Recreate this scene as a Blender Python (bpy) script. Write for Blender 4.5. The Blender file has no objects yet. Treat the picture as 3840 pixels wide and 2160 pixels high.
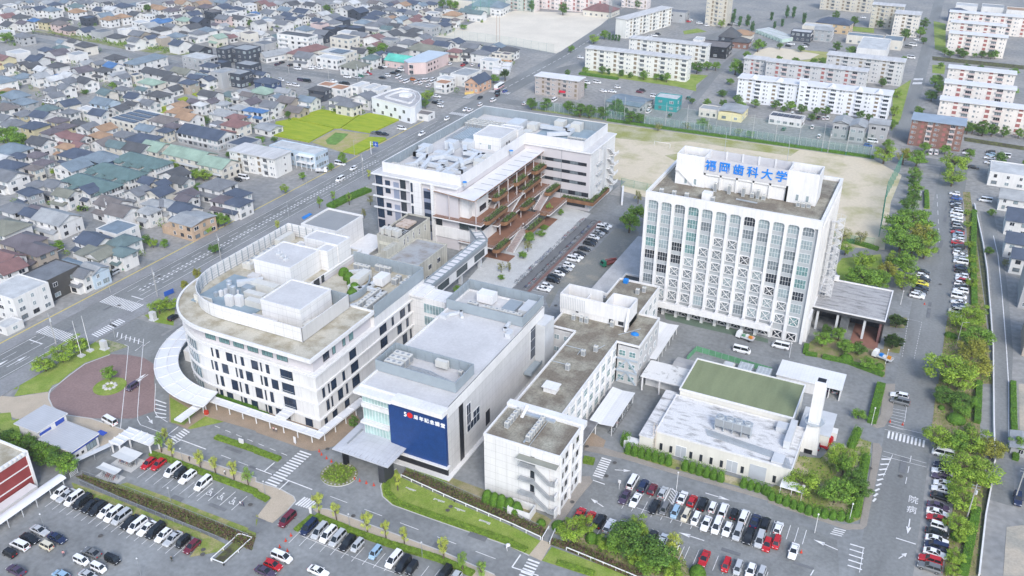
import bpy,math,random,re
from mathutils import Vector,Matrix
rnd=random.Random(7)
R=math.radians
sc=bpy.context.scene
C=sc.collection
# ---------------------------------------------------------------- camera
CAMZ,YAW,PIT,FOC=145.0,R(26.355),R(27.946),3371.1
cam=bpy.data.objects.new('camera',bpy.data.cameras.new('camera'))
C.objects.link(cam)
cam.location=(0,0,CAMZ)
cam.rotation_euler=(R(90)-PIT,0,YAW)
cam.data.sensor_width=36.0
cam.data.lens=36.0*FOC/3840.0
cam.data.clip_start=1.0
cam.data.clip_end=6000.0
sc.camera=cam
# ---------------------------------------------------------------- sky, sun, exposure
W=bpy.data.worlds.new("World");sc.world=W
W.use_nodes=True
nt=W.node_tree
sky=nt.nodes.new('ShaderNodeTexSky');sky.sky_type='NISHITA';sky.sun_disc=False
SUN_EL,SUN_AZ=R(40),R(143)
sky.sun_elevation=SUN_EL;sky.sun_rotation=SUN_AZ
sky.air_density=1.0;sky.dust_density=1.6;sky.ozone_density=1.0
bg=nt.nodes['Background'];bg.inputs['Strength'].default_value=0.15
nt.links.new(sky.outputs[0],bg.inputs['Color'])
sl=bpy.data.lights.new('sun','SUN');sl.energy=1.35;sl.angle=R(18);sl.color=(1.0,0.975,0.94)
so=bpy.data.objects.new('sun',sl);C.objects.link(so)
so.location=(0,0,300)
sd=Vector((math.sin(SUN_AZ)*math.cos(SUN_EL),math.cos(SUN_AZ)*math.cos(SUN_EL),math.sin(SUN_EL)))
so.rotation_euler=(-sd).to_track_quat('-Z','Y').to_euler()
sc.view_settings.view_transform='Standard'
sc.view_settings.look='None'
sc.view_settings.gamma=1.0
sc.view_settings.exposure=0.97
sc.cycles.max_bounces=6
sc.cycles.diffuse_bounces=3
sc.cycles.transparent_max_bounces=12
# ---------------------------------------------------------------- survey: picture position -> place on the ground (or at height z)
_f=Vector((-math.sin(YAW)*math.cos(PIT),math.cos(YAW)*math.cos(PIT),-math.sin(PIT)))
_r=Vector((math.cos(YAW),math.sin(YAW),0));_u=_r.cross(_f)
def G(px,py,z=0.0):
 d=_f*FOC+_r*(px-1920)-_u*(py-1080)
 t=(z-CAMZ)/d.z
 return (d.x*t,d.y*t)
def g(k,x,y,z=0.0):# survey sheet k (4 x 3 sheets)
 return G((k % 4)*960+x*960/1932,(k//4)*720+y*960/1932,z)
def q(cx,cy,x,y,z=0.0):# finer survey sheet
 return G(cx*480+x*480/1932,cy*360+y*480/1932,z)
def P(s,z=0.0):# "k: x y x y; k: x y" -> points
 out=[]
 for part in s.split(';'):
  k,r=part.split(':');n=[float(t) for t in r.split()]
  out+=[g(int(k),n[i],n[i+1],z) for i in range(0,len(n),2)]
 return out
# ---------------------------------------------------------------- materials
MATS={}
def mat(name,col,rough=0.7,var=0.12,scale=0.25,fine=0.0,metal=0.0,col2=None,thr=None,spec=0.3,coord='P',alpha=1.0,stretch=None,streak=0.0,joint=None,stripes=None):
 if name in MATS:return MATS[name]
 m=bpy.data.materials.new(name);m.use_nodes=True
 t=m.node_tree;N=t.nodes;L=t.links
 b=N['Principled BSDF']
 b.inputs['Roughness'].default_value=rough;b.inputs['Metallic'].default_value=metal
 b.inputs['Specular IOR Level'].default_value=spec
 c=(*col,1)
 if var or col2:
  if coord=='P':
   src=N.new('ShaderNodeNewGeometry').outputs['Position']
  else:
   src=N.new('ShaderNodeTexCoord').outputs['Object']
  if stretch:
   mp=N.new('ShaderNodeMapping');mp.inputs['Scale'].default_value=stretch
   L.new(src,mp.inputs[0]);src2=mp.outputs[0]
  else:src2=src
  nz=N.new('ShaderNodeTexNoise');nz.inputs['Scale'].default_value=scale;nz.inputs['Detail'].default_value=5;nz.inputs['Roughness'].default_value=0.62
  L.new(src2,nz.inputs['Vector'])
  rp=N.new('ShaderNodeValToRGB');L.new(nz.outputs['Fac'],rp.inputs[0])
  lo,hi=(0.36,0.66) if thr is None else thr
  rp.color_ramp.elements[0].position=lo;rp.color_ramp.elements[1].position=hi
  a=tuple(x*(1-var) for x in col) if col2 is None else col
  d=tuple(min(1,x*(1+var)) for x in col) if col2 is None else col2
  rp.color_ramp.elements[0].color=(*a,1);rp.color_ramp.elements[1].color=(*d,1)
  out=rp.outputs[0]
  if fine:
   n2=N.new('ShaderNodeTexNoise');n2.inputs['Scale'].default_value=scale*14;n2.inputs['Detail'].default_value=4
   L.new(src,n2.inputs['Vector'])
   mr=N.new('ShaderNodeMapRange');mr.inputs['From Min'].default_value=0.3;mr.inputs['From Max'].default_value=0.7
   mr.inputs['To Min'].default_value=1-fine;mr.inputs['To Max'].default_value=1+fine
   L.new(n2.outputs['Fac'],mr.inputs['Value'])
   mx=N.new('ShaderNodeVectorMath');mx.operation='SCALE'
   L.new(out,mx.inputs[0]);L.new(mr.outputs[0],mx.inputs['Scale']);out=mx.outputs[0]
  if streak:
   mp=N.new('ShaderNodeMapping');mp.inputs['Scale'].default_value=(1.6,1.6,0.09)
   L.new(src,mp.inputs[0])
   n3=N.new('ShaderNodeTexNoise');n3.inputs['Scale'].default_value=1.0;n3.inputs['Detail'].default_value=6;n3.inputs['Roughness'].default_value=0.7
   L.new(mp.outputs[0],n3.inputs['Vector'])
   mr=N.new('ShaderNodeMapRange');mr.inputs['From Min'].default_value=0.42;mr.inputs['From Max'].default_value=0.68
   mr.inputs['To Min'].default_value=1;mr.inputs['To Max'].default_value=1-streak
   L.new(n3.outputs['Fac'],mr.inputs['Value'])
   mx=N.new('ShaderNodeVectorMath');mx.operation='SCALE'
   L.new(out,mx.inputs[0]);L.new(mr.outputs[0],mx.inputs['Scale']);out=mx.outputs[0]
  for spec_,ax in ((joint,None),(stripes,'x')):
   if not spec_ or not (spec_[0] or spec_[1]):continue
   wd,ht,dk=spec_
   # joints: thin darker lines on the axis planes of a regular panel grid
   sx=N.new('ShaderNodeSeparateXYZ');L.new(src,sx.inputs[0])
   last=None
   for comp,period in (('X',wd),('Y',wd),('Z',ht)):
    if not period:continue
    md=N.new('ShaderNodeMath');md.operation='PINGPONG';md.inputs[1].default_value=period/2
    L.new(sx.outputs[comp],md.inputs[0])
    lt=N.new('ShaderNodeMath');lt.operation='LESS_THAN';lt.inputs[1].default_value=0.045
    L.new(md.outputs[0],lt.inputs[0])
    if last is None:last=lt.outputs[0]
    else:
     mxm=N.new('ShaderNodeMath');mxm.operation='MAXIMUM';L.new(last,mxm.inputs[0]);L.new(lt.outputs[0],mxm.inputs[1]);last=mxm.outputs[0]
   mr=N.new('ShaderNodeMapRange');mr.inputs['To Min'].default_value=1;mr.inputs['To Max'].default_value=dk
   L.new(last,mr.inputs['Value'])
   mx=N.new('ShaderNodeVectorMath');mx.operation='SCALE'
   L.new(out,mx.inputs[0]);L.new(mr.outputs[0],mx.inputs['Scale']);out=mx.outputs[0]
  L.new(out,b.inputs['Base Color'])
 else:
  b.inputs['Base Color'].default_value=c
 if alpha<1:b.inputs['Alpha'].default_value=alpha
 MATS[name]=m
 return m
# ---------------------------------------------------------------- mesh builder
class MB:
 def __init__(s):s.v=[];s.f=[];s.m=[]
 def add(s,vs,fs,m=0):
  o=len(s.v);s.v+=vs
  for f in fs:s.f.append(tuple(i+o for i in f));s.m.append(m)
  return s
 def box(s,x0,x1,y0,y1,z0,z1,m=0,mt=None):
  s.add([(x0,y0,z0),(x1,y0,z0),(x1,y1,z0),(x0,y1,z0),(x0,y0,z1),(x1,y0,z1),(x1,y1,z1),(x0,y1,z1)],
   [(0,3,2,1),(0,1,5,4),(1,2,6,5),(2,3,7,6),(3,0,4,7)],m)
  s.f.append(tuple(len(s.v)-8+i for i in (4,5,6,7)));s.m.append(m if mt is None else mt)
  return s
 def prism(s,poly,z0,z1,m=0,mt=None):
  n=len(poly)
  a=sum(poly[i][0]*poly[(i+1) % n][1]-poly[(i+1) % n][0]*poly[i][1] for i in range(n))
  if a<0:poly=poly[::-1]
  s.add([(x,y,z0) for x,y in poly]+[(x,y,z1) for x,y in poly],
   [(i,(i+1) % n,n+(i+1) % n,n+i) for i in range(n)]+[tuple(range(n-1,-1,-1))],m)
  s.f.append(tuple(len(s.v)-n+i for i in range(n)));s.m.append(m if mt is None else mt)
  return s
 def ringwall(s,poly,th,z0,z1,m=0,closed=True):
  # wall of thickness th inside a polyline
  n=len(poly);ins=offset(poly,th,closed)
  for i in range(n if closed else n-1):
   j=(i+1) % n
   a,b,c,d=poly[i],poly[j],ins[j],ins[i]
   s.add([(*a,z0),(*b,z0),(*c,z0),(*d,z0),(*a,z1),(*b,z1),(*c,z1),(*d,z1)],
    [(0,1,5,4),(1,2,6,5),(2,3,7,6),(3,0,4,7),(4,5,6,7),(0,3,2,1)],m)
  return s
 def tube(s,a,b,r,m=0,n=6,r2=None):
  a=Vector(a);b=Vector(b);r2=r if r2 is None else r2
  d=(b-a).normalized();u=d.orthogonal().normalized();w=d.cross(u)
  vs=[]
  for p,rr in ((a,r),(b,r2)):
   for i in range(n):
    t=2*math.pi*i/n
    vs.append(tuple(p+u*math.cos(t)*rr+w*math.sin(t)*rr))
  s.add(vs,[(i,(i+1) % n,n+(i+1) % n,n+i) for i in range(n)]+[tuple(range(n-1,-1,-1)),tuple(range(n,2*n))],m)
  return s
 def path(s,pts,r,m=0,n=6):
  for a,b in zip(pts,pts[1:]):s.tube(a,b,r,m,n)
  return s
 def beam(s,a,b,w,h,m=0):# square-section bar from a to b
  a=Vector(a);b=Vector(b);d=(b-a).normalized()
  u=d.cross(Vector((0,0,1)))
  u=Vector((1,0,0)) if u.length<1e-4 else u.normalized()
  t=u.cross(d)
  vs=[]
  for p in (a,b):
   for i,j in ((-1,-1),(1,-1),(1,1),(-1,1)):vs.append(tuple(p+u*i*w/2+t*j*h/2))
  s.add(vs,[(0,1,5,4),(1,2,6,5),(2,3,7,6),(3,0,4,7),(3,2,1,0),(4,5,6,7)],m)
  return s
 def sheet(s,poly,z,m=0):
  n=len(poly)
  a=sum(poly[i][0]*poly[(i+1) % n][1]-poly[(i+1) % n][0]*poly[i][1] for i in range(n))
  if a<0:poly=poly[::-1]
  s.add([(x,y,z) for x,y in poly],[tuple(range(n))],m);return s
 def dome(s,c,rx,ry,rz,m=0,nu=10,nv=6,lo=0.0,jit=0.0,rg=None):
  vs=[]
  for j in range(nv+1):
   t=lo+(math.pi/2-lo)*j/nv
   for i in range(nu):
    a=2*math.pi*i/nu
    k=1+(rg.uniform(-jit,jit) if rg else 0)
    vs.append((c[0]+rx*math.cos(t)*math.cos(a)*k,c[1]+ry*math.cos(t)*math.sin(a)*k,c[2]+rz*math.sin(t)*k))
  fs=[(j*nu+i,j*nu+(i+1) % nu,(j+1)*nu+(i+1) % nu,(j+1)*nu+i) for j in range(nv) for i in range(nu)]
  s.add(vs,fs,m);return s
 def mesh(s,name,mats,org=(0,0,0)):
  me=bpy.data.meshes.new(name)
  ox,oy,oz=org
  me.from_pydata([(x-ox,y-oy,z-oz) for x,y,z in s.v],[],s.f)
  mats=mats if isinstance(mats,(list,tuple)) else [mats]
  for m in mats:me.materials.append(m)
  if len(mats)>1:me.polygons.foreach_set('material_index',s.m)
  return me
def offset(poly,th,closed=True):
 n=len(poly);out=[]
 for i in range(n):
  p=Vector(poly[i]);a=Vector(poly[i-1]) if (closed or i) else None;b=Vector(poly[(i+1) % n]) if (closed or i<n-1) else None
  nn=Vector((0,0))
  def nrm(u,v):d=(v-u).normalized();return Vector((-d.y,d.x))
  if a is not None and b is not None:
   n1,n2=nrm(a,p),nrm(p,b);nn=(n1+n2);nn=nn/max(0.3,nn.length**2/2)
  else:nn=nrm(p,b) if a is None else nrm(a,p)
  out.append((p.x+nn.x*th,p.y+nn.y*th))
 return out
# ---------------------------------------------------------------- things and parts
class T:# a thing: an Empty at its base that parents its parts
 def __init__(s,name,label,cat,loc=(0,0,0),rz=0.0,group=None):
  o=bpy.data.objects.new(name,None);C.objects.link(o)
  o.empty_display_size=0.5
  o.location=loc;o.rotation_euler=(0,0,rz);o['label']=label;o['category']=cat
  if group:o['group']=group
  s.o=o;s.org=tuple(loc)
 def part(s,name,mb,mats,parent=None,label=None,kind=None):
  ob=bpy.data.objects.new(name,mb.mesh(name,mats,s.org) if isinstance(mb,MB) else mb)
  C.objects.link(ob);ob.parent=parent or s.o
  if label:ob['label']=label
  if kind:ob['kind']=kind
  return ob
 def put(s,name,me,loc,rz=0.0,parent=None,label=None,scale=None):# shared mesh at a world place (unrotated things)
  ob=bpy.data.objects.new(name,me);C.objects.link(ob);ob.parent=parent or s.o
  ob.location=(loc[0]-s.org[0],loc[1]-s.org[1],loc[2]-s.org[2]);ob.rotation_euler=(0,0,rz)
  if scale:ob.scale=scale
  if label:ob['label']=label
  return ob
def single(name,mb,mats,label,cat,loc=(0,0,0),group=None,kind=None):
 ob=bpy.data.objects.new(name,mb.mesh(name,mats,loc));C.objects.link(ob);ob.location=loc
 if label:ob['label']=label
 if cat:ob['category']=cat
 if group:ob['group']=group
 if kind:ob['kind']=kind
 return ob
def struct(name,mb,mats,kind='structure'):
 ob=bpy.data.objects.new(name,mb.mesh(name,mats));C.objects.link(ob);ob['kind']=kind;return ob
def copy_thing(root,loc,rz,label,group=None):
 r=root.copy();C.objects.link(r);r.location=loc;r.rotation_euler=(0,0,rz);r['label']=label
 if group:r['group']=group
 for ch in root.children:
  c=ch.copy();C.objects.link(c);c.parent=r
  for gch in ch.children:
   d=gch.copy();C.objects.link(d);d.parent=c
 return r
# window panels as shared meshes, facing -y, centre of the sill at the origin
_wc={}
def window_mesh(w,h,glass,frame,nx=2,nz=1,ft=0.07,dep=0.06):
 key=(round(w,2),round(h,2),glass.name,frame.name,nx,nz,ft)
 if key in _wc:return _wc[key]
 b=MB()
 b.box(-w/2+ft,w/2-ft,-dep*0.4,dep,ft,h-ft,0)
 b.box(-w/2,w/2,-dep,dep,0,ft,1);b.box(-w/2,w/2,-dep,dep,h-ft,h,1)
 b.box(-w/2,-w/2+ft,-dep,dep,ft,h-ft,1);b.box(w/2-ft,w/2,-dep,dep,ft,h-ft,1)
 for i in range(1,nx):
  x=-w/2+w*i/nx;b.box(x-ft/2,x+ft/2,-dep*0.9,dep,ft,h-ft,1)
 for i in range(1,nz):
  z=h*i/nz;b.box(-w/2+ft,w/2-ft,-dep*0.8,dep,z-ft/2,z+ft/2,1)
 _wc[key]=b.mesh('window',[glass,frame]);return _wc[key]
FACE={'s':(0.0,(0,-1)),'e':(R(90),(1,0)),'n':(R(180),(0,1)),'w':(R(270),(-1,0))}
def win(t,side,a,plane,z,w,h,glass,frame,nx=2,nz=1,ft=0.07,name='window',parent=None,label=None):
 # a = coordinate along the wall, plane = wall coordinate
 rz,(nx_,ny_)=FACE[side];e=0.03
 loc=(a,plane+ny_*e,z) if side in 'sn' else (plane+nx_*e,a,z)
 return t.put(name,window_mesh(w,h,glass,frame,nx,nz,ft),loc,rz,parent,label)
def textmesh(s,size,depth=0.05,spacing=1.0,bold=0.03):
 cu=bpy.data.curves.new('lettering','FONT');cu.body=s;cu.size=size;cu.extrude=depth;cu.align_x='CENTER';cu.align_y='CENTER'
 cu.space_character=spacing;cu.offset=size*bold
 ob=bpy.data.objects.new('lettering',cu);C.objects.link(ob)
 bpy.context.view_layer.update()
 me=bpy.data.meshes.new_from_object(ob.evaluated_get(bpy.context.evaluated_depsgraph_get()))
 bpy.data.objects.remove(ob);bpy.data.curves.remove(cu)
 me.materials.clear()
 return me
ORD=['first','second','third','fourth','fifth','sixth','seventh','eighth','ninth','tenth','eleventh','twelfth','thirteenth','fourteenth','fifteenth','sixteenth','seventeenth','eighteenth','nineteenth','twentieth']
ORD+=[a+'-'+b for a in ('twenty','thirty','forty') for b in ORD[:9]]
def lerp(a,b,t):return a+(b-a)*t
# palette
WHITE=mat('white_wall',(0.68,0.68,0.68),0.6,0.06,0.15,fine=.02,streak=0.11)
PANEL=mat('white_panel',(0.68,0.68,0.68),0.5,0.05,0.1,joint=(3.0,2.1,0.72),streak=.10)
TILEW=mat('pale_tile',(0.56,0.56,0.56),0.5,0.05,0.3,joint=(1.8,2.4,0.78),streak=.08)
ROOFW=mat('white_roof',(0.50,0.50,0.505),0.8,0.09,0.10,fine=0.06)
LAV=mat('lavender_panel',(0.52,0.50,0.52),0.6,0.04,0.15)
GREYL=mat('light_grey',(0.50,0.52,0.54),0.6,0.06,0.3)
GREYM=mat('mid_grey',(0.26,0.28,0.30),0.6,0.08,0.3)
DARK=mat('dark_grey',(0.045,0.048,0.055),0.5,0.15,0.5)
BLACK=mat('black_panel',(0.012,0.013,0.018),0.35,0.1,0.5)
SCREEN=mat('grey_screen',(0.27,0.315,0.35),0.5,0.05,0.4)
STEEL=mat('galvanised',(0.46,0.50,0.53),0.4,0.08,0.8,metal=0.4)
GLASS=mat('blue_glass',(0.018,0.032,0.062),0.08,0.3,0.4,spec=0.6)
GLASSG=mat('curtained_glass',(0.13,0.235,0.24),0.15,0.25,0.9,spec=0.6)
GLASSL=mat('pale_glass',(0.25,0.31,0.33),0.15,0.15,0.8,spec=0.6)
GLASSD=mat('dark_glass',(0.022,0.028,0.038),0.08,0.3,0.4,spec=0.6)
FRW=mat('white_frame',(0.72,0.73,0.74),0.5,0)
FRD=mat('dark_frame',(0.03,0.032,0.04),0.4,0)
FRB=mat('bronze_frame',(0.10,0.09,0.08),0.4,0)
BEIGE=mat('stained_beige_roof',(0.46,0.435,0.365),0.9,col2=(0.29,0.26,0.19),scale=0.22,thr=(0.42,0.64),fine=0.12)
BROWNR=mat('brown_mossy_roof',(0.175,0.152,0.120),0.9,col2=(0.34,0.33,0.27),scale=0.16,thr=(0.42,0.68),fine=0.22,joint=(4.2,0,0.75))
BLOTCH=mat('weathered_concrete_roof',(0.60,0.60,0.60),0.9,col2=(0.15,0.15,0.145),scale=0.55,thr=(0.50,0.74),fine=0.30,stretch=(0.45,1.3,1))
CONC=mat('aged_concrete',(0.50,0.49,0.43),0.85,0.12,0.2,streak=0.35)
GREENR=mat('green_roof_coating',(0.185,0.215,0.120),0.85,0.12,0.12,fine=0.06,stretch=(2.2,0.3,1))
WOOD=mat('wood_cladding',(0.24,0.125,0.065),0.6,0.18,0.5,stripes=(0,0.28,0.7))
DECK=mat('wood_deck',(0.22,0.115,0.075),0.7,0.12,0.3)
LAWN=mat('lawn_green',(0.155,0.24,0.03),0.9,col2=(0.28,0.32,0.085),scale=0.22,thr=(0.35,0.7),fine=0.22)
HEDGE=mat('hedge_ground',(0.10,0.16,0.035),0.9,col2=(0.17,0.21,0.05),scale=0.5,fine=0.3)
PAINT=mat('road_paint',(0.72,0.72,0.72),0.8,col2=(0.46,0.465,0.47),scale=0.9,thr=(0.50,0.75),fine=.1)
YPAINT=mat('yellow_paving_line',(0.55,0.45,0.12),0.8,0.1,0.8)
ASPH=mat('asphalt',(0.212,0.222,0.224),0.9,0.20,0.06,fine=0.14)
ASPHD=mat('road_asphalt',(0.198,0.206,0.204),0.9,0.16,0.09,fine=0.12,stretch=(1,.22,1))
TAN=mat('tan_paving',(0.30,0.235,0.175),0.85,0.08,0.3,fine=0.14)
SANDP=mat('pale_sandy_paving',(0.44,0.375,0.29),0.85,0.06,0.3,fine=0.10)
KERB=mat('kerb_stone',(0.48,0.48,0.47),0.8,0.08,0.5)
# ================================================================ GROUND
def sheet(name,polys,z,m,kind='structure'):
 b=MB()
 for i,p in enumerate(polys):b.sheet(p,z+(i % 7)*.0021)
 return struct(name,b,m,kind)
def rect(x0,x1,y0,y1):return [(x0,y0),(x1,y0),(x1,y1),(x0,y1)]
def band(pts,w,closed=False):
 # flat strip polygons along a polyline
 out=[]
 n=len(pts);l=[];r_=[]
 for i in range(n):
  p=Vector(pts[i]);a=Vector(pts[i-1]) if i or closed else p;b=Vector(pts[(i+1) % n]) if i<n-1 or closed else p
  d=(b-a).normalized();nn=Vector((-d.y,d.x))*w/2
  l.append(p+nn);r_.append(p-nn)
 for i in range(n if closed else n-1):
  j=(i+1) % n;out.append([tuple(r_[i]),tuple(r_[j]),tuple(l[j]),tuple(l[i])])
 return out
def circle(c,rx,ry=None,n=28):return [(c[0]+rx*math.cos(2*math.pi*i/n),c[1]+(ry or rx)*math.sin(2*math.pi*i/n)) for i in range(n)]
TOWN=mat('town_ground',(0.22,0.225,0.225),0.95,col2=(0.29,0.285,0.27),scale=0.035,thr=(0.40,0.62),fine=0.18)
struct('ground',MB().sheet(rect(-2200,1800,-500,3200),0.0),TOWN)
Z=lambda n:0.02*n
# roads
sheet('main_road',[rect(-241,-228.4,60,400),[(-241,400),(-228.4,400),(-228.6,470),(-243,470)],[(-243,470),(-228.6,470),(-230,560),(-244,560)],[(-244,560),(-230,560),(-239,670),(-252,670)],[(-252,670),(-239,670),(-252,790),(-264,790)],[(-264,790),(-252,790),(-275,1000),(-287,1000)]],Z(2),ASPHD)
sheet('cross_road',[rect(-520,-241,441,451),rect(-229,60,440.5,450)],Z(1),ASPHD)
sheet('access_road',[rect(-228.4,-206,157,172),[(-214,172),(-214,157),(-204,118),(-190,118),(-190,160)]],Z(1),ASPHD)
sheet('east_road',[rect(3,14.3,60,452),[(3,452),(14.3,452),(-14,486),(-22,474)],[(-22,474),(-14,486),(-15.5,600),(-22.5,600)],[(-22.5,600),(-15.5,600),(-22,900),(-30,900)]],Z(1),ASPHD)
sheet('shop_road',[[(-131,450),(-124,450),(-132,557),(-138,554)],[(-138,554),(-132,557),(-128,650),(-135,650)]],Z(1),ASPHD)
sheet('avenue',[[(-186,625),(-176,616),(-70,845),(-84,860)],[(-240,480+20),(-228,500),(-176,616),(-186,625)]],Z(1),ASPHD)
sheet('back_lane',[band(P('7: 1650 150 1700 420 1740 650 1760 900 1780 1200; 11: 1765 0 1790 500 1760 900 1700 1449'),5.0)[i] for i in range(7)],Z(1),ASPHD)
sheet('house_street',band([(-286,120),(-284,196),(-281,204),(-305,236),(-312,246)],5.5)+band([(-283,203),(-247,203)],6)+band([(-297,225),(-296,328),(-250,331)],5)+band([(-246,441),(-310,441)],3)+band([(-360,336),(-317,338),(-296,330)],5)+band([(-650,440),(-592,434),(-526,432),(-452,428)],9)+band([(-338,545),(-345,600),(-352,680)],7),Z(1)+.006,ASPH)
b=MB()
for x0,x1 in ((-247.4,-241),(-228.4,-221)):
 for p in (rect(x0,x1,60,400),):b.prism(p,0.0,0.12)
struct('pavement',b,mat('pavement_asphalt',(0.235,0.24,0.245),0.9,0.13,0.10,fine=0.12))
sheet('tactile_paving',band([(-246.4,60),(-246.4,334)],0.5)+band([(-246.8,340),(-247,398)],0.5),0.135,YPAINT)
# campus yard
sheet('campus_yard',[[(-205,60),(3,60),(3,340),(-122,340),(-122,352),(-205,352)]],Z(1)-.008,ASPH)
sheet('visitor_parking',[P('10: 600 720 1932 930; 11: 0 960 520 1180 540 1449; 10: 1300 1449 560 1010')],Z(2),mat('parking_asphalt',(0.200,0.208,0.206),0.9,0.18,0.10,fine=0.13))
RED=mat('red_brown_paving',(0.235,0.165,0.155),0.88,0.10,0.12,fine=0.12)
sheet('red_plaza',[P('8: 380 70 375 110 400 170 480 225 690 260 1000 262 1180 200 1165 0; 4: 1165 1300 1080 1250 960 1230 840 1225 640 1300 530 1380 450 1449')],Z(3),RED)
sheet('sandy_pavement',[P('8: -500 100 0 90 110 98 365 60 370 110 400 175 480 235 690 262 940 345 1010 420 760 470 690 350 480 290 330 170 140 270 0 215 -500 250')],Z(2),SANDP)
sheet('plaza_kerb',band(P('4: 830 1228 640 1300 530 1380 445 1449; 8: 385 40 370 75 368 110 395 172 475 232 690 262 930 345'),0.35),Z(4),KERB)
sheet('forecourt_paving',[P('8: 1275 60 1700 60; 9: 0 90 700 130 820 330 590 470 490 500 420 508 330 480 0 365; 8: 1932 355 1690 285 1430 345 1390 332 1278 285')],Z(3),TAN)
L_=[P('8: 1282 100 1400 170 1480 215 1390 312 1290 292'),P('8: 1550 245 1690 287 1435 343 1415 335')]
sheet('forecourt_lawn',L_,Z(4),LAWN)
sheet('flag_lawn',[P('8: 105 95 140 40; 4: 160 1420 260 1270 520 1110 690 1105 840 1190 830 1225 640 1290 520 1375 445 1440; 8: 395 12 365 58'),P('8: -300 225 0 222 80 215 92 275 142 262 155 372 0 368 -300 400'),P('4: 0 1449 100 1400 200 1430 140 1449; 8: 130 40 0 45')],Z(3),LAWN)
sheet('gravel_bed',[P('4: 690 1110 790 1110 960 1160 955 1172 840 1212')],Z(4),mat('planted_gravel',(0.30,0.29,0.19),0.95,col2=(0.16,0.20,0.07),scale=0.8,thr=(0.45,0.6)))
sheet('corner_bed',[P('4: 1090 930 1200 900 1320 880 1310 1010 1150 980')],Z(3),LAWN)
sheet('footpath',[P('8: 1130 512 1240 480 1932 708; 9: 0 738 180 792 285 850 300 885 240 952 125 1050 0 1010 118 860 0 812; 8: 1932 792 1640 672 1240 532'),
    P('9: 430 950 470 938 540 945 700 1003 1010 1118 1400 1262 1800 1440 1830 1470 1660 1470 1380 1312 1000 1192 700 1082 500 1000')],Z(3),SANDP)
sheet('footpath_kerb',band(P('8: 1240 480 1932 708; 9: 0 738 180 792 285 850 300 885 240 952'),.3)+band(P('9: 430 950 470 938 540 945 700 1003 1010 1118 1400 1262 1800 1440'),.3),Z(4),KERB)
sheet('lawn',[P('9: 1060 640 1095 705 1500 890 1932 1075; 10: 215 1185 130 1295 0 1240; 9: 1932 1232 1300 1012 1030 915 955 850 940 770 975 690'),P('10: 225 1335 300 1230 390 1262 880 1449 930 1470 640 1470'),P('9: 1140 610 1450 700 1430 780 1130 650')],Z(3),LAWN)
sheet('lawn_kerb',band(P('9: 1060 640 975 690 940 770 955 850 1030 915 1300 1012 1932 1232; 10: 130 1297'),.3),Z(4),KERB)
CANAL=mat('weedy_canal_bed',(0.060,0.055,0.035),0.9,col2=(0.13,0.15,0.04),scale=0.5,thr=(0.45,0.62),fine=0.3)
sheet('canal',[P('9: 1120 660 1200 670 1932 985; 10: 260 1105 235 1165; 9: 1932 1062 1500 880 1100 700'),P('10: 300 1180 480 1205 1000 1449 860 1449 400 1252 275 1210'),P('8: 570 700 630 695 1930 1160 1900 1260 1600 1130 900 850'),P('8: 1612 1333 1775 1185 1895 1185 1688 1358')],Z(4)+.05,CANAL)
sheet('canal_bank',[P('10: 340 1060 420 1020 700 1180 1260 1210 1345 1449 1010 1449 480 1200 320 1130'),P('9: 1430 690 1700 790 1932 890; 10: 260 1000 330 1050 260 1105; 9: 1932 985 1440 770')],Z(3),mat('dry_verge',(0.30,0.26,0.16),0.95,col2=(0.20,0.20,0.08),scale=0.3,thr=(0.4,0.65),fine=0.2))
sheet('grass_verge',[P('8: 610 680 900 760 960 745 1250 850 1932 1110 1932 1160 1600 1060 1200 900 880 780'),P('9: 0 985 20 1000 0 1080'),P('8: 540 745 700 800 1540 1130 1700 1210 1690 1260 1430 1310 1530 1180 700 880 560 800')],Z(5),mat('verge_grass',(0.19,0.24,0.05),0.9,col2=(0.32,0.28,0.14),scale=0.35,thr=(0.45,0.65),fine=0.25))
sheet('brick_footbridge',[P('10: 128 1293 222 1178 300 1205 222 1338')],Z(5),SANDP)
SIDEW=mat('worn_sidewalk',(0.28,0.255,0.225),0.9,0.08,0.3,fine=0.1)
b=MB()
for s in ('10: 520 700 590 697 608 740 500 870 345 1090 265 1075 340 980','10: 545 500 560 470 690 480 830 525 1250 655 1932 850; 11: 0 868 560 1060 620 1060 690 1060 780 620 790 445 840 452 862 490 745 1070 715 1095 590 1098 0 897; 10: 1932 880 1250 685 830 562','11: 870 0 960 0 940 230 880 320 820 335 790 320 850 230'):
 b.prism(P(s),0,0.13)
struct('sidewalk',b,SIDEW)
sheet('paved_corner',[P('10: 565 390 610 370 708 428 690 480 545 498')],Z(4),TAN)
sheet('garden_ground',[P('11: 140 730 210 545 400 560 470 480 590 480 680 410 780 440 700 1020 640 1045 0 860 0 790'),P('10: 820 520 1210 640 1932 830 1932 780 1200 560 1060 520')],Z(3),mat('garden_soil',(0.21,0.23,0.07),0.95,col2=(0.40,0.35,0.24),scale=0.16,thr=(0.50,0.64),fine=0.15))
sheet('east_verge',[P('7: 1470 0 1525 0 1600 600 1640 900 1690 1449 1560 1449 1530 900 1500 300'),P('7: 1355 945 1430 940 1560 900 1640 1200 1690 1449 1285 1449 1330 1100'),P('11: 1270 0 1600 0 1600 400 1640 600 1570 1449 1320 1449 1400 900 1395 480 1225 430 1262 100')],Z(2),mat('shrubby_verge',(0.17,0.17,0.06),0.95,col2=(0.31,0.25,0.15),scale=0.25,thr=(0.42,0.66),fine=0.25))
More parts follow.
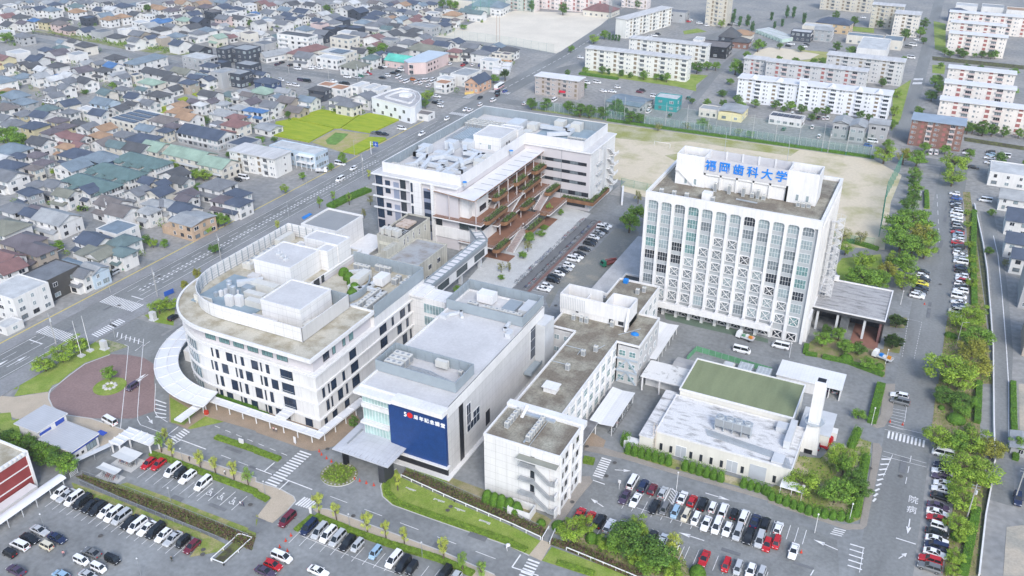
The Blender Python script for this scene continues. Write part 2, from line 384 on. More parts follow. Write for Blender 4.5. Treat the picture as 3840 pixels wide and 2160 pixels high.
sheet('roadside_ditch',[P('7: 1540 110 1565 110 1655 600 1700 1200 1690 1200 1610 620'),P('11: 1625 700 1690 740 1650 900 1600 1449 1565 1449 1610 1000'),],Z(3),mat('ditch_bed',(0.045,0.05,0.04),0.9,col2=(0.12,0.13,0.05),scale=0.5,fine=0.3))
sheet('entrance_garden',[P('7: 300 1150 380 1080 560 1110 740 1180 900 1190 880 1400 600 1300 290 1230'),P('7: 920 940 1050 950 1030 1030 920 1020'),P('7: 880 1130 1005 1150 990 1220 870 1200')],Z(3),mat('entrance_soil',(0.25,0.21,0.12),0.95,col2=(0.17,0.20,0.06),scale=0.3,thr=(0.45,0.6),fine=0.2))
sheet('park_lawn',[P('7: 500 570 560 500 850 470 900 690 560 690'),P('7: 1180 0 1215 0 1222 130 1175 130')],Z(3),LAWN)
# white courtyard with bicycle strips and parking bays
sheet('white_courtyard',[[(-138,244),(-121.2,244),(-121.2,317),(-133,320),(-140,316),(-140,262)]],Z(3),mat('white_block_paving',(0.47,0.48,0.475),0.85,0.07,0.3,fine=0.16))
sheet('bike_path',[rect(-121.2,-115.6,245,311.5)],Z(3),mat('dark_path_asphalt',(0.15,0.155,0.16),0.9,0.08,0.2,fine=0.1))
sheet('red_kerb_strip',[rect(-115.6,-114.5,245,312)],Z(4),mat('red_brick_strip',(0.20,0.11,0.095),0.85,0.12,0.6))
sheet('worn_yard',[P('6: 780 270 960 300 950 345 630 700 360 720 280 880 250 800 500 530 640 420')],Z(2),mat('worn_yard_asphalt',(0.20,0.205,0.19),0.95,col2=(0.34,0.31,0.25),scale=0.12,thr=(0.5,0.72),fine=0.12))
sheet('green_yard_edge',[P('6: 1150 900 1250 910 1932 1110 1932 1140 1400 1020 1160 960')],Z(2),mat('dark_green_asphalt',(0.12,0.17,0.13),0.9,0.1,0.2,fine=0.1))  # darker green strip on the ground below the tower ledge
# fields
SAND=mat('sports_sand',(0.56,0.49,0.37),0.95,col2=(0.37,0.345,0.19),scale=0.055,thr=(0.47,0.66),fine=0.06)
sheet('sports_ground',[[(-121,352),(-121,358),(-160,358),(-205,356),(-205,432),(-100,435),(-26,436),(-12,420),(-13,385),(-10,334),(-25,330),(-42,330),(-118,346)]],Z(2),SAND)
sheet('field_turf',[[(-161,432),(-120,434),(-60,434.5),(-62,424),(-112,423),(-128,414),(-160,410)],[(-108,392),(-98,399),(-110,405),(-116,398)]],Z(3),mat('thin_turf',(0.27,0.28,0.09),0.95,col2=(0.42,0.39,0.27),scale=0.10,thr=(0.40,0.64),fine=0.1))
sheet('school_ground',[[(-345,570),(-283,570),(-245,562),(-243,600),(-254,680),(-258,705),(-335,682),(-342,655)]],Z(2),mat('pale_school_sand',(0.62,0.57,0.48),0.95,0.07,0.05,fine=0.06))
sheet('round_pitch',[P('2: 1790 440 1850 385; 3: 0 358 100 362 200 376 330 400 390 410 320 445 150 462; 2: 1932 450')],Z(2),mat('pitch_sand',(0.60,0.53,0.41),0.95,0.05,0.08))
sheet('pitch_grass',[P('3: 180 372 485 395 455 462 150 470 320 447 390 410')],Z(3),mat('pitch_turf',(0.33,0.33,0.12),0.9,0.2,0.15))
RICE=mat('ripening_rice',(0.215,0.30,0.012),0.9,col2=(0.33,0.37,0.025),scale=0.22,thr=(0.35,0.68),fine=0.16,stretch=(0.5,1.8,1))
def paddy(name,polys):
 b=MB();rg=random.Random(3)
 for p in polys:b.prism(p,0,0.62)
 return struct(name,b,RICE)
paddy('rice_field',[P('1: 128 1025 150 925 260 905 590 975 400 1078'),P('1: 265 900 490 832 780 872 640 970 600 972'),P('1: 790 872 860 860 1095 902 870 1008 650 972'),P('1: 655 1150 860 1040 975 1045 985 1055 760 1170')])
sheet('vegetable_plot',[P('1: 420 1075 600 980 860 1015 850 1040 650 1150')],Z(3),mat('dry_plot',(0.30,0.30,0.09),0.95,col2=(0.38,0.31,0.17),scale=0.25,thr=(0.42,0.6),fine=0.2))
sheet('vegetable_rows',[P('1: 525 1060 600 1000 700 1010 650 1060 600 1095 540 1090')],Z(4),mat('vegetable_green',(0.13,0.24,0.05),0.9,0.25,0.4))
paddy('paddy_strip',[P('0: 1075 835 1245 790 1265 770 1280 790 1270 855 1180 870'),P('0: 1340 755 1400 735 1420 745 1400 768'),P('0: 1450 715 1510 700 1540 705 1535 735 1480 728')])
sheet('empty_lot',[P('4: 300 70 470 30 680 60 700 110 640 135'),P('0: 135 665 290 655 300 690 200 715 150 700')],Z(2),mat('gravel_lot',(0.24,0.245,0.23),0.95,col2=(0.40,0.35,0.24),scale=0.09,thr=(0.52,0.66),fine=0.15))
sheet('river_bank',[P('0: 0 205 400 240 480 255 950 320 1100 355 1440 380 1440 420 1240 410 960 375 700 320 400 270 0 235')],Z(2),mat('bank_grass',(0.17,0.20,0.06),0.9,col2=(0.30,0.29,0.24),scale=0.12,thr=(0.45,0.6),fine=0.2))
sheet('river',[P('0: 0 215 400 255 500 275 700 330 700 345 480 290 380 270 0 230')],Z(3),mat('river_water',(0.09,0.10,0.10),0.25,0.2,0.1))
sheet('estate_lawn',[P('2: 520 560 800 590 1000 620 1250 655 1390 690 1390 640 1480 570 1350 560 1300 620 530 520'),P('3: 1240 490 1340 490 1330 560 1240 550'),P('2: 1290 235 1400 215 1470 240 1300 260'),P('3: 640 200 800 215 800 250 640 235'),P('3: 940 690 1080 600 1000 900 930 990 940 800'),P('3: 1250 160 1340 180 1340 400 1260 370')],Z(3),LAWN)
sheet('estate_canal',[P('3: 1240 425 1932 495 1932 525 1240 455'),P('3: 1480 1035 1932 1105 1932 1135 1480 1065')],Z(3),CANAL)
# ------------------------------------------------ painted markings
mk=MB()
def stripe(a,b_,w,z=Z(6)):
 for p in band([a,b_],w):mk.sheet(p,z+(len(mk.f) % 11)*.0013)
def zebra(corner,u,v,n,w,ln,z=Z(6)):
 # n bars of width w spread along u, each of length ln along v
 c0=Vector(corner);u=Vector(u);v=Vector(v).normalized()
 for i in range(n):
  p=c0+u*(i/max(1,n-1));stripe(tuple(p),tuple(p+v*ln),w,z)
def arrow(p,ang,ln=5.0,w=0.25,z=Z(6),turn=0):
 c,s=math.cos(ang),math.sin(ang)
 tr=lambda x,y:(p[0]+c*x-s*y,p[1]+s*x+c*y)
 for poly in ([(0,-w/2),(ln*.62,-w/2),(ln*.62,w/2),(0,w/2)],[(ln*.55,-.55),(ln,0),(ln*.55,.55)]):
  mk.sheet([tr(*t) for t in poly],z)
for x in (-240.3,-229.1):stripe((x,180),(x,396),.16)
for x in (-240.3,-229.1):stripe((x,70),(x,150),.16)
y=184
while y<398:
 for x in (-237.6,-231.6):stripe((x,y),(x,y+5),.15)
 y+=10
y=66
while y<150:
 for x in (-237.6,-231.6):stripe((x,y),(x,y+5),.15)
 y+=10
for x in (-234.95,-234.05):
 stripe((x,186),(x,398),.12)
 y=187
 while y<330:stripe((x+(.35 if x>-234.5 else-.35),y),(x+(.35 if x>-234.5 else-.35),y+.8),.5);y+=2.2
stripe((-234.5,70),(-234.5,148),.15)
zebra((-240.2,174.6),(14.4,0),(0,1),17,.45,5.2)
zebra((-242.2,151.6),(14.0,0),(0,1),16,.45,4.4)
zebra((-222.3,158.2),(0,10.5),(-1,.15),13,.42,3.4)
stripe((-234,182.4),(-228.6,182.4),.4);stripe((-240.4,147.6),(-234.6,147.6),.4)
for i in range(3):arrow((-239+3.1*i,126+4*i),R(90),7)
for s in ('4: 970 1165 945 1449; 8: 910 340','4: 940 1155 965 1165','4: 1085 1110 1055 1449; 8: 1040 200 1040 275 1060 310 1250 382','4: 1175 1449; 8: 1165 200 1185 240 1265 290','4: 880 1125 940 1095 1085 1140'):
 pts=P(s)
 for a,b_ in zip(pts,pts[1:]):stripe(a,b_,.16)
for k in range(6):
 a=g(4,890+k*32,1060+k*10);b_=g(4,900+k*36,1085+k*9);stripe(a,(a[0]+2.2,a[1]-2.4),.3)
for k in range(5):stripe(g(8,1172,122+32*k),g(8,1255,150+27*k),.4)
for (k,x,y_,an) in ((4,1020,1200,90),(4,1132,1130,270),(8,1003,-10,90),(4,1118,1380,270)):arrow(g(k,x,y_),R(an),5)
arrow(g(8,1110,245),R(-25),4.5)
zebra(g(8,1385,342),tuple(Vector(g(8,1240,452))-Vector(g(8,1385,342))),(1,-.2),9,.45,2.6)
zebra(g(9,330,508),tuple(Vector(g(9,70,742))-Vector(g(9,330,508))),(1,0),14,.5,3.6)
zebra(g(9,300,915),tuple(Vector(g(9,395,945))-Vector(g(9,300,915))),(0.1,1),6,.5,3.2)
zebra(g(10,675,560),tuple(Vector(g(10,610,690))-Vector(g(10,675,560))),(1,0),9,.5,2.6)
zebra(g(10,120,1325),tuple(Vector(g(10,55,1440))-Vector(g(10,120,1325))),(1,0),6,.5,2.8)
zebra(g(11,905,412),tuple(Vector(g(11,1170,480))-Vector(g(11,905,412))),(0,1),10,.5,3.4)
def dashes(a,b_,n,fill=.45,w=.16):
 a=Vector(a);b_=Vector(b_)
 for i in range(n):
  p=a.lerp(b_,i/n);p2=a.lerp(b_,(i+fill)/n);stripe(tuple(p),tuple(p2),w)
dashes(g(8,1620,318),g(9,280,560),7,.5);dashes(g(8,1670,540),g(8,1932,640),2,.55)
dashes(g(9,560,850),g(9,1960,1380),5,.5)
for a,b_ in (((9,0,640),(9,120,685)),((9,190,710),(9,425,800)),((9,245,735),(9,175,800)),((9,140,595),(9,65,660)),((8,1235,375),(8,1555,495)),((8,1345,325),(8,1270,385)),((8,1365,425),(8,1295,468)),((10,65,1290),(10,0,1385)),((10,0,1385),(10,200,1449)),((10,610,728),(10,700,760))):stripe(g(*a),g(*b_),.3)
# parking bays: white lines across at a regular pitch
def bays(x0,pitch,n,y0,y1,w=.12):
 for i in range(n):stripe((x0+pitch*i,y0),(x0+pitch*i,y1),w)
def bays_px(a,b_,n,ln,w=.12,skip=()):
 a=Vector(a);b_=Vector(b_)
 for i in range(n):
  if i in skip:continue
  p=a.lerp(b_,i/(n-1));stripe(tuple(p),(p[0],p[1]-ln),w)
bays_px(g(8,480,830),g(8,1440,1190),18,5.2)
bays_px(g(8,1150,625),g(8,1600,790),8,5.0)
bays_px(g(8,1605,750),g(8,1865,850),4,5.4,.16)
bays_px(g(9,350,1100),g(9,1560,1449),16,4.8);stripe(g(9,345,1150),g(9,700,1295),.14);stripe(g(9,720,1305),g(9,1100,1449),.14)
bays_px(g(10,930,720),g(11,290,1105),24,5.0,.14);bays_px(g(10,800,870),g(10,1932,1225),16,.3);
stripe(g(10,795,890),g(10,1932,1250),.14)
bays_px(g(10,880,850),g(10,1932,1155),15,4.8)
bays_px(g(10,460,1010),g(10,1300,1230),12,4.8);bays_px(g(10,1340,1230),g(10,1932,1420),9,4.8)
for i in range(5):stripe(g(10,1190-8*i+20,790+i*20),g(10,1250-8*i,845+i*18),.2)
for a,b_ in (((10,1195,790),(10,1145,885)),((10,1250,820),(10,1215,905)),((10,1195,790),(10,1250,820))):stripe(g(*a),g(*b_),.2)
for i in range(26):stripe((-114.4,246.5+i*2.55),(-108.6,246.5+i*2.55),.12)
for i in range(100):# white bicycle bay ticks
 for x in (-121.9,-117.4):stripe((x-.1,246+.65*i),(x+1.1,246+.65*i),.1)
for i in range(7):stripe(g(11,925-2*i,185+i*22),g(11,1040-3*i,207+i*24),.12)
stripe(g(11,1047,165),g(11,1030,290),.12)
for i in range(9):stripe(g(11,855-8*i,570+40*i),g(11,925-14*i,570+37*i),.5)
stripe(g(11,940,535),g(11,870,700),.14)
for a,b_ in (((11,870,510),(11,1195,600)),((11,860,545),(11,1195,630)),((11,905,315),(11,1205,385)),((11,880,345),(11,1210,425))):stripe(g(*a),g(*b_),.12)
dashes(g(11,1080,545),g(11,1030,790),3,.6);dashes(g(7,1275,20),g(7,1295,420),6,.5)
stripe(g(11,718,1250),g(11,690,1425),.15);stripe(g(11,965,1165),g(11,1115,1212),.3)
zebra(g(11,500,1090),tuple(Vector(g(11,470,1130))-Vector(g(11,500,1090))),(1,.1),4,.3,2.5);zebra(g(11,620,1210),tuple(Vector(g(11,600,1370))-Vector(g(11,620,1210))),(1,0),5,.35,3)
arrow(g(11,1070,1020),R(-90),5.5);arrow(g(11,985,1320),R(60),3);arrow(g(11,525,1255),R(170),5.5);arrow(g(10,1460,825),R(0),6);arrow(g(10,1450,1185),R(180),6)
arrow(g(10,775,650),R(20),4);arrow(g(10,690,930),R(160),4);stripe(g(11,345,1405),g(11,320,1449),.25)
# the dashed bays along the east road by the entrance
for pts in ('7: 1060 960 1160 985','7: 1160 985 1100 1270','7: 1060 960 1010 1255'):
 a,b_=P(pts);dashes(a,b_,16,.5,.12)
for i in range(8):stripe(g(3,1105+9*i,592),g(3,1100+9*i,606),.5);stripe(g(3,1098+9*i,622),g(3,1092+9*i,637),.5)
# three wheelchair bays and lettering painted on the road
def wheelchair(p,s=1.0):
 ring=circle((p[0],p[1]),.55*s,n=16)
 for i in range(13):stripe(ring[(i+8) % 16],ring[(i+9) % 16],.16)
 for a,b_ in (((-.15,.1),(-.2,1.0)),((-.2,.55),(.4,.5)),((-.15,.12),(.5,.1)),((.5,.1),(.75,-.5)),((.75,-.5),(1,-.45))):stripe((p[0]+a[0]*s,p[1]+a[1]*s),(p[0]+b_[0]*s,p[1]+b_[1]*s),.17)
 mk.sheet(circle((p[0]-.2*s,p[1]+1.25*s),.2*s,n=10),Z(6))
for x,y_ in ((1578,825),(1662,858),(1750,893)):wheelchair(g(8,x,y_),1.15)
struct('road_markings',mk,PAINT)
def roadtext(s,p,size,rz,sx=1.0,m=PAINT):
 me=textmesh(s,size,0.004,1,0.004);me.materials.append(m)
 ob=bpy.data.objects.new('road_lettering',me);C.objects.link(ob);ob.location=(p[0],p[1],Z(7));ob.rotation_euler=(0,0,rz);ob.scale=(1,sx,1);ob['kind']='structure'
roadtext('病',g(11,1083,955),2.3,0,1.25);roadtext('院',g(11,1095,880),2.3,0,1.25)
# far field boundary and junction crossings
mk2=MB()
mk=mk2
zebra((-241,410),(11,0),(0,1),12,.5,4);zebra((-242,458),(12,0),(0,1),12,.5,4);zebra((-246,441),(0,9),(-1,0),9,.5,4)
y=466
while y<640:
 stripe((-236.8-max(0,(y-560)*.06),y),(-236.8-max(0,(y-555)*.06),y+5),.3);y+=8
for i in range(26):
 t=i/26;stripe((-396+152*t,446),(-392+152*t,446),.15)
struct('junction_markings',mk2,PAINT)

# manhole covers, patches of newer asphalt and oil marks
mh=MB();pt=MB();rr=random.Random(17)
for k,x,y in ((10,775,598),(10,713,698),(10,565,475),(10,455,895),(9,540,495),(9,1470,930),(9,1447,958),(8,1535,1255),(8,1530,1290),(8,1890,915),(9,735,1000),(4,1200,640),(4,900,860),(1,900,1190),(7,1300,700),(11,1000,700),(11,770,640),(6,330,860),(8,760,1150),(10,1250,640)):mh.sheet(circle(g(k,x,y),.55,n=12),Z(7)+.1)
struct('manhole_cover',mh,mat('iron_cover',(.09,.085,.08),.6,.2,2))
for i in range(46):
 x,y=rr.choice(((-235,rr.uniform(90,390)),(rr.uniform(-150,-20),rr.uniform(116,134)),(rr.uniform(-55,0),rr.uniform(140,172)),(8,rr.uniform(170,430)),(rr.uniform(-165,-120),rr.uniform(98,118))))
 w_,l_=rr.uniform(.5,1.6),rr.uniform(2,9);w_,l_=(w_,l_) if abs(x+235)<6 or x>2 else (l_,w_)
 pt.sheet(rect(x,x+w_,y,y+l_),Z(5)+.009+i*.0004)
struct('asphalt_patch',pt,mat('patched_asphalt',(.155,.162,.17),.9,.15,.3,fine=.1))

sheet('lane_yard',[P('11: 1800 1080 1990 1060 1990 1449 1775 1449'),P('11: 1890 0 1990 0 1990 330 1900 380')],Z(3),mat('sandy_yard',(.42,.37,.30),.95,col2=(.30,.29,.25),scale=.12,thr=(.45,.62),fine=.1))
sheet('lane_edge_line',band(P('7: 1700 330 1735 480 1765 760 1800 1200; 11: 1815 0 1815 500'),.25),Z(5),PAINT)

sheet('field_verge',[[(-205,436.6),(-26,437.6),(-26,440.3),(-205,440.3)]],Z(3),mat('verge_grass',(0.19,0.24,0.05)))
GREYG=mat('grey_glass',(0.15,0.18,0.20),.1,.25,.5,spec=.6)
# ================================================================ CAMPUS BUILDINGS
def units(t,name,pts,sx,sy,sz,z,m=None,fan=True,parent=None):
 # air-conditioning condensers: casing, dark grille, fan ring on top; each one a part
 key=('unit',sx,sy,sz,fan)
 if key not in _wc:
  b=MB();b.box(-sx/2,sx/2,-sy/2,sy/2,.12,sz,0)
  b.box(-sx/2+.08,sx/2-.08,-sy/2-.012,-sy/2,.3,sz-.25,1);b.box(sx/2,sx/2+.012,-sy/2+.08,sy/2-.08,.3,sz-.25,1)
  for xx in (-sx/2+.1,sx/2-.1):b.box(xx-.06,xx+.06,-sy/2,sy/2,0,.12,1)
  if fan:
   n=max(1,int(round(sx/sy)));r_=min(sx/n,sy)*.36
   for i in range(n):
    cx=-sx/2+sx*(i+.5)/n
    b.tube((cx,0,sz),(cx,0,sz+.06),r_,0,10);b.tube((cx,0,sz+.06),(cx,0,sz+.065),r_*.8,1,10)
  _wc[key]=b.mesh(name,[m or mat('unit_casing',(0.54,0.54,0.51),.5,.05,.8),GREYM])
 for p in pts:t.put(name,_wc[key],(p[0],p[1],z),p[2] if len(p)>2 else 0,parent)
def duct(t,pts,w,h=None,m=None,name='duct'):
 b=MB()
 h=h or w
 for a,c in zip(pts,pts[1:]):
  d=(Vector(c)-Vector(a)).normalized()*w/2
  b.beam(tuple(Vector(a)-d*.98),tuple(Vector(c)+d),w,h)
 return t.part(name,b,m or mat('duct_metal',(0.50,0.53,0.56),.45,.05,.5))
def screen_wall(t,poly,z0,z1,closed=True,m=None,th=.18,ribs=3.0,name='screen_wall',outm=None):
 # louvred plant screen with posts on its inner side
 b=MB();b.ringwall(poly,th,z0,z1,0,closed)
 ins=offset(poly,th+.1,closed);n=len(poly)
 for i in range(n if closed else n-1):
  a=Vector(ins[i]);c=Vector(ins[(i+1) % n]);L_=(c-a).length;k=max(1,int(L_/ribs))
  for j in range(k):
   p=a.lerp(c,(j+.5)/k);b.box(p.x-.09,p.x+.09,p.y-.09,p.y+.09,z0,z1-.05,1)
  for zz in range(1,int((z1-z0)/.8)):
   b.beam((a.x,a.y,z0+zz*.8),(c.x,c.y,z0+zz*.8),.03,.06,1)
 return t.part(name,b,[outm or PANEL,m or SCREEN])
# ---------------------------------------------------------------- tall university tower
t=T('university_tower','ten-storey white tower block with blue rooftop characters and cross-braced windows','office tower',(-51.6,270,0))
SPAN=mat('grey_spandrel',(0.36,0.385,0.405),0.6,0.05,0.4,streak=0.06)
t.part('wall',MB().box(-77.6,-25.6,251.9,289,0,39.4),SPAN)
b=MB()
b.box(-78.2,-25.0,251.2,252.0,38.5,41.2);b.box(-78.2,-25,288.7,289.5,0,41.2);b.box(-78.2,-77.4,252.0,288.7,0,41.2)
b.box(-25.8,-25.0,252.0,288.7,38.3,41.2)
x0b,pit=-77.3,4.277
for i in range(12):# rounded upper corners of the bays
 xa,xb=x0b+pit*i,x0b+pit*i+3.35
 for s_,xx in ((1,xa),(-1,xb)):
  pts=[(xx,38.5),(xx+s_*.9,38.5)]+[(xx+s_*.9*(1-math.sin(a*math.pi/8)),38.5-.9*(1-math.cos(a*math.pi/8))) for a in range(1,4)]+[(xx,37.6)]
  n=len(pts);pts=pts if s_<0 else pts[::-1]
  b.add([(x,251.22,z) for x,z in pts]+[(x,252,z) for x,z in pts],[tuple(range(n-1,-1,-1))]+[(i_,(i_+1) % n,n+(i_+1) % n,n+i_) for i_ in range(n)])
t.part('parapet',b,WHITE)
t.part('roof',MB().box(-77.4,-25.8,252,288.7,39.4,40.1),BROWNR)
me=MB().box(-.46,.46,-.62,.1,0,38.5).mesh('pilaster',WHITE)
for i in range(13):
 x=x0b+pit*i-.46 if i else x0b-.46
 t.put('pilaster',me,(x if i<12 else-25.45,251.82,0.0))
rg=random.Random(11)
XB={2:(5,6),3:(4,5,6,7),4:range(3,9),5:range(2,10),6:range(1,11),7:(1,2,3,5,6,8,9,10,11)}
TEAL={(2,0),(3,0),(1,3),(2,3),(3,3),(0,3),(3,11),(4,11),(7,11)}
DRK={(4,0),(4,1),(4,2),(5,1),(0,7),(4,9),(4,10),(5,9),(5,11),(3,7),(3,2)}
xb=MB()
for s_ in (1,-1):
 xb.beam((-s_*1.4,-.12,.15),(s_*1.4,-.12,3.05),.2,.16)
xb.box(-1.62,-1.36,-.2,0,0,3.2);xb.box(1.36,1.62,-.2,0,0,3.2);xb.box(-1.36,1.36,-.2,0,0,.2);xb.box(-1.36,1.36,-.2,0,3.0,3.2)
xme=xb.mesh('cross_brace',WHITE)
for r_ in range(8):
 for c_ in range(12):
  xm=x0b+pit*c_+1.67;h=3.0 if r_<7 else 3.3;zt=38.45-4.27*r_
  br=r_ in XB and c_ in XB[r_]
  gl=GLASSG if (r_,c_) in TEAL else GLASSD if (r_,c_) in DRK else mat('grey_glass',(0.10,0.13,0.15)) if br and rg.random()<.7 else GLASSL if rg.random()<.75 else mat('grey_glass',(0.10,0.13,0.15))
  o=win(t,'s',xm,251.9,zt-h,3.3,h,gl,FRW,4,2,.06)
  if br:t.put('cross_brace',xme,(xm,251.72,zt-h),0,None,None,(1,1,h/3.2))
for c_ in range(12):
 xm=x0b+pit*c_+1.67
 win(t,'s',xm,251.9,0.3,3.3,2.7,GLASSD,FRW,3,1,.06,name='ground_window')
 t.put('cross_brace',xme,(xm,251.72,0.1),0,None,None,(1,1,.9))
b=MB();b.box(-78.2,-34.4,247.3,251.2,4.0,4.5);b.box(-78.2,-34.4,247.3,247.6,4.5,6.0);b.box(-78.2,-77.9,247.6,251.2,4.5,6);b.box(-34.7,-34.4,247.6,251.2,4.5,6.0)
for i in range(10):b.box(x0b+pit*i-.75,x0b+pit*i-.2,247.6,251.1,4.5,5.4)
for i in range(10):b.box(x0b+pit*i-.95,x0b+pit*i-.05,250.2,251.1,0,4.0)
t.part('ledge',b,WHITE)
b=MB()
for i in range(44):b.box(-25.35,-24.75,253+.8*i,253.22+.8*i,0,39)
t.part('side_fins',b,WHITE)
b=MB()                                    # lattice stair enclosure on the right side
cx,cy=-22.7,270.5
for i in range(14):
 a=2*math.pi*i/14;b.tube((cx+2.1*math.cos(a),cy+2.1*math.sin(a),8.3),(cx+2.1*math.cos(a),cy+2.1*math.sin(a),36),.035,0,4)
for k in range(27):
 pr=None
 for i in range(13):
  a=2*math.pi*i/12;p=(cx+2.1*math.cos(a),cy+2.1*math.sin(a),8.3+k*1.06+.0)
  if pr:b.tube(pr,p,.03,0,4)
  pr=p
for k in range(150):
 a=k*.42;z=8.4+k*.18
 b.add([(cx,cy,z),(cx+1.9*math.cos(a),cy+1.9*math.sin(a),z),(cx+1.9*math.cos(a+.4),cy+1.9*math.sin(a+.4),z),(cx,cy,z+.06),(cx+1.9*math.cos(a),cy+1.9*math.sin(a),z+.06),(cx+1.9*math.cos(a+.4),cy+1.9*math.sin(a+.4),z+.06)],[(0,2,1),(3,4,5),(1,2,5,4),(0,1,4,3),(2,0,3,5)])
t.part('spiral_stair',b,WHITE)
# rooftop block with the lettering
b=MB()
b.box(-73,-64,264.4,272.6,40.1,46.4);b.box(-38.6,-29.4,264.4,272.6,40.1,46.4);b.box(-64,-38.6,264.9,272.1,40.1,45.1)
for x0,x1 in ((-73,-64),(-38.6,-29.4)):b.ringwall(rect(x0,x1,264.4,272.6),.3,46.4,50.1)
for i in range(6):b.box(-64.0+5.08*i-(0 if i else 0),-63.4+5.08*i,264.4,264.9,40.1,45.1)
b.box(-64,-38.6,264.4,264.9,44.4,45.1)
for i in range(5):b.box(-59.4+5.08*i,-58.9+5.08*i,271.9,272.6,45.1,50.15)
b.beam((-72.2,264.1,45),(-66.6,264.1,40.3),.3,.7);b.box(-73,-71.6,263.8,264.4,44.6,45.6)
pent=t.part('rooftop_block',b,WHITE)
LV=mat('grey_louvre',(0.50,0.50,0.52),.6,.04,.4,stripes=(0,.5,.9))
t.part('sign_panel',MB().box(-64,-38.6,264.25,264.38,45.12,50.1),LV,pent)
t.part('rear_screen',MB().box(-64,-38.6,272.2,272.35,45.12,50.1),LV,pent)
BLUE=mat('sign_blue',(0.003,0.19,0.66),.4,0.04,.3)
for i,ch in enumerate('福岡歯科大学'):
 me=textmesh(ch,3.6,.10,1,.012);me.materials.append(BLUE)
 ob=t.put('sign_letter',me,(-62.0+4.33*i,264.12,47.6),0,pent);ob.rotation_euler=(R(90),0,0)
for x in (-69.5,-66.5,-35,-32):win(t,'s',x,264.4,40.6 if x<-40 else 41,.9,2.0,GLASSL,FRW,1,1,.05,name='rooftop_door',parent=pent)
units(t,'condenser',[(-59.5+4.4*i,262.6) for i in range(4)],1.0,.9,3.0,40.1)
units(t,'condenser',[(-74+4.0*i,254) for i in range(3)]+[(-58,254.5),(-44.5,262.8),(-34,262),(-32.5,262),(-31,262.3),(-48,263)],1.2,.9,1.6,40.1)
units(t,'cooling_unit',[(-70.2,269),(-67.5,269),(-35,269),(-32.2,269)],2.4,3.2,2.0,46.4)
t.part('roof_hut',MB().box(-61.5,-58.6,254.4,257,40.1,42.4),WHITE)
b=MB()
for dy in (0,.3,.6):b.beam((-52,259+dy,40.3),(-45.5,258.6+dy,40.3),.2,.2)
t.part('pipe_stack',b,STEEL)
b=MB();b.tube((-59.8,271,50),(-59.8,271,57),.07);b.tube((-40.5,271,50),(-40.5,271,57),.07);b.tube((-59.8,271,54),(-59.3,271,54),.04)
t.part('antenna',b,STEEL)
b=MB();b.box(-28.9,-24.2,253.2,251.2+8.5,5.0,8.4);b.box(-24.9,-24.2,253.2,259.7,0,5)
t.part('side_porch',b,WHITE)
# entrance hall with the wide flat roof
t=T('entrance_hall','low entrance hall with wide stained flat roof and dark glazed front beside the tower','hall',(-14,273,0))
b=MB();b.box(-24.8,-3.2,262.0,284.2,7.0,7.9,0,1);b.ringwall(rect(-24.8,-3.2,262.0,284.2),.4,7.9,8.25,2)
t.part('roof',b,[DARK,mat('stained_grey_roof',(.36,.36,.365),.9,col2=(.13,.13,.13),scale=.5,thr=(.46,.74),fine=.25,stretch=(.4,1.5,1)),WHITE])
b=MB();b.box(-23.5,-4.2,272,283.5,0,7.0);b.box(-3.9,-3.5,262.6,283,0,7)
t.part('wall',b,mat('dark_granite',(0.03,0.026,0.028),.3,.2,.4))
b=MB()
for i in range(7):b.box(-16+.35*i,-15.85+.35*i,264.5,272,0,6.9)
t.part('glass_screen',b,GREYM)
for x in (-23,-17,-9,-4.4):t.part('column',MB().box(x-.35,x+.35,262.6,263.4,0,7.0),GREYL if x !=-4.4 else mat('red_granite',(.15,.08,.08),.4,.1,.4))
for i in range(4):win(t,'s',-20.5+4.5*i,272,.2,4.2,5.8,GLASSD,FRD,3,2)
t.part('floor',MB().box(-12,-3.9,258,272,0,.1),mat('brick_floor',(.24,.12,.09),.8,.1,.4))
t.part('roof_hut',MB().box(-21.6,-20.2,282.6,283.8,8.25,10),WHITE)
# low annexes on the left of the tower
t=T('flat_annexe','long single-storey annexe with pale flat roof along the left side of the tower','annexe',(-88,270,0))
t.part('wall',MB().box(-93.6,-80,262,296,0,3.7),WHITE);b=MB();b.box(-94,-79.6,261.5,296.4,3.7,4.1,0,1);b.box(-94,-88,246,261.5,3.7,4.1,0,1)
t.part('roof',b,[WHITE,mat('flat_grey_membrane',(.42,.42,.42),.85,.12,.2,fine=.12)])
t.part('link_wall',MB().box(-93.6,-88.4,246.4,262,0,3.7),WHITE)
t=T('dark_well_annexe','small annexe with a dark walled well between the tower and the white block','annexe',(-83,250,0))
t.part('wall',MB().ringwall(rect(-86.5,-79,248,262),.3,5,6).box(-86.2,-79.3,248.3,261.7,0,5),WHITE);t.part('roof',MB().box(-86.2,-79.3,248.3,261.7,5,5.3),mat('black_well_floor',(.035,.04,.045),.5,.3,.3))  # even black laid over the floor of the dark well
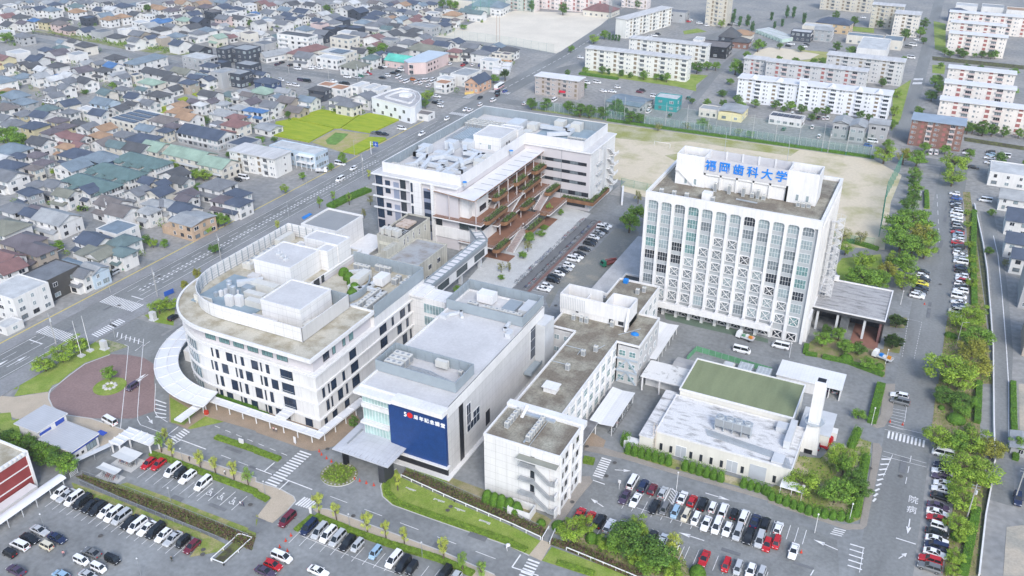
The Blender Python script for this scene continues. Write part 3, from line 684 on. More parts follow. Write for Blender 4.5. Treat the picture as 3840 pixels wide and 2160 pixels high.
# ---------------------------------------------------------------- long white block with external stairs
t=T('stair_block','four-storey white block with stepped outside stairs at its front','school building',(-71,155,0))
t.part('wall',MB().box(-81,-61.6,148.7,161.2,0,16.4),PANEL)
t.part('parapet',MB().ringwall(rect(-81.1,-61.5,148.6,161.4),.35,16.2,17.0).box(-81.4,-61.0,161.4,163.4,16.0,17.4),WHITE)
t.part('roof',MB().box(-80.7,-61.9,149,161,16.4,16.5),BROWNR)
b=MB()
for y in (148.55,154.6,161.0):b.box(-61.6,-61.15,y,y+.6,0,16.2)
for z in (3.9,8.0,12.1):b.box(-61.6,-61.3,149,161.2,z,z+.5)
t.part('frame',b,WHITE)
for r_ in range(4):
 for y in (150.4,152.6,156.4,159):win(t,'e',y,-61.6,1.3+4.1*r_+(.4 if y in (152.6,159) else 0),.8 if y in (150.4,156.4) else 1.3,1.5,GLASSD,FRB,1,1)
GALV=mat('stair_steel',(.33,.35,.37),.5,.1,.5)
for r_ in range(3):
 b=MB();z=4.1*(r_+1)
 b.box(-71.4,-67.6,146.9,148.6,z-.15,z);b.box(-63.6,-61.8,146.9,148.6,z-3.2,z-3.05)
 b.beam((-67.6,147.4,z),(-63.6,147.4,z-3.1),1.1,.2)
 for s_ in range(14):
  x=-67.5+s_*.29;zz=z-s_*.222;b.box(x,x+.3,146.85,147.95,zz-.12,zz)
 pts=[(-71.4,146.9,z+1.0),(-67.6,146.9,z+1.0),(-63.6,146.9,z-2.1),(-61.8,146.9,z-2.1)]
 b.path(pts,.05,0,4);b.path([(x,y,zz-.5) for x,y,zz in pts],.035,0,4)
 for (a,c) in zip(pts,pts[1:]):
  for k in range(9):
   p=Vector(a).lerp(Vector(c),k/9);b.tube(tuple(p),(p.x,p.y,p.z-1.0),.025,0,4)
 t.part('stair_flight',b,GALV)
b=MB();b.box(-67.4,-63.9,148.0,148.6,0,14);b.box(-62.0,-61.6,146.9,148.6,0.0,1.0)
for z in (3.7,7.8,11.9):b.box(-62,-61.7,146.9,148.6,z-2.6,z-1.2)
t.part('stair_wall',b,WHITE)
t.part('stair_roof',MB().box(-71.8,-61.7,146.6,148.6,14.2,14.4,0,1),[WHITE,mat('grey_green_roof',(.23,.24,.21),.9,.1,.3)])
b=MB().ringwall(rect(-72.4,-66.6,143.6,147.0),.2,0,2.2)
t.part('bin_enclosure',b,WHITE)
for z in (4.2,8.3,12.4):win(t,'s',-68.4,148.7,z,1.0,2.1,GLASSD,FRD,1,1,name='door')
units(t,'condenser',[(-77.3,153.4+1.5*i) for i in range(5)]+[(-70.6,151.0+1.35*i) for i in range(7)],1.0,1.0,1.7,16.6)
b=MB();b.box(-71.5,-71.1,150,160.5,16.5,16.8);b.beam((-69.6,149.2,16.75),(-69.6,160,16.75),.12,.12);b.box(-76,-68,159.8,160.8,16.5,17.0)
t.part('roof_duct',b,STEEL)
b=MB();b.beam((-76,158.6,16.5),(-75.8,161.6,18.2),.8,.1)
for i in range(5):b.tube((-76.3,158.6+.6*i,16.6+.34*i),(-76.3,158.6+.6*i,17.6+.34*i),.04,0,4)
t.part('roof_steps',b,WHITE)
t=T('long_block','long three-storey white block with mossy brown roof behind the stair block','school building',(-75,190,0))
t.part('wall',MB().box(-82.4,-69.6,163.4,207,0,12.6).box(-90,-63,207,225,0,12.6).box(-82.4,-69.2,225,244,0,12.6),PANEL)
b=MB();b.ringwall([(-82.5,163.4),(-69.5,163.4),(-69.5,207),(-62.9,207),(-62.9,225.2),(-69.1,225.2),(-69.1,244.2),(-82.5,244.2),(-82.5,232.6),(-90.2,232.6),(-90.2,207),(-82.5,207)],.35,12.4,13.3)
t.part('parapet',b,WHITE)
t.part('roof',MB().box(-82.1,-69.9,163.7,207,12.6,12.7).box(-89.8,-63.3,207,224.9,12.6,12.703).box(-82.1,-69.5,224.9,243.9,12.6,12.7),BROWNR)
b=MB();b.box(-91,-69.3,216,222.6,12.7,14.5);b.box(-91,-69.3,215.8,216.1,14.5,19.3);b.box(-91,-80,222.3,222.6,14.5,19.3);b.box(-91,-90.7,216.1,222.3,16,19.3);b.box(-69.6,-69.3,216.1,223,12.7,19.3);b.box(-77,-76.7,216.1,223,14.5,19.3);b.box(-77,-69.3,222.7,223,12.7,19.3);b.box(-84,-83.7,216.1,222.3,14.5,17.5)
b.add([(-69.3,215.8,12.7),(-69.3,215.8,19.3),(-69.3,213.6,12.7),(-69.9,215.8,12.7),(-69.9,215.8,19.3),(-69.9,213.6,12.7)],[(0,1,2),(3,5,4),(1,4,5,2)])
for i in range(14):b.box(-90.5+.55*i,-90.25+.55*i,215.72,215.8,14.6,18.6,1)
t.part('water_tank_house',b,[WHITE,GREYL])
t.part('tank_floor',MB().box(-90.6,-77,216.1,222.3,14.5,14.6).box(-88,-81,222.6,229,12.72,13.4),mat('dark_tank_floor',(.09,.09,.08),.6,.3,.25))  # dark floor inside the tank walls and on the slab behind
for x,w_ in ((-85.5,.8),(-74.8,1.3),(-71.8,1.6)):win(t,'s',x,216,13.2 if w_>1 else 14.0,w_,1.4 if w_>1 else .8,GLASSD,FRD,2,1,parent=None)
b=MB()
for i in range(11):b.box(-69.6,-69.2,164+4.3*i,164.7+4.3*i,0,12.4)
for z in (4,8.1):b.box(-69.6,-69.35,163.4,207,z,z+.35)
t.part('frame',b,WHITE)
for r_ in range(3):
 for i in range(10):win(t,'e',166.5+4.3*i,-69.6,.9+4.1*r_,2.9,2.2,GLASSL if (i+r_) % 3 else GLASSG,FRW,3,2,.06)
 for i in range(4):win(t,'e',209+4.4*i,-63,.9+4.1*r_,1.9,1.8,GLASSL,FRW,2,1)
 for i in range(4):win(t,'e',227+4.3*i,-69.2,.9+4.1*r_,2.4,2.0,GLASSL,FRW,2,1)
 for x in (-67.8,-64.8):win(t,'s',x,207,.9+4.1*r_,1.9,1.8,GLASSG,FRW,2,2)
 for x in (-88,-85):win(t,'s',x,207,.9+4.1*r_,1.6,1.6,GLASSL,FRW,2,1)
BL=mat('brace_steel',(.36,.42,.48),.5,.08,.5)
for r_ in range(2):# steel earthquake bracing in the re-entrant corner
 b=MB();z=.3+4.1*r_
 b.beam((-69.1,206.9,z),(-66.2,206.9,z+3.6),.5,.4);b.beam((-63.3,206.9,z),(-66.2,206.9,z+3.6),.5,.4);b.box(-69.4,-63,206.7,206.95,z+3.5,z+4.0)
 t.part('steel_brace',b,BL)
units(t,'condenser',[(-76.5,188),(-75.5,196.5),(-73.2,200),(-74,214.8),(-83,213.5),(-81.5,213.5),(-85.5,213.5),(-74,237),(-72.6,239)],1.1,1.0,1.9,12.72)
t.part('roof_hut',MB().box(-78.2,-74.8,176,178.6,12.7,14.2).box(-78.6,-74.4,175.6,179,14.2,14.4),WHITE)
b=MB()
for pts in ([(-82.2,199,13),(-77,199,13),(-77,196,13)],[(-82.2,190,13),(-76.5,190,13)],[(-72,204,13),(-73.5,200,13)],[(-70.6,211,13),(-66,217,13)]):b.path(pts,.09,0,5)
for i in range(40):b.box(-82.9,-82.55,164.5+i*1.05,164.9+i*1.05,12.0,12.5)
t.part('roof_pipe',b,STEEL)
t.part('blue_tarp',MB().dome((-66.6,213.6,12.7),1.3,.9,.8,0,8,3),mat('blue_sheet',(.01,.18,.55),.5,.15,.8))
t.part('blue_tank',MB().box(-80.6,-79.2,242,243.4,12.7,14),mat('blue_sheet'  ,(.01,.18,.55)))
# covered ways and bicycle sheds beside the long block
def shed(name,label,x0,x1,y0,y1,z,sl=0.35,posts=5,m=None):
 t=T(name,label,'shelter',((x0+x1)/2,(y0+y1)/2,0))
 xm=lerp(x0,x1,.45);b=MB()
 for xa,za,xc,zc in ((x0,z+sl,xm,z),(xm,z,x1,z+sl)):
  b.add([(xa,y0,za),(xc,y0,zc),(xc,y1,zc),(xa,y1,za),(xa,y0,za+.12),(xc,y0,zc+.12),(xc,y1,zc+.12),(xa,y1,za+.12)],[(0,3,2,1),(4,5,6,7),(0,1,5,4),(1,2,6,5),(2,3,7,6),(3,0,4,7)])
 t.part('roof',b,m or mat('bright_sheet_roof',(.66,.67,.68),.5,.05,.2,stripes=(.9,0,.9)))
 for i in range(posts):
  y=lerp(y0+.3,y1-.3,i/(posts-1));t.part('post',MB().box(x1-.5,x1-.38,y-.06,y+.06,0,z+.2).box(x0+.3,x0+.42,y-.06,y+.06,0,z+.2),FRW)
 return t
shed('bicycle_shed','bright white folded-roof bicycle shed beside the long white block',-67.3,-60.7,181.8,199,3.0)
shed('covered_walk','white sheet-roofed shelter along the tower side of the long block',-67.4,-60.9,218,240,3.0,.3,7)
t=T('link_canopy','low dark flat canopy linking the stair block to the bicycle shed','canopy',(-66.5,176,0))
t.part('roof',MB().box(-69.3,-64.8,170.6,181.6,3.3,3.55,0,1),[WHITE,mat('dark_stained_roof',(.16,.16,.165),.85,.3,.5)])
for x,y in ((-65.2,171),(-65.2,181),(-68.9,171)):t.part('post',MB().box(x-.1,x+.1,y-.1,y+.1,0,3.3),FRW)
t=T('blue_grey_porch','small blue-grey lean-to porch between the auditorium and the stair block','porch',(-84,163,0))
t.part('roof',MB().add([(-87,160,4.0),(-81.2,160,3.5),(-81.2,164.5,3.5),(-87,164.5,4.0),(-87,160,4.15),(-81.2,160,3.65),(-81.2,164.5,3.65),(-87,164.5,4.15)],[(0,3,2,1),(4,5,6,7),(0,1,5,4),(1,2,6,5),(2,3,7,6),(3,0,4,7)]),mat('pale_blue_sheet',(.42,.52,.60),.5,.05,.3))
for x in (-86.6,-81.8):t.part('post',MB().box(x-.08,x+.08,160.3,160.5,0,3.5),GREYM)
t.part('gate',MB().box(-86.6,-81.6,160.6,160.7,0,1.6),mat('red_gate',(.35,.05,.04),.5,.1,.5))
# ---------------------------------------------------------------- low service building with green roof, chimney
t=T('service_building','low service building with green-coated roof and rooftop chiller by the clipped hedge','service building',(-35,195,0))
CREAM=mat('cream_wall',(.64,.63,.58),.7,.05,.3,streak=.08)
t.part('wall',MB().box(-52.8,-49.4,179.8,202,0,4.7).box(-49.2,-15.5,181.6,200,0,5.7).box(-48.6,-18.8,200,216.5,0,7.6),CREAM)
b=MB();b.box(-53,-49.2,179.6,202.2,4.7,4.9,0,1);b.box(-49.4,-15.2,181.4,199.6,5.7,5.95,0,1);b.ringwall(rect(-49.4,-15.2,181.4,199.6),.3,5.95,6.15)
t.part('flat_roof',b,[WHITE,BLOTCH])
b=MB();b.box(-48.8,-18.6,199.6,216.7,7.6,7.8,0,1);b.ringwall(rect(-48.8,-18.6,199.6,216.7),.35,7.8,8.1)
t.part('green_roof',b,[WHITE,GREENR])
b=MB();b.box(-19,-17.4,189,199,6,8.2);b.box(-22,-19.2,195,198,6,7.4);b.box(-20.4,-17.6,182,185.6,6,6.6)
t.part('roof_casing',b,GREYL)
ch=MB()
ch.box(-36.2,-27.0,188.6,190.8,7.4,9.7)
for i in range(4):ch.box(-36.1+2.3*i,-34.1+2.3*i,188.5,188.6,7.5,9.5,1)
for i in range(5):ch.box(-36.2+2.25*i,-36.0+2.25*i,188.7,190.7,6.1,7.4)
for i in range(4):
 cx=-35.1+2.3*i;ch.tube((cx,189.7,9.7),(cx,189.7,10.1),.95,0,12);ch.tube((cx,189.7,10.1),(cx,189.7,10.12),.8,1,12);ch.box(cx-.9,cx+.9,189.6,189.8,10.12,10.3)
t.part('chiller',ch,[STEEL,GREYM])
b=MB()
for i in range(6):b.beam((-38+.2*i,187.6-.45*i,6.35),(-17.6,187.6-.45*i-2,6.35),.14,.14)
for i in range(6):b.beam((-18.6+.35*i,185,6.35),(-17.2+.35*i,181,6.35),.14,.14)
t.part('roof_pipe',b,STEEL)
for i in range(12):
 x=-47.5+2.6*i
 if i in (2,7):win(t,'s',x,181.6,.1,2.8,3.4,mat('grey_door',(.40,.43,.47),.6,.05,.4),FRW,2,1,name='door')
 else:win(t,'s',x,181.6,.7,.75,2.0,GLASSD,FRD,1,1)
t.part('louvre_door',MB().box(-25,-21,181.5,181.6,0,4.2),mat('grey_door',(.4,.43,.47)))
t.part('white_hut',MB().box(-56.6,-53.0,178.9,181.4,0,2.2),WHITE);b=MB();b.box(-17,-11.5,178.2,181.2,2.6,2.8)
for x in (-16.8,-14.2,-11.8):b.box(x-.06,x+.06,178.4,178.52,0,2.6)
t.part('sheet_lean_to',b,mat('pale_sheet',(.75,.76,.77),.5,.03,.2,stripes=(.8,0,.93)))
b=MB()
for i in range(9):b.box(-49.6,-48.9,180.6,180.68,.9*i,.9*i+.08)
for x,y in ((-49.6,180.6),(-48.9,180.6),(-49.6,181.3),(-48.9,181.3)):b.box(x-.04,x+.04,y-.04,y+.04,0,8.6)
t.part('roof_ladder',b,mat('rusty_white_steel',(.62,.56,.50),.7,.15,.8))
t=T('chimney','tall tapering white chimney with a railed platform beside the service building','chimney',(-13.6,199.5,0))
b=MB();b.add([(-15.8,197.6,0),(-11.4,197.6,0),(-11.4,201,0),(-15.8,201,0),(-15.0,198.0,9),(-12.2,198.0,9),(-12.2,200.6,9),(-15,200.6,9)],[(0,1,5,4),(1,2,6,5),(2,3,7,6),(3,0,4,7)]).box(-15,-12.2,198,200.6,9,21.4)
b.box(-14.6,-12.6,198.4,200.2,21.4,21.42,1);b.box(-14.6,-12.6,197.5,197.62,0,1.3,1)
t.part('shaft',b,[WHITE,BLACK])
b=MB();oc=circle((-13.6,199.3),2.5,n=8);b.prism(oc,8.9,9.05)
for i in range(8):b.tube((*oc[i],9),(*oc[i],10.1),.04,0,4);b.tube((*oc[i],10.1),(*oc[(i+1) % 8],10.1),.04,0,4)
t.part('platform',b,STEEL)
t=T('white_garage','single-storey garage with bright white sheet roof behind the chimney','garage',(-19,229,0))
b=MB().box(-27.8,-9.8,224.8,233.6,3.6,3.9);t.part('roof',b,mat('bright_sheet_roof',(.82,.83,.84)))
t.part('wall',MB().box(-27.6,-16,225.2,233.4,0,3.6).box(-16,-10,230,233.4,0,3.6).box(-10.3,-10,225.2,230,0,3.6).box(-13.2,-13,225.2,230,0,3.6),WHITE)
t=T('boiler_annexe','small grey-roofed annexe between the chimney and the service building','annexe',(-12,206,0))
t.part('wall',MB().box(-17,-9.5,201.4,212,0,4),CREAM);t.part('roof',MB().box(-17.3,-9.2,201.2,212.2,4,4.25),GREYL);t.part('tank',MB().box(-9.4,-8,206,208.4,0,2.4),WHITE)
t=T('cracked_roof_link','low link building with cracked white roof left of the green roof','annexe',(-55,210,0))
t.part('roof',MB().box(-61.5,-49.6,205.5,214.8,4.6,4.9,0,1),[WHITE,mat('cracked_white_roof',(.62,.62,.61),.9,col2=(.30,.30,.29),scale=.5,thr=(.56,.68),fine=.1)])
for x,y in ((-61,206),(-56,206),(-50.2,206)):t.part('post',MB().box(x-.2,x+.2,y-.2,y+.2,0,4.6),WHITE)
t.part('wall',MB().box(-61,-50,209,214.4,0,4.6),WHITE)
t=T('grey_shed','low grey corrugated shed beside the green site fence','shed',(-50,219,0))
t.part('wall',MB().box(-55.5,-46.5,216,223,0,2.6),GREYL);t.part('roof',MB().add([(-56,215.6,2.6),(-46,215.6,2.6),(-46,219.5,3.3),(-56,219.5,3.3),(-46,223.4,2.6),(-56,223.4,2.6)],[(0,1,2,3),(3,2,4,5)]),mat('grey_sheet',(.36,.36,.36),.6,.08,.4))
for x,lab in ((-44.5,'left grey plant cabinet of the two on the yard behind the green roof'),(-41.2,'right grey plant cabinet of the two on the yard behind the green roof')):
 t=T('plant_cabinet',lab,'cabinet',(x,222+(x+44)*.4,0))
 t.part('casing',MB().box(x-1.6,x+1.6,220.5+(x+44),223.2+(x+44),.2,3.4),mat('beige_casing',(.52,.52,.47),.5,.05,.5));t.part('top',MB().box(x-1.2,x+1.2,221+(x+44),222.8+(x+44),3.4,3.8),GREYL)
for i,lab in enumerate(('ridged steel water tank nearer the green site fence','ridged steel water tank nearer the white garage')):
 x=-36.6+5.2*i;t=T('water_tank',lab,'water tank',(x,224,0));b=MB().box(x-2,x+2,220,228,.8,3.4)
 for a in range(4):
  for c in range(8):b.dome((x-1.5+a,220.5+c,3.4),.42,.42,.14,0,4,2)
 t.part('shell',b,STEEL);t.part('legs',MB().box(x-1.8,x-1.5,220.3,227.8,0,.8).box(x+1.5,x+1.8,220.3,227.8,0,.8),GREYM)
t=T('site_fence','green mesh site fence round the yard behind the green roof','fence',(-46,231,0))
b=MB()
for a,c in (((-54,226),(-53,233)),((-53,233),(-42,232)),((-42,232),(-30,231))):b.add([(*a,0),(*c,0),(*c,1.9),(*a,1.9),(a[0],a[1]+.05,0),(c[0],c[1]+.05,0),(c[0],c[1]+.05,1.9),(a[0],a[1]+.05,1.9)],[(0,1,2,3),(7,6,5,4),(3,2,6,7)])
t.part('mesh',b,mat('green_mesh',(.12,.30,.17),.7,.15,.5))
for i in range(12):t.part('post',MB().tube((-53+2*i,232.9-.085*2*i,0),(-53+2*i,232.9-.17*i,2.0),.04,0,4),STEEL)
# ---------------------------------------------------------------- hospital with the curved end
t=T('hospital','five-storey white hospital with a rounded left end and beige stained terrace roof','hospital',(-160,175,0))
def hosp(r_,e=0.0):# outline: straight front, quarter circle on the left, straight left side
 arc=[(-166-r_*math.sin(a*math.pi/36),172-r_*math.cos(a*math.pi/36)) for a in range(0,19)]
 return arc
def hfoot(r_,xr,yr,yb):
 return [(xr,172-r_)]+hosp(r_)+[(-166-r_,yb),(-156.5,yb),(-156.5,yr),(xr,yr)]
PALEB=mat('hospital_white',(.67,.67,.67),.5,.06,.1,streak=.12,joint=(3.4,0,.82))
b=MB();b.prism(hfoot(21.7,-130.8,177.4,208)[::-1],0,17.4)
t.part('wall',b,PALEB)
t.part('rear_wing_wall',MB().box(-156.4,-130.8,177.45,204.2,0,20.2),PALEB)
b=MB();b.prism(hfoot(20.6,-132.0,177.4,207.5)[::-1],17.4,21.6)
t.part('top_floor_wall',b,LAV)
b=MB()
for z,d in ((17.0,.55),(12.7,.45),(8.3,.45),(3.4,.45)):
 o=[(-130.8+d,204.4)]+[(-130.8+d,172-21.7-d)]+hosp(21.7+d)+[(-166-21.7-d,208)]
 i_=[(-131.6,204.4),(-131.6,172-20.9)]+hosp(20.9)+[(-186.9,208)]
 n=len(o)
 for k in range(n-1):
  a,c,d_,e_=o[k],o[k+1],i_[k+1],i_[k]
  b.add([(*a,z-.3),(*c,z-.3),(*d_,z-.3),(*e_,z-.3),(*a,z+.22),(*c,z+.22),(*d_,z+.22),(*e_,z+.22)],[(0,4,5,1),(4,7,6,5),(0,1,2,3)])
t.part('floor_band',b,WHITE)
b=MB();o=hfoot(23.0,-130.6,177.8,209)[::-1];b.prism(o,21.6,22.1)
inn=hfoot(22.3,-131.4,177.2,208.4)[::-1]
b2=MB();b2.ringwall(o,.55,22.1,22.6)
t.part('roof_overhang',b,WHITE);t.part('roof_edge',b2,WHITE)
t.part('roof',MB().prism(hfoot(22.4,-131.2,177.2,208.4)[::-1],22.1,22.2),BEIGE)
t.part('wing_roof',MB().box(-156.4,-131,177.8,204,20.2,20.3),BEIGE)
# plant screen following the curve
sp=[(-138,155.6)]+[(-166.5-18.0*math.sin(a*math.pi/20) ,173.6-18.0*math.cos(a*math.pi/20)) for a in range(11)]+[(-184.5,208.2),(-173,208.2)]
LOW=[(x,y) for x,y in sp]
screen_wall(t,LOW[::-1],22.5,26.6,False,SCREEN,.2,2.6,'plant_screen')
screen_wall(t,[(-138,155.4),(-138,176.6)],22.5,26.6,False,None,.2,3,'plant_screen')
screen_wall(t,[(-156,204),(-130.8,204)][::-1],20.3,24.3,False,None,.2,2.4,'plant_screen',SCREEN)
screen_wall(t,[(-130.6,203.8),(-130.6,177.6)][::-1],20.5,24.3,False,None,.2,3,'plant_screen',SCREEN)
screen_wall(t,[(-146.5,176.6),(-138,176.6)][::-1],22.5,26.6,False,None,.2,2,'plant_screen',SCREEN)
def block(t,x0,x1,y0,y1,z0,z1,name='roof_block'):
 b=MB();b.box(x0,x1,y0,y1,z0,z1-.3);b.ringwall(rect(x0-.1,x1+.1,y0-.1,y1+.1),.35,z1-.5,z1)
 o=t.part(name,b,PANEL);t.part('roof_deck',MB().box(x0+.25,x1-.25,y0+.25,y1-.25,z1-.3,z1-.28),ROOFW,o);return o
ba=block(t,-173.2,-159.8,178.6,192.4,22.2,29.0)
block(t,-169.4,-156.8,197.4,203.8,22.2,29.0);block(t,-160.9,-157.0,192.6,197.3,22.2,28.8);block(t,-173,-169.6,192.7,199.7,22.2,26)
block(t,-155.6,-142.2,160.8,174.2,22.2,28.5)
for i,x in enumerate((-168.6,-166.5,-164.4)):t.part('vent_pipe',MB().box(x-.6,x+.6,184-i,185.2-i,28.75,29.3).tube((x,184.6-i,29.2),(x,184.6-i,30.8),.12),GREYL)
# courtyard terrace with shrubs and curved guard wall
b=MB();pts=[(-150.5+9.5*math.cos(a),186.8+11.5*math.sin(a)) for a in [R(-80+10*i) for i in range(17)]]
b.ringwall(pts,.3,20.3,22.6,0,False);t.part('curved_guard_wall',b,SCREEN)
t.part('terrace',MB().prism([(-156.3,177.9)]+pts+[(-156.3,198.4)],20.3,20.45),BEIGE)
for i,y in enumerate((181.5,185.5,188.5)):win(t,'e',y,-156.4,20.6,2.6 if i==1 else 1.2,2.2,GLASSD,FRD,4 if i==1 else 1,1)
# windows: (left x, right x) per storey
ZR={4:13.45,3:9.05,2:4.3,1:.25}
FR={4:[(-165.85,-165.3),(-164.2,-163.2),(-160.6,-158.4),(-157.6,-157.1),(-155.5,-154.5),(-151.9,-149.7),(-148.9,-148.4),(-147.0,-145.9),(-142.2,-138.2)],
 3:[(-164.9-1.7,-164.9-1.2),(-165.4,-164.4),(-162.8,-160.7),(-158.0,-157.5),(-156.7,-155.6),(-154.4,-152.2),(-149.4,-148.9),(-148.2,-147.1),(-145.7,-143.5),(-142.2,-138.2)],
 2:[(-165.8,-165.3),(-164.2,-163.1),(-160.3,-158.1),(-157.4,-156.9),(-155.5,-154.4),(-151.9,-149.6),(-148.7,-148.2),(-146.9,-145.8),(-142.2,-138.2)],
 1:[(-166.5,-166.0),(-165.3,-164.2),(-162.8,-160.6),(-157.8,-157.3),(-156.7,-155.6),(-154.1,-151.9),(-149.2,-148.7),(-148.2,-147.0),(-145.7,-143.4),(-141.8,-140.9),(-135.8,-133.4)]}
for f,l in FR.items():
 for a,c in l:
  w_=c-a;win(t,'s',(a+c)/2,150.3,ZR[f],w_,3.25 if f>1 else 2.75,GLASS,FRD,3 if w_>3 else 1,2 if w_>3 else 1,.07)
for f in (2,3,4):
 t.part('balcony_rail',MB().box(-142.1,-138.3,149.75,149.85,ZR[f]+.9,ZR[f]+1.0).box(-142.1,-138.3,149.75,149.85,ZR[f]+.4,ZR[f]+.45),STEEL)
for i in range(6):win(t,'s',-167.0+4.9*i+.6,151.4,18.1,3.6,1.6,GLASSG,FRD,4,1)
SD={4:[(168.0,165.0),(179.6,183.0),(185.8,186.8),(190.2,192.8),(194.6,195.8)],3:[(152.4,153.4),(154.9,155.5),(156.2,158.4),(161.2,162.3),(165.2,168.5),(179.6,183),(188.4,190.6),(193.2,194.4)],
 2:[(153.5,154.7),(155.6,156.2),(158.6,160.7),(162.2,163),(165.2,168.5),(179.6,183),(190.8,193.1),(194.8,195.7)],1:[(152,153.2),(155.5,157.5),(161,163)]}
for f,l in SD.items():
 for a,c in l:win(t,'e',(a+c)/2,-130.8,ZR[f],abs(c-a),3.25 if f>1 else 2.6,GLASS,FRD,2 if abs(c-a)>3 else 1,2 if abs(c-a)>3 else 1,.07)
for a,c in ((155.6,158.2),(159.6,161),(164.1,165.4),(167.1,169)):win(t,'e',(a+c)/2,-132.0,18.0,c-a,2.6,GLASS if c-a>2 else GLASSG,FRB,3 if c-a>2 else 1,1)
for f,z in ((4,13.3),(3,8.9),(2,4.1),(1,.3)):# glazed curved bay
 b=MB();r_=21.9;pa=[(-166-r_*math.sin(a*math.pi/48),172-r_*math.cos(a*math.pi/48)) for a in range(4,17)]
 for k in range(len(pa)-1):
  a,c=pa[k],pa[k+1]
  b.add([(*a,z),(*c,z),(*c,z+3.2),(*a,z+3.2)],[(0,3,2,1)],0)
  b.tube((*a,z),(*a,z+3.2),.05,1,4)
 t.part('curved_window',b,[mat('silver_glass',(.16,.22,.25),.06,.5,.35,spec=.8),FRW])
# roof plant
DG=mat('plant_deck',(.24,.31,.36),.7,.1,.3)
t.part('plant_deck',MB().box(-181,-159.6,160,178,22.2,22.5),DG)
AC=mat('unit_casing',(.62,.62,.58))
t.part('air_handler',MB().box(-169,-160.5,172,174.6,22.5,25.4),AC);t.part('air_handler',MB().box(-168,-161.5,167.5,169.6,22.5,24.6),AC);t.part('air_handler',MB().box(-165,-158.5,164.4,166.6,22.5,24.4),AC)
t.part('air_handler',MB().box(-183,-180.8,199,206.5,22.2,24.8),AC);t.part('air_handler',MB().box(-170.8,-167.5,169.6,172,22.5,24.5),SCREEN)
t.part('air_handler',MB().box(-181.8,-178.6,190,197,22.2,24.0),AC);t.part('air_handler',MB().box(-181.8,-178.6,182.5,188.6,22.2,24.0),AC)
for y in (183.6,185.4,187.4,191,193,195.4):t.part('fan_stack',MB().tube((-180.2,y,24),(-180.2,y,24.7),.7,0,10).tube((-180.2,y,24.7),(-180.2,y,24.72),.55,1,10),[AC,GREYM])
for x,y in ((-168.8,162.6),(-166.3,163.8)):t.part('water_heater',MB().box(x-1,x+1,y-.8,y+.8,22.5,25.6),WHITE)
for x,y,h in ((-173.5,168,3.2),(-170.8,166.6,3.6),(-176,170.5,2.5)):t.part('tank',MB().tube((x,y,22.5),(x,y,22.5+h),.8,0,12).dome((x,y,22.5+h),.8,.8,.3,0,12,2),STEEL)
t.part('panel_sign',MB().box(-179,-172.6,159.5,160.0,23.2,25.0).box(-178.6,-178.3,159.6,160.2,22.2,23.2).box(-173.3,-173,159.6,160.2,22.2,23.2),AC)
for i in range(5):t.part('pump_box',MB().box(-176.5+i*1.3,-175.6+i*1.3,164.5+i*.7,165.4+i*.7,22.5,23.8+.5*(i % 3)),[STEEL,WHITE,GREYL][i % 3])
duct(t,[(-172,157.6,23),(-167,157.6,23),(-164,158.6,23.4),(-158,158.6,23)],1.2);duct(t,[(-174,172.6,23.6),(-169.6,176.6,23.6)],1.6)
t.part('low_roof',MB().box(-158.6,-150,156.6,160.6,22.2,23.6),ROOFW);t.part('low_roof',MB().box(-174,-170.6,176,178.4,22.5,24.6),ROOFW)
units(t,'condenser',[(-148.2,158.2),(-146.6,158.2)],1.2,1.0,2.0,22.2)
t.part('air_handler',MB().box(-141.8,-139.0,160.4,163.4,22.2,24.4),AC);t.part('air_handler',MB().box(-141.8,-139.4,163.8,166.0,22.2,24.0),AC);t.part('air_handler',MB().box(-141.4,-138.8,168,171,22.2,23.6),GREYL)
units(t,'condenser',[(-137.6+.0*i,178.8+1.55*i,R(90)) for i in range(8)]+[(-134.6,179.6+1.5*i,R(90)) for i in range(7)],1.5,1.2,2.0,20.3)
units(t,'condenser',[(-152.5,200.4),(-150.6,200.4),(-148.7,200.4),(-146,202.4),(-144.2,202.4),(-142.4,202.4),(-136.5,199),(-136.5,197),(-133,198),(-133,200),(-133,196)],1.7,1.3,2.1,20.3)
t.part('air_handler',MB().box(-147.5,-144.6,190,197,20.9,23.4),AC);t.part('air_handler',MB().box(-141.4,-138.2,193,197.5,21,23.6),WHITE)
duct(t,[(-146.4,188.4,21.4),(-143,188.4,21.4),(-141.5,191,21.4),(-141.5,199,21.4)],1.2);duct(t,[(-141,190,21.2),(-136,190,21.2),(-136,186,21.2),(-139.6,178.6,21.2)],1.0);duct(t,[(-153.6,196,21),(-149,200,21),(-147.6,198,22)],.9)
b=MB()
for i in range(5):b.beam((-150+i*.5,199,20.8),(-147+i*.5,196,20.8),.16,.16)
t.part('pipe_bundle',b,STEEL)
t.part('link_block',MB().box(-130.8,-119,196.6,203,0,18.6).box(-130.8,-126.4,195.6,203.2,18.6,19.2),PANEL)
for z in (5,9.4,13.6):win(t,'s',-123,196.6,z,7.0,3.2,mat('atrium_glass',(.26,.36,.38),.08,.4,.3,spec=.7),FRW,7,1)
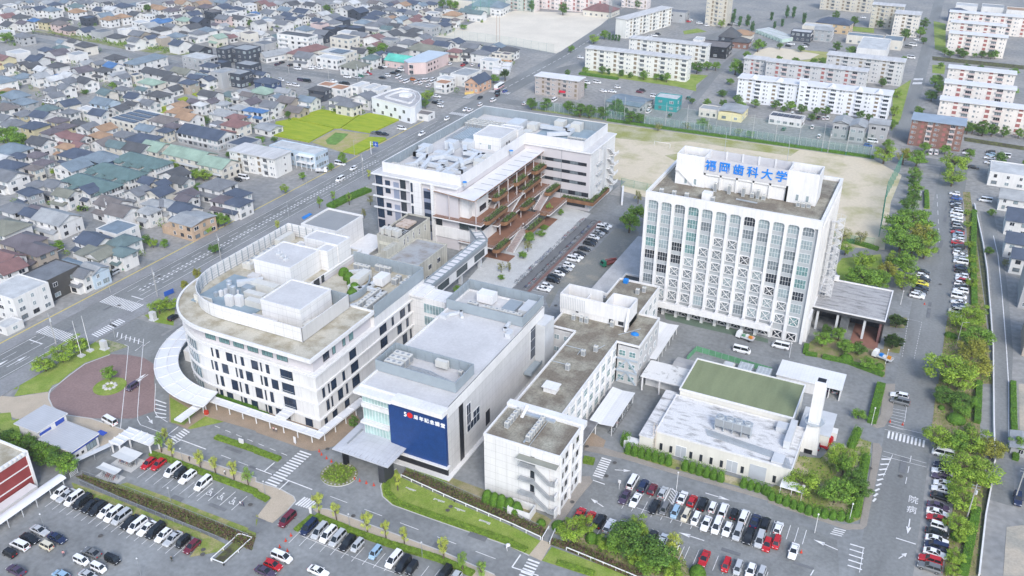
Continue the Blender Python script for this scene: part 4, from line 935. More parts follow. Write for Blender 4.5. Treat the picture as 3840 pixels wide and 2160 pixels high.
# curved entrance canopy and the straight covered walkways
t=T('curved_canopy','white curved entrance canopy wrapping the rounded end of the hospital','canopy',(-188,152,0))
WC=mat('canopy_white',(.64,.65,.67),.5,.05,.2,joint=(2.2,0,.9))
b=MB();A0,A1=-8,112;n=24
def ring(r_,z):return [(-166-r_*math.sin(R(lerp(A0,A1,i/n))),172-r_*math.cos(R(lerp(A0,A1,i/n))),z) for i in range(n+1)]
o,i_=ring(32.0,3.9),ring(25.4,4.5);o2,i2=ring(32.2,4.2),ring(25.4,4.75)
for k in range(n):b.add([o[k],o[k+1],i_[k+1],i_[k],o2[k],o2[k+1],i2[k+1],i2[k]],[(0,1,2,3),(7,6,5,4),(4,5,1,0),(3,2,6,7)])
for k in (0,n):b.add([o[k],i_[k],i2[k],o2[k]],[(0,1,2,3),(3,2,1,0)])
t.part('roof',b,WC)
b=MB()
for r_ in (25.5,28.6,31.9):
 pts=ring(r_,lerp(4.8,4.3,(r_-25.4)/6.6));b.path(pts,.12,0,4)
for k in range(0,n+1,2):b.beam((o2[k][0],o2[k][1],4.3),(i2[k][0],i2[k][1],4.85),.16,.16)
t.part('ribs',b,mat('rib_grey',(.62,.63,.65),.5,0))
for k in range(1,n,3):t.part('column',MB().tube((ring(28.5,0)[k][0],ring(28.5,0)[k][1],0),(ring(28.5,0)[k][0],ring(28.5,0)[k][1],4.1),.18,0,8),FRW)
t.part('drum',MB().prism([(-166-r_*math.sin(R(a)),172-r_*math.cos(R(a))) for r_,a in [(22.2,58),(22.2,88),(25.2,84),(25.2,62)]],0,3.6),WHITE)
t=T('covered_walkway','white flat-roofed walkway bending along the hospital forecourt','canopy',(-145,145,0))
for seg in (((-164.3,134.6),(-164.3,145)),((-164.3,145),(-127.4,145)),((-127.4,145),(-126.2,162))):
 a,c=Vector(seg[0]),Vector(seg[1]);d=(c-a).normalized();nn=Vector((-d.y,d.x))*1.15
 a2=a-d*1.15;c2=c+d*1.15
 b=MB().prism([tuple(a2-nn),tuple(c2-nn),tuple(c2+nn),tuple(a2+nn)],3.1,3.3+.004*len(t.o.children))
 for s_ in (-1,1):b.beam((*(a2+nn*s_*.95),3.42),(*(c2+nn*s_*.95),3.42),.14,.3)
 k=max(2,int((c-a).length/4.2))
 for i in range(k+1):p=a2.lerp(c2,i/k);b.beam((*(p-nn),3.42),(*(p+nn),3.42),.3 if i % 2 else .16,.34)
 t.part('roof',b,WC)
 for i in range(k):p=a.lerp(c,(i+.5)/k);t.part('post',MB().box(p.x-.1,p.x+.1,p.y-.1,p.y+.1,0,3.1),FRW)
b=MB().box(-142.4,-138.8,146.2,151.4,3.5,3.7)
for i in range(4):b.beam((-142.4,146.6+1.5*i,3.8),(-138.8,146.6+1.5*i,3.8),.15,.2)
t.part('door_canopy',b,WC)
# ---------------------------------------------------------------- memorial auditorium
t=T('auditorium','long white auditorium with navy blue tiled front wall and glazed foyer','auditorium',(-103,175,0))
t.part('wall',MB().box(-115,-91.3,149.2,204,0,20.0),TILEW)
b=MB();b.ringwall(rect(-115.4,-91.0,148.6,204.3),.4,19.6,20.5);b.box(-115.6,-104.9,145.9,148.6,19.3,20.1);b.box(-104.9,-90.7,146.2,149.4,19.3,20.6);b.box(-91.2,-90.9,149.4,204.2,17.6,20.5)
t.part('parapet',b,WHITE);t.part('roof',MB().box(-115,-91.4,149.4,204,20.0,20.12),ROOFW)
NAVY=mat('navy_tile_cladding',(.013,.048,.175),.35,.10,.6,fine=.25,coord='P')
t.part('blue_wall',MB().box(-107.2,-91.2,148.3,149.2,3.6,19.3),NAVY)
t.part('blue_wall_sill',MB().box(-107.6,-90.6,147.6,149.2,3.2,3.6),WHITE)
t.part('dark_base',MB().box(-107,-91.3,148.9,149.2,.3,3.2),BLACK)
t.part('plinth',MB().box(-108,-90.2,147.4,204,0,.3),WHITE)
FG=mat('foyer_glass',(.36,.50,.48),.1,.2,.35,spec=.6)
for z,h in ((5.4,3.9),(10.0,3.9),(15.2,3.6)):
 o=t.put('foyer_window',window_mesh(8.2,h,FG,FRW,9,1,.07),(-111.3,148.95,z))
 t.put('foyer_window',window_mesh(2.4,h,FG,FRW,2,1,.07),(-115.03,150.3,z),R(270))
b=MB();b.box(-115.6,-107.2,147.6,149.4,9.3,9.9);b.box(-115.4,-107.2,148.3,149.4,13.9,15.2);b.box(-115.2,-107.2,148.6,149.2,18.8,19.3)
t.part('floor_band',b,WHITE)
WL=mat('white_lettering',(.85,.86,.88),.4,0)
RL=mat('red_lettering',(.62,.02,.02),.4,.05,.5)
for i,ch in enumerate('5●周年記念講堂'):
 if ch=='●':
  b=MB()
  b.add([(math.cos(k*math.pi/10)*.78,-.06,math.sin(k*math.pi/10)*.78) for k in range(20)]+[(math.cos(k*math.pi/10)*.78,.05,math.sin(k*math.pi/10)*.78) for k in range(20)],[tuple(range(20))]+[(k,20+k,20+(k+1) % 20,(k+1) % 20) for k in range(20)])
  me=b.mesh('lettering',RL);t.put('wall_letter',me,(-101.0,148.2,15.9));continue
 me=textmesh(ch,1.8 if i==0 else 1.3,.06,1,.012);me.materials.append(WL)
 x=-102.3 if i==0 else-99.3+1.5*(i-2)
 ob=t.put('wall_letter',me,(x,148.2,15.75));ob.rotation_euler=(R(90),0,0)
b=MB();b.box(-119.2,-102.8,140.0,152.4,5.0,5.25)
b.add([(-119.0,140.2,5.25),(-103,140.2,5.25),(-103,152.4,5.25),(-119,152.4,5.25),(-112.2,146,5.75),(-109,146,5.75),(-109,152.4,5.75),(-112.2,152.4,5.75)],[(0,1,5,4),(1,2,6,5),(4,5,6,7),(3,0,4,7)])
b.box(-116.9,-116.5,143,149.6,5.3,5.7,1);b.box(-104.4,-104.0,141,148,5.3,5.5)
for i in range(9):b.box(-118+i*1.7,-117.97+i*1.7,140.3,146,5.26,5.32+.03*i if i<4 else 5.4,1)
t.part('entrance_canopy',b,[mat('canopy_sheet',(.46,.48,.52),.4,.06,.3,joint=(1.7,0,.85)),GREYM])
t.part('canopy_pillar',MB().box(-117.2,-116.2,141.2,142.4,0,5),BLACK);t.part('canopy_pillar',MB().box(-105.4,-103.6,139.6,143.6,0,5.0),DARK)
for z0,y0,y1,x0,x1,front in ((20.1,155.8,165.2,-115.6,-92.4,1),(20.1,191.4,205.2,-115.6,-91.6,0)):
 screen_wall(t,rect(x0,x1,y0,y1),z0+.2,z0+3.2,True,None,.2,2.4,'plant_screen',SCREEN)
b=MB();b.box(-91.2,-88.2,199,205.2,0,17.5);t.part('rear_bay',b,GREYL)
units(t,'chiller',[(-111.6,158.3+2.1*i) for i in range(3)],5.0,1.7,2.2,20.4)
b=MB();rg=random.Random(5)
for i in range(7):
 y=157.6+i*.55;b.path([(-108.8,y,20.7),(-104.5+i*.3,y,20.7),(-102.5+i*.5,y-1.0,20.9),(-98+i*.4,157+i*.35,20.9)],.12,0,5)
t.part('pipe_bundle',b,STEEL)
t.part('switch_box',MB().box(-102.4,-99.0,163,164.2,20.9,22.9),AC);t.part('air_handler',MB().box(-104,-97,156.6,158,20.2,21.2),GREYL);units(t,'condenser',[(-95,157.6),(-95,163)],1,1,1.6,20.2)
units(t,'condenser',[(-104.5+1.75*i,194.4) for i in range(7)]+[(-109.5,194.6),(-108,194.6)],1.6,1.3,2.0,20.3)
t.part('air_handler',MB().box(-109.5,-104.5,198.2,201.6,20.6,23.4),WHITE);t.part('air_handler',MB().box(-101,-97,196,203,20.3,21.2),SCREEN);t.part('air_handler',MB().box(-95.4,-92.6,196.5,203,20.3,22.4),GREYL)
duct(t,[(-113,188,20.6),(-110.5,190.8,20.6),(-109,188.6,20.6)],.8);duct(t,[(-95.4,190.8,20.8),(-95,187.6,20.8),(-93,187.2,20.8)],.9)
t.part('vent_box',MB().box(-114.8,-112.6,186,187.6,20.1,21.2),GREYL);t.part('vent_box',MB().box(-93.6,-92,184.6,186.6,20.1,21.4),GREYL)
for y0,y1,z0,z1 in ((155.1,157.1,.4,19.2),(168.8,171.0,2.2,6.5)):t.put('dark_slot',window_mesh(y1-y0,z1-z0,BLACK,FRD,1,4 if z1>10 else 1,.06),(-91.27,(y0+y1)/2,z0),R(90))
for y0,y1,z0,z1,nx,nz in ((158.8,160.9,8.6,15.0,2,2),(158.8,165.5,6.6,9.0,4,1),(162,165.5,9.0,11,2,1),(195.8,199.8,7,19.4,1,4)):win(t,'e',(y0+y1)/2,-91.3,z0,y1-y0,z1-z0,GLASS,FRW,nx,nz)
t.part('side_balcony',MB().box(-91.2,-88.8,191.4,198.6,5.0,5.6).box(-88.9,-88.75,191.4,198.6,5.6,6.3),SCREEN)
t.part('door',MB().box(-91.3,-91.2,205-1,203.6,.3,2.8),DARK)
# ---------------------------------------------------------------- terraced research building
t=T('terraced_building','large white research building with planted wooden terraces and ducts on its roof','university building',(-155,305,0))
b=MB();b.box(-188,-152.2,263,350,0,24.6);b.box(-152.2,-123.2,319,346,0,24.6)
t.part('wall',b,LAV)
b=MB()
for z in (24.6,):b.box(-189,-152,261.8,351,z,z+.45);b.box(-152,-122.4,318.4,346.8,z,z+.447)
for z in (20.1,15.6,11.0):b.box(-189,-171.8,262.2,263,z,z+.4)
b.box(-171.8,-166.9,261.6,263,0,24.6);b.box(-163,-161.8,261.8,263,0,24.6);b.box(-123.2,-122.8,319,346,0,24.6)
t.part('white_wall',b,PANEL)
t.part('roof',MB().box(-188.4,-152.4,262.4,350.4,25.05,25.1).box(-152.4,-123,319,346.2,25.05,25.1),ROOFW)
b=MB();sc_=[(-185.6,264.8),(-152.0,264.8),(-152.0,319.8),(-126.4,319.8),(-126.4,346),(-185.6,346)]
b.ringwall(sc_,.3,25.1,29.0);t.part('plant_screen',b,mat('bright_panel',(.64,.64,.65),.6,.06,.2,streak=.06))
ins=offset(sc_,.45);b=MB()
for i in (3,4,5):
 a,c=Vector(ins[i]),Vector(ins[(i+1) % 6]);L_=(c-a).length;k=int(L_/1.9)
 for j in range(k):p=a.lerp(c,j/k);b.box(p.x-.12,p.x+.12,p.y-.12,p.y+.12,25.1,28.9)
 b.beam((*Vector(offset(sc_,.36)[i]),27.0),(*Vector(offset(sc_,.36)[(i+1) % 6]),27.0),.08,3.7)
 for zz in range(5):b.beam((*a,25.6+.75*zz),(*c,25.6+.75*zz),.06,.1)
t.part('screen_posts',b,SCREEN)
CHK=mat('blue_grey_panel',(.22,.25,.33),.5,.05,.4)
for r_,z in enumerate((20.6,16.1,11.5,7.0,2.6)):
 h=3.6;sh=(r_ % 2)*1.6
 win(t,'s',-186.2,262.95,z,3.0,h,GLASS,FRD,3,2);win(t,'s',-182.4,262.95,z+(1.5 if r_ % 2 else .2),2.2,1.9,GLASS,FRD,2,1)
 t.part('accent_panel',MB().box(-179.8,-177.4,262.88,263,z,z+(h if r_ % 2 else 2)),CHK)
 win(t,'s',-175.6,262.95,z,2.4,h,GLASSD,FRD,1,1)
 win(t,'s',-170.9,261.58,z,.9,h,GLASS,FRD,1,2)
t.part('accent_panel',MB().box(-166.7,-163.1,262.85,263,2,22.4),CHK)
for z in (18.6,14.2,9.8,5.4):win(t,'s',-164.9,262.85,z,3.2,2.8,GLASS,FRD,3,3)
for z,x0,x1 in ((19.1,-146.5,-124.6),(15.0,-146.5,-124.6),(10.9,-146.5,-124.6),(6.0,-141,-123.4)):
 for i in range(6):
  w_=(x1-x0)/6;win(t,'s',x0+w_*(i+.5),319,z,w_-.04,1.35 if z>7 else 1.8,GLASSD if i % 2 else mat('grey_glass',(.10,.13,.15)),FRD,3,1,.05)
for x,w_ in ((-134.8,2.4),(-130,5.4),(-126,2.6)):win(t,'s',x,319,1.2,w_,1.8,GLASSD,FRD,3,1)
t.part('drain_pipe',MB().tube((-135.6,318.9,0),(-135.6,318.9,24.6),.09),GREYM)
# external stairs on the right end
for k in range(4):
 z=4.4+4.3*k;b=MB();b.beam((-122.1,342,z),(-122.1,337,z+4.0),1.4,.25);b.box(-122.8,-120.6,340.6,345.4,z-.2,z);b.box(-120.7,-120.5,340.6,345.4,z,z+1.1);b.beam((-121.4,342,z+.9),(-121.4,337,z+4.9),.08,.5)
 t.part('end_stair',b,WHITE)
 t.part('end_balcony',MB().box(-122.8,-121.4,324.6,328,z+1,z+1.2).box(-121.5,-121.4,324.6,328,z+1.2,z+2.2),GREYL)
t.part('end_fin',MB().box(-122.8,-121.2,328.6,328.9,6,24).box(-122.8,-121.2,331,331.3,6,24).box(-122.8,-122.5,329,331,6,24),GREYL)
# canopy roof above the terraces
b=MB();b.prism([(-164.6,262.4),(-143.6,259.6),(-143.6,325.5),(-151.8,325.5),(-151.8,264.7),(-164.6,264.7)],22.3,22.6,0,1)
for i in range(10):b.box(-149.6,-144.6,270.4+5.6*i,270.75+5.6*i,22.61,22.64,2)
t.part('terrace_canopy',b,[mat('orange_soffit',(.30,.16,.08),.5,.1,.3),mat('bright_panel',(.82,.83,.85)),GREYM])
FLZ=(4.4,8.7,13.0,17.3)
# terrace floors, stepping back as they rise
FL={4.4:[(-152,262,-136,299),(-138,299,-131.6,317)],8.7:[(-152,272,-140.5,319)],13.0:[(-162,260.6,-141.5,300),(-152,300,-142.8,319)],17.3:[(-152,276,-144,319)]}
for z,l in FL.items():
 b=MB()
 for i,(x0,y0,x1,y1) in enumerate(l):b.box(x0,x1,y0,y1,z-.5+.003*i,z+.003*i,0,1)
 t.part('terrace_floor',b,[WHITE,DECK])
 b=MB()
 for x0,y0,x1,y1 in l:
  for hh in (.5,1.0):b.beam((x1-.1,y0,z+hh),(x1-.1,y1,z+hh),.05,.05);b.beam((x0,y0+.1,z+hh),(x1,y0+.1,z+hh),.05,.05)
  for i in range(int((y1-y0)/1.6)):b.tube((x1-.1,y0+1.6*i,z),(x1-.1,y0+1.6*i,z+1),.03,0,4)
 t.part('railing',b,STEEL)
b=MB();b.box(-152.3,-148.6,264.5,318.9,0,22.3);t.part('inner_wall',b,WHITE)
for z in FLZ[:3]+(17.3,.2):
 for i in range(9):win(t,'e',270+5.6*i,-148.6,z+.5,3.6 if i % 3 else 5.0,2.5,GLASSD if i % 2 else GLASS,FRD,3,1)
b=MB();b.box(-161.6,-146.6,267.2,276,13,22.3);t.part('upper_room',b,WHITE)
for x in (-158.6,-156.6,-154.8):win(t,'s',x,267.2,19.4,1.0,1.3,GLASS,FRD,1,1)
for z in (13.3,18.2):win(t,'s',-161.0,266.9,z,2.0,3.0,GLASS,FRD,2,2)
for z in (14.3,19.5):win(t,'e',271.5,-146.6,z,5.0,2.2,GLASSD,FRD,4,1)
b=MB();b.box(-162,-143.2,262.6,263,4.4,8.8);b.box(-162,-161.6,263,276,4.4,13);b.box(-143.6,-143.2,263,276,4.4,8.8);t.part('front_room_wall',b,WHITE)
b=MB();b.box(-159,-143.4,263.6,263.8,8.8,12.4);t.part('front_glazing',b,mat('slate_glass',(.06,.08,.085),.1,.3,.3,spec=.5));win(t,'s',-160.4,262.8,8.9,2.6,3.6,GLASSD,FRD,3,2)  # dark slate-coloured glass, the same as on the sky bridge
for x,y,z0,z1 in ((-155,261.2,13,22.3),(-143.9,261.2,4.4,22.3))+tuple((-143.2,278+7.6*i,0,22.3) for i in range(6))+tuple((-137.2,264+9*i,0,4.0) for i in range(6))+tuple((-140.8,274+9*i,4.4,8.4) for i in range(5)):t.part('column',MB().tube((x,y,z0),(x,y,z1),.22,0,8),mat('pinkish_column',(.46,.42,.42),.5,.05,.4))
LEAF=mat('planter_foliage',(.055,.105,.025),.8,.35,.9)
LEAF2=mat('planter_foliage_light',(.12,.17,.04),.8,.3,.9)
def tuft(b,x0,x1,y0,y1,z,n,hmax,rg,mi=2):
 for _ in range(n):
  cx,cy,cz=rg.uniform(x0,x1),rg.uniform(y0,y1),z+rg.random()**1.4*hmax
  s_=rg.uniform(.14,.34);u=Vector((rg.uniform(-1,1),rg.uniform(-1,1),rg.uniform(-.6,.9))).normalized();v=u.orthogonal().normalized()
  b.add([tuple(Vector((cx,cy,cz))+u*s_*a+v*s_*.6*c) for a,c in ((-1,0),(0,-1),(1,0),(0,1))],[(0,1,2,3)],mi+(rg.random()<.35))
rg=random.Random(21)
PL=[(-143.6,276,284,17.3),(-143.8,293,302,17.3),(-142.4,308,316.5,17.3),(-141.2,264,279,13.0),(-142.6,297,312,13.0),(-139.6,275,284,8.7),(-139.2,291,299,8.7),(-137.0,309,319,8.7),(-135.4,260.5,269.5,4.4),(-132.2,281,293,4.4)]
for x,y0,y1,z in PL:
 b=MB();b.prism([(x-1.1,y0-.9),(x+.5,y0-.9),(x+1.3,y0+.5),(x+1.3,y1),(x-1.1,y1)],z-.55,z+.85,0,1)
 tuft(b,x-.9,x+1.1,y0-.5,y1-.2,z+.85,260,1.1,rg)
 t.part('planter',b,[WOOD,mat('soil',(.07,.05,.03),.95,.2,1),LEAF,LEAF2])
 b=MB();b.beam((x-1.2,y0-.9,z+1.4),(x-1.2,y1,z+1.4),.05,.05);b.beam((x-1.2,y0-.9,z+1.0),(x-1.2,y1,z+1.0),.04,.04);t.part('planter_rail',b,STEEL)
b=MB();b.box(-134.4,-120.2,316.4,318.9,3.6,5.1,0,1);b.box(-122.7,-120.2,318.9,335,3.6,5.1,0,1);tuft(b,-134,-120.6,316.8,318.4,5.1,420,.9,rg);tuft(b,-122.2,-120.5,319,334.6,5.1,380,.9,rg)
t.part('planter',b,[WOOD,mat('soil',(.07,.05,.03)),LEAF,LEAF2])
def stair(x0,x1,y0,y1,z0,z1,n=16):
 b=MB()
 for i in range(n):b.box(x0,x1,lerp(y0,y1,i/n),lerp(y0,y1,(i+1)/n),lerp(z0,z1,i/n),lerp(z0,z1,(i+1)/n),1)
 for x in (x0-.06,x1+.06):
  b.beam((x,y0,z0+.2),(x,y1,z1+.2),.12,.6);b.beam((x,y0,z0+1.1),(x,y1,z1+1.1),.06,.06)
  for i in range(8):p=Vector((x,y0,z0+.2)).lerp(Vector((x,y1,z1+.2)),i/8);b.tube(tuple(p),(p.x,p.y,p.z+.9),.025,0,4)
 t.part('terrace_stair',b,[WHITE,mat('stair_tread',(.34,.29,.28),.8,.1,.5)])
stair(-136.2,-133.2,270,283,0,4.4);stair(-139.6,-136.8,301,313,4.4,8.7);stair(-147.2,-144.8,277,286,13,17.3);stair(-144.2,-141.8,286,296,8.7,13.0)
b=MB()
for x,y in ((-133.4,304),(-146,283),(-141.5,300),(-133.8,298.5)):b.ringwall(rect(x-1.2,x+1.2,y-1.2,y+1.2),.25,4.4 if x>-140 else 8.7,5.0 if x>-140 else 9.3)
t.part('bench',b,WOOD)
t.part('wood_ground',MB().box(-146,-131.4,262.4,268,0,.12).box(-136,-131,294,306,0,.12),DECK)
# ducts and plant on the roof
for pts in ([(-181,287,27.6),(-181,281,27.6),(-176.5,281,27.6),(-176.5,274,26.6),(-179,272,26.2)],[(-174,296,27.6),(-170.4,291,27.6),(-170.4,285,27.2),(-174,280.5,27),(-172,271.5,26.4)],[(-168,297,27.4),(-164.8,291.5,27.4),(-159.6,291.5,27.4),(-159.6,286.5,26.8),(-162,281,26.6),(-162,272.5,26.4)],[(-170.4,285,27.0),(-163,284.4,27.0),(-160,280.5,26.8)],[(-175,276.6,26.4),(-166,276.2,26.4),(-166,273,26.4)],[(-157.6,287.4,27.0),(-157.6,293,27.0),(-163.4,295.4,27.0)],[(-168.4,269,26),(-165.2,269,26),(-165.2,275.4,26),(-158,275.4,26),(-158,278.6,26)],[(-152,336,27),(-141.8,336,27),(-141.8,341.5,27)],[(-146,329,26.6),(-139,333.4,26.6),(-139,338,26.6)]):duct(t,pts,1.5)
for x0,x1,y0,y1,z1 in ((-184,-179.6,288,292,28.4),(-177,-172.6,296.5,300.5,28.6),(-171.6,-167,301,305,28.2),(-176.6,-172.6,287,290.6,27.2),(-169.5,-166.4,278.4,281,27.4),(-156.6,-153.4,283,287,28),(-158.6,-153.6,290,294.6,27.4),(-171.5,-163.5,266.6,269.8,27.0),(-163.0,-158.2,266.6,272,27),(-148.6,-144.4,340.4,344.6,28.6),(-141,-136.8,340.4,344.6,28.6),(-166,-160,330,338,28.4),(-158,-154,333,338,28),(-157,-153.6,326,330,27)):
 t.part('air_handler',MB().box(x0,x1,y0,y1,25.3,z1),AC if x0>-160 else mat('duct_metal',(.62,.66,.70)))
block(t,-167.6,-155.4,303.6,318,25.1,30.8);block(t,-163.6,-154.8,318.2,323,25.1,30.2)
for x,w_ in ((-160.4,1.4),(-164.4,.9)):win(t,'s',x,303.6,25.6 if w_>1 else 27,w_,2 if w_>1 else .8,GLASSL,FRW,2,1)
for y in (309,311):win(t,'e',y,-155.4,26.6,.9,1.2,GLASSD,FRD,1,1)
units(t,'condenser',[(-184+2.1*i,267.2+1.6*j) for i in range(6) for j in range(3)],1.7,1.1,2.0,25.1)
units(t,'condenser',[(-183+2.0*i,326+2.2*j) for i in range(8) for j in range(4)],1.7,1.1,2.2,25.1)
units(t,'condenser',[(-136.5+1.6*i,328.6) for i in range(6)],1.4,1.2,2.0,25.1)
t.part('plant_deck',MB().box(-152.4,-127,330.5,345.4,25.1,25.3),DG);t.part('plant_deck',MB().box(-180,-168,309,324,25.1,26.2),DG)
b=MB()
for i in range(8):b.beam((-182+i,306,26.2),(-182+i,324,26.2),.3,.3)
t.part('pipe_rack',b,STEEL)
for x,y in ((-163.4,265.6-1.6),(-151.0,302)):t.part('roof_hydrant',MB().tube((x+12.5 if y<270 else x,y+2,25.1),(x+12.5 if y<270 else x,y+2,26.4),.8,0,10).dome((x+12.5 if y<270 else x,y+2,26.4),.9,.9,.3,1,10,2),[STEEL,mat('blue_sheet',(.01,.18,.55))])
# ---------------------------------------------------------------- old concrete hospital block, grey hall, sky bridge
t=T('old_concrete_block','streaked old concrete building with rusty rooftop tanks between hospital and terraced building','building',(-160,244,0))
t.part('wall',MB().box(-171,-161.8,237.8,258.6,0,12.6).box(-161.8,-149.2,229.6,249,0,8.6).box(-171,-165,228,237.8,0,6).box(-164,-161.8,229.6,237.8,0,12.0),CONC)
b=MB().ringwall(rect(-171.1,-161.7,237.7,258.7),.3,12.6,13.3).ringwall(rect(-161.7,-149.1,229.5,249.1),.3,8.6,9.2);t.part('parapet',b,CONC)
t.part('roof',MB().box(-170.8,-162,238,258.4,12.6,12.7),mat('dark_old_roof',(.10,.10,.10),.9,.25,.2,fine=.1));t.part('roof',MB().box(-161.4,-149.4,229.8,248.8,8.6,8.7),mat('blotchy_grey_roof',(.34,.36,.38),.9,col2=(.25,.23,.21),scale=.2,thr=(.45,.65)))
t.part('tank_platform',MB().box(-168.4,-163.4,246,252,13.4,14.2),mat('rusty_panel',(.50,.42,.36),.8,col2=(.30,.20,.14),scale=.7,thr=(.5,.65)))
for i in range(5):t.part('old_tank',MB().box(-170.4+1.5*i,-169.2+1.5*i,239.2+.6*(i % 2),242+.6*(i % 2),12.7,15.0),AC)
b=MB()
for i in range(8):b.path([(-170+i,242.6,13),(-169.5+i,244.6,13.3+.3*(i % 3)),(-168+i*.8,245.6,13)],.12,0,5)
t.part('roof_pipe',b,STEEL)
for y in (241,243.2,247.2,251,255):win(t,'e',y,-161.8,9.6,.7,2.4,GLASSD,FRW,1,2)
for y,z in ((235,1),(237,4.6),(243,4.6)):win(t,'e',y,-149.2,z,2.2,1.8,GLASSD,FRW,2,1)
for x in (-159,-156):win(t,'s',x,229.6,1.2,1.4,1.6,GLASSD,FRW,2,1)
win(t,'s',-167.5,237.8,9.6,5.4,1.4,mat('cream_panel',(.6,.59,.5),.6,0),CONC,3,1)
t.part('white_silo',MB().tube((-172.6,233,0),(-172.6,233,7),1.0,0,12),WHITE)
t=T('grey_roof_hall','white hall with flat grey roof beside the main road behind the hospital','hall',(-193,242,0))
t.part('wall',MB().box(-200.8,-185.4,233.6,249.6,0,12.4),PANEL);t.part('parapet',MB().ringwall(rect(-201,-185.2,233.4,249.8),.4,12.2,13.2),WHITE)
t.part('roof',MB().box(-200.6,-185.6,233.8,249.4,12.4,12.55),mat('grey_sheet_roof',(.27,.28,.285),.7,.05,.2,stripes=(.8,0,.9)))
t.part('low_wing',MB().box(-185.3,-176,233.8,252,0,4.2).box(-185.3,-175.2,233.4,252.4,4.2,4.7),WHITE)
win(t,'e',237.5,-185.4,7,1.4,1.6,GLASSD,FRD,1,1);win(t,'s',-190,233.6,9.2,1.6,1.6,GLASSD,FRD,2,1)
t=T('sky_bridge','enclosed white sky bridge with framed glass roof linking hospital and terraced building','bridge',(-141,238,0))
def sbox(a,c,w_,z0,z1):
 a=Vector(a);c=Vector(c);d=(c-a).normalized();nn=Vector((-d.y,d.x))*w_/2
 return [tuple(a-nn),tuple(c-nn),tuple(c+nn),tuple(a+nn)],d,nn
for a,c in (((-138.8,208),(-138.8,257)),((-138.8,256.2),(-147.6,265.4))):
 pl,d,nn=sbox(a,c,3.4,0,0)
 t.part('wall',MB().prism(pl,4.6+.01*(a[1]>250),9.6+.01*(a[1]>250)),WHITE)
 pl2,_,_=sbox(a,c,3.8,0,0);b=MB().ringwall(pl2,.2,9.4,10.3);A_,C_=Vector(a),Vector(c)
 k=int((C_-A_).length/2.6)
 for i in range(k+1):p=A_.lerp(C_,i/k);b.beam((*(p-nn),10.2),(*(p+nn),10.2),.18,.2)
 t.part('roof_frame',b,SCREEN);t.part('roof_panel',MB().prism(sbox(a,c,3.2,0,0)[0],9.7,9.85),mat('bright_panel',(.82,.83,.85)))
for i in range(4):win(t,'e',213+12.6*i,-137.1,5.2,7.4,2.5,mat('slate_glass',(.06,.08,.085)),FRD,8,2,.08)
t.part('dark_fascia',MB().box(-137.1,-136.95,208,256,8.2,9.4),GREYM)
for y in (212,226,240,254):t.part('pier',MB().box(-139.4,-138.2,y-.5,y+.5,0,4.6),GREYL)
# ---------------------------------------------------------------- buildings at the lower left
t=T('white_shop','white two-part shop with grey ribbed roofs beside the red building','shop',(-188,116,0))
RIB=mat('ribbed_grey_roof',(.47,.48,.50),.45,.04,.3,stripes=(.7,0,.85),metal=.1)
t.part('wall',MB().box(-198,-190,112.4,120.4,0,5.4).box(-190,-178.2,112.0,119.6,0,3.7),WHITE)
t.part('roof',MB().box(-198.6,-189.8,111.6,121,5.4,5.7,0,1).box(-189.6,-177.6,111.2,120,3.7,4.0,0,1),[WHITE,RIB])
SB=mat('shop_blue',(.03,.07,.36),.5,.05,.4)
t.part('fascia',MB().box(-178.1,-177.9,111.4,119.8,3.0,3.75).box(-178.6,-176.2,119.8,121.2,3.7,3.9),SB)
t.part('shop_sign',MB().box(-189.97,-189.85,117,119.6,3.9+.2,5.5),SB);t.part('shop_sign',MB().box(-190,-189.9,111.6+.6,115.6,4.2,4.9),SB)
win(t,'e',117.4,-178.2,.8,3.0,2.0,GLASSL,FRD,3,1)
for y in (113,114.6):win(t,'e',y,-178.2,1.2,.7,.7,GLASSD,FRB,1,1)
win(t,'s',-193.5,112.4,1.8,1.4,1.0,GLASSD,FRB,2,1)
t=T('red_building','dark red walled building with white bands and serrated parapet at the lower left corner','building',(-187,88,0))
REDW=mat('red_wall',(.24,.045,.045),.6,.08,.4,stripes=(0,.45,.86))
t.part('wall',MB().box(-202,-179.4,66,101.6,0,10.0),REDW)
b=MB();b.ringwall(rect(-202.3,-179.1,65.7,101.9),.5,9.6,10.6)
for z in (6.6,3.4):b.box(-179.4,-179.2,66,101.4,z,z+.22)
b.box(-179.4,-179.0,101.2,101.8,0,9.6)
for i in range(30):b.box(-179.3,-178.7,67+1.15*i,67.5+1.15*i,10.2,10.75)
t.part('trim',b,WHITE);t.part('roof',MB().box(-201.8,-179.6,66.2,101.4,10,10.1),BEIGE)
t.part('roof_tank',MB().box(-190,-187.5,96,98,10.1,11.6),WHITE)
t=T('arched_walkway','pale translucent arched walkway roof along the red building wall','canopy',(-173.6,95,0))
b=MB()
for i in range(6):
 a0,a1=math.pi*i/6,math.pi*(i+1)/6
 b.add([(-173.8+1.4*math.cos(a0),84,2.4+.6*math.sin(a0)),(-173.8+1.4*math.cos(a1),84,2.4+.6*math.sin(a1)),(-173.8+1.4*math.cos(a1),105,2.4+.6*math.sin(a1)),(-173.8+1.4*math.cos(a0),105,2.4+.6*math.sin(a0))],[(0,3,2,1)])
t.part('roof',b,mat('milky_roof',(.66,.68,.70),.4,.05,.3,stripes=(0,0,1)))
for i in range(6):t.part('post',MB().box(-172.6,-172.45,85+3.8*i,85.15+3.8*i,0,2.5).box(-175.1,-174.95,85+3.8*i,85.15+3.8*i,0,2.5),GREYL)
t.part('lower_wall',MB().box(-178.9,-176.4,70,100,0,2.3),mat('roller_shutter',(.6,.6,.61),.5,.04,.3))
t=T('corner_canopy','white L-shaped canopy beside the crossing near the white shop','canopy',(-168,122,0))
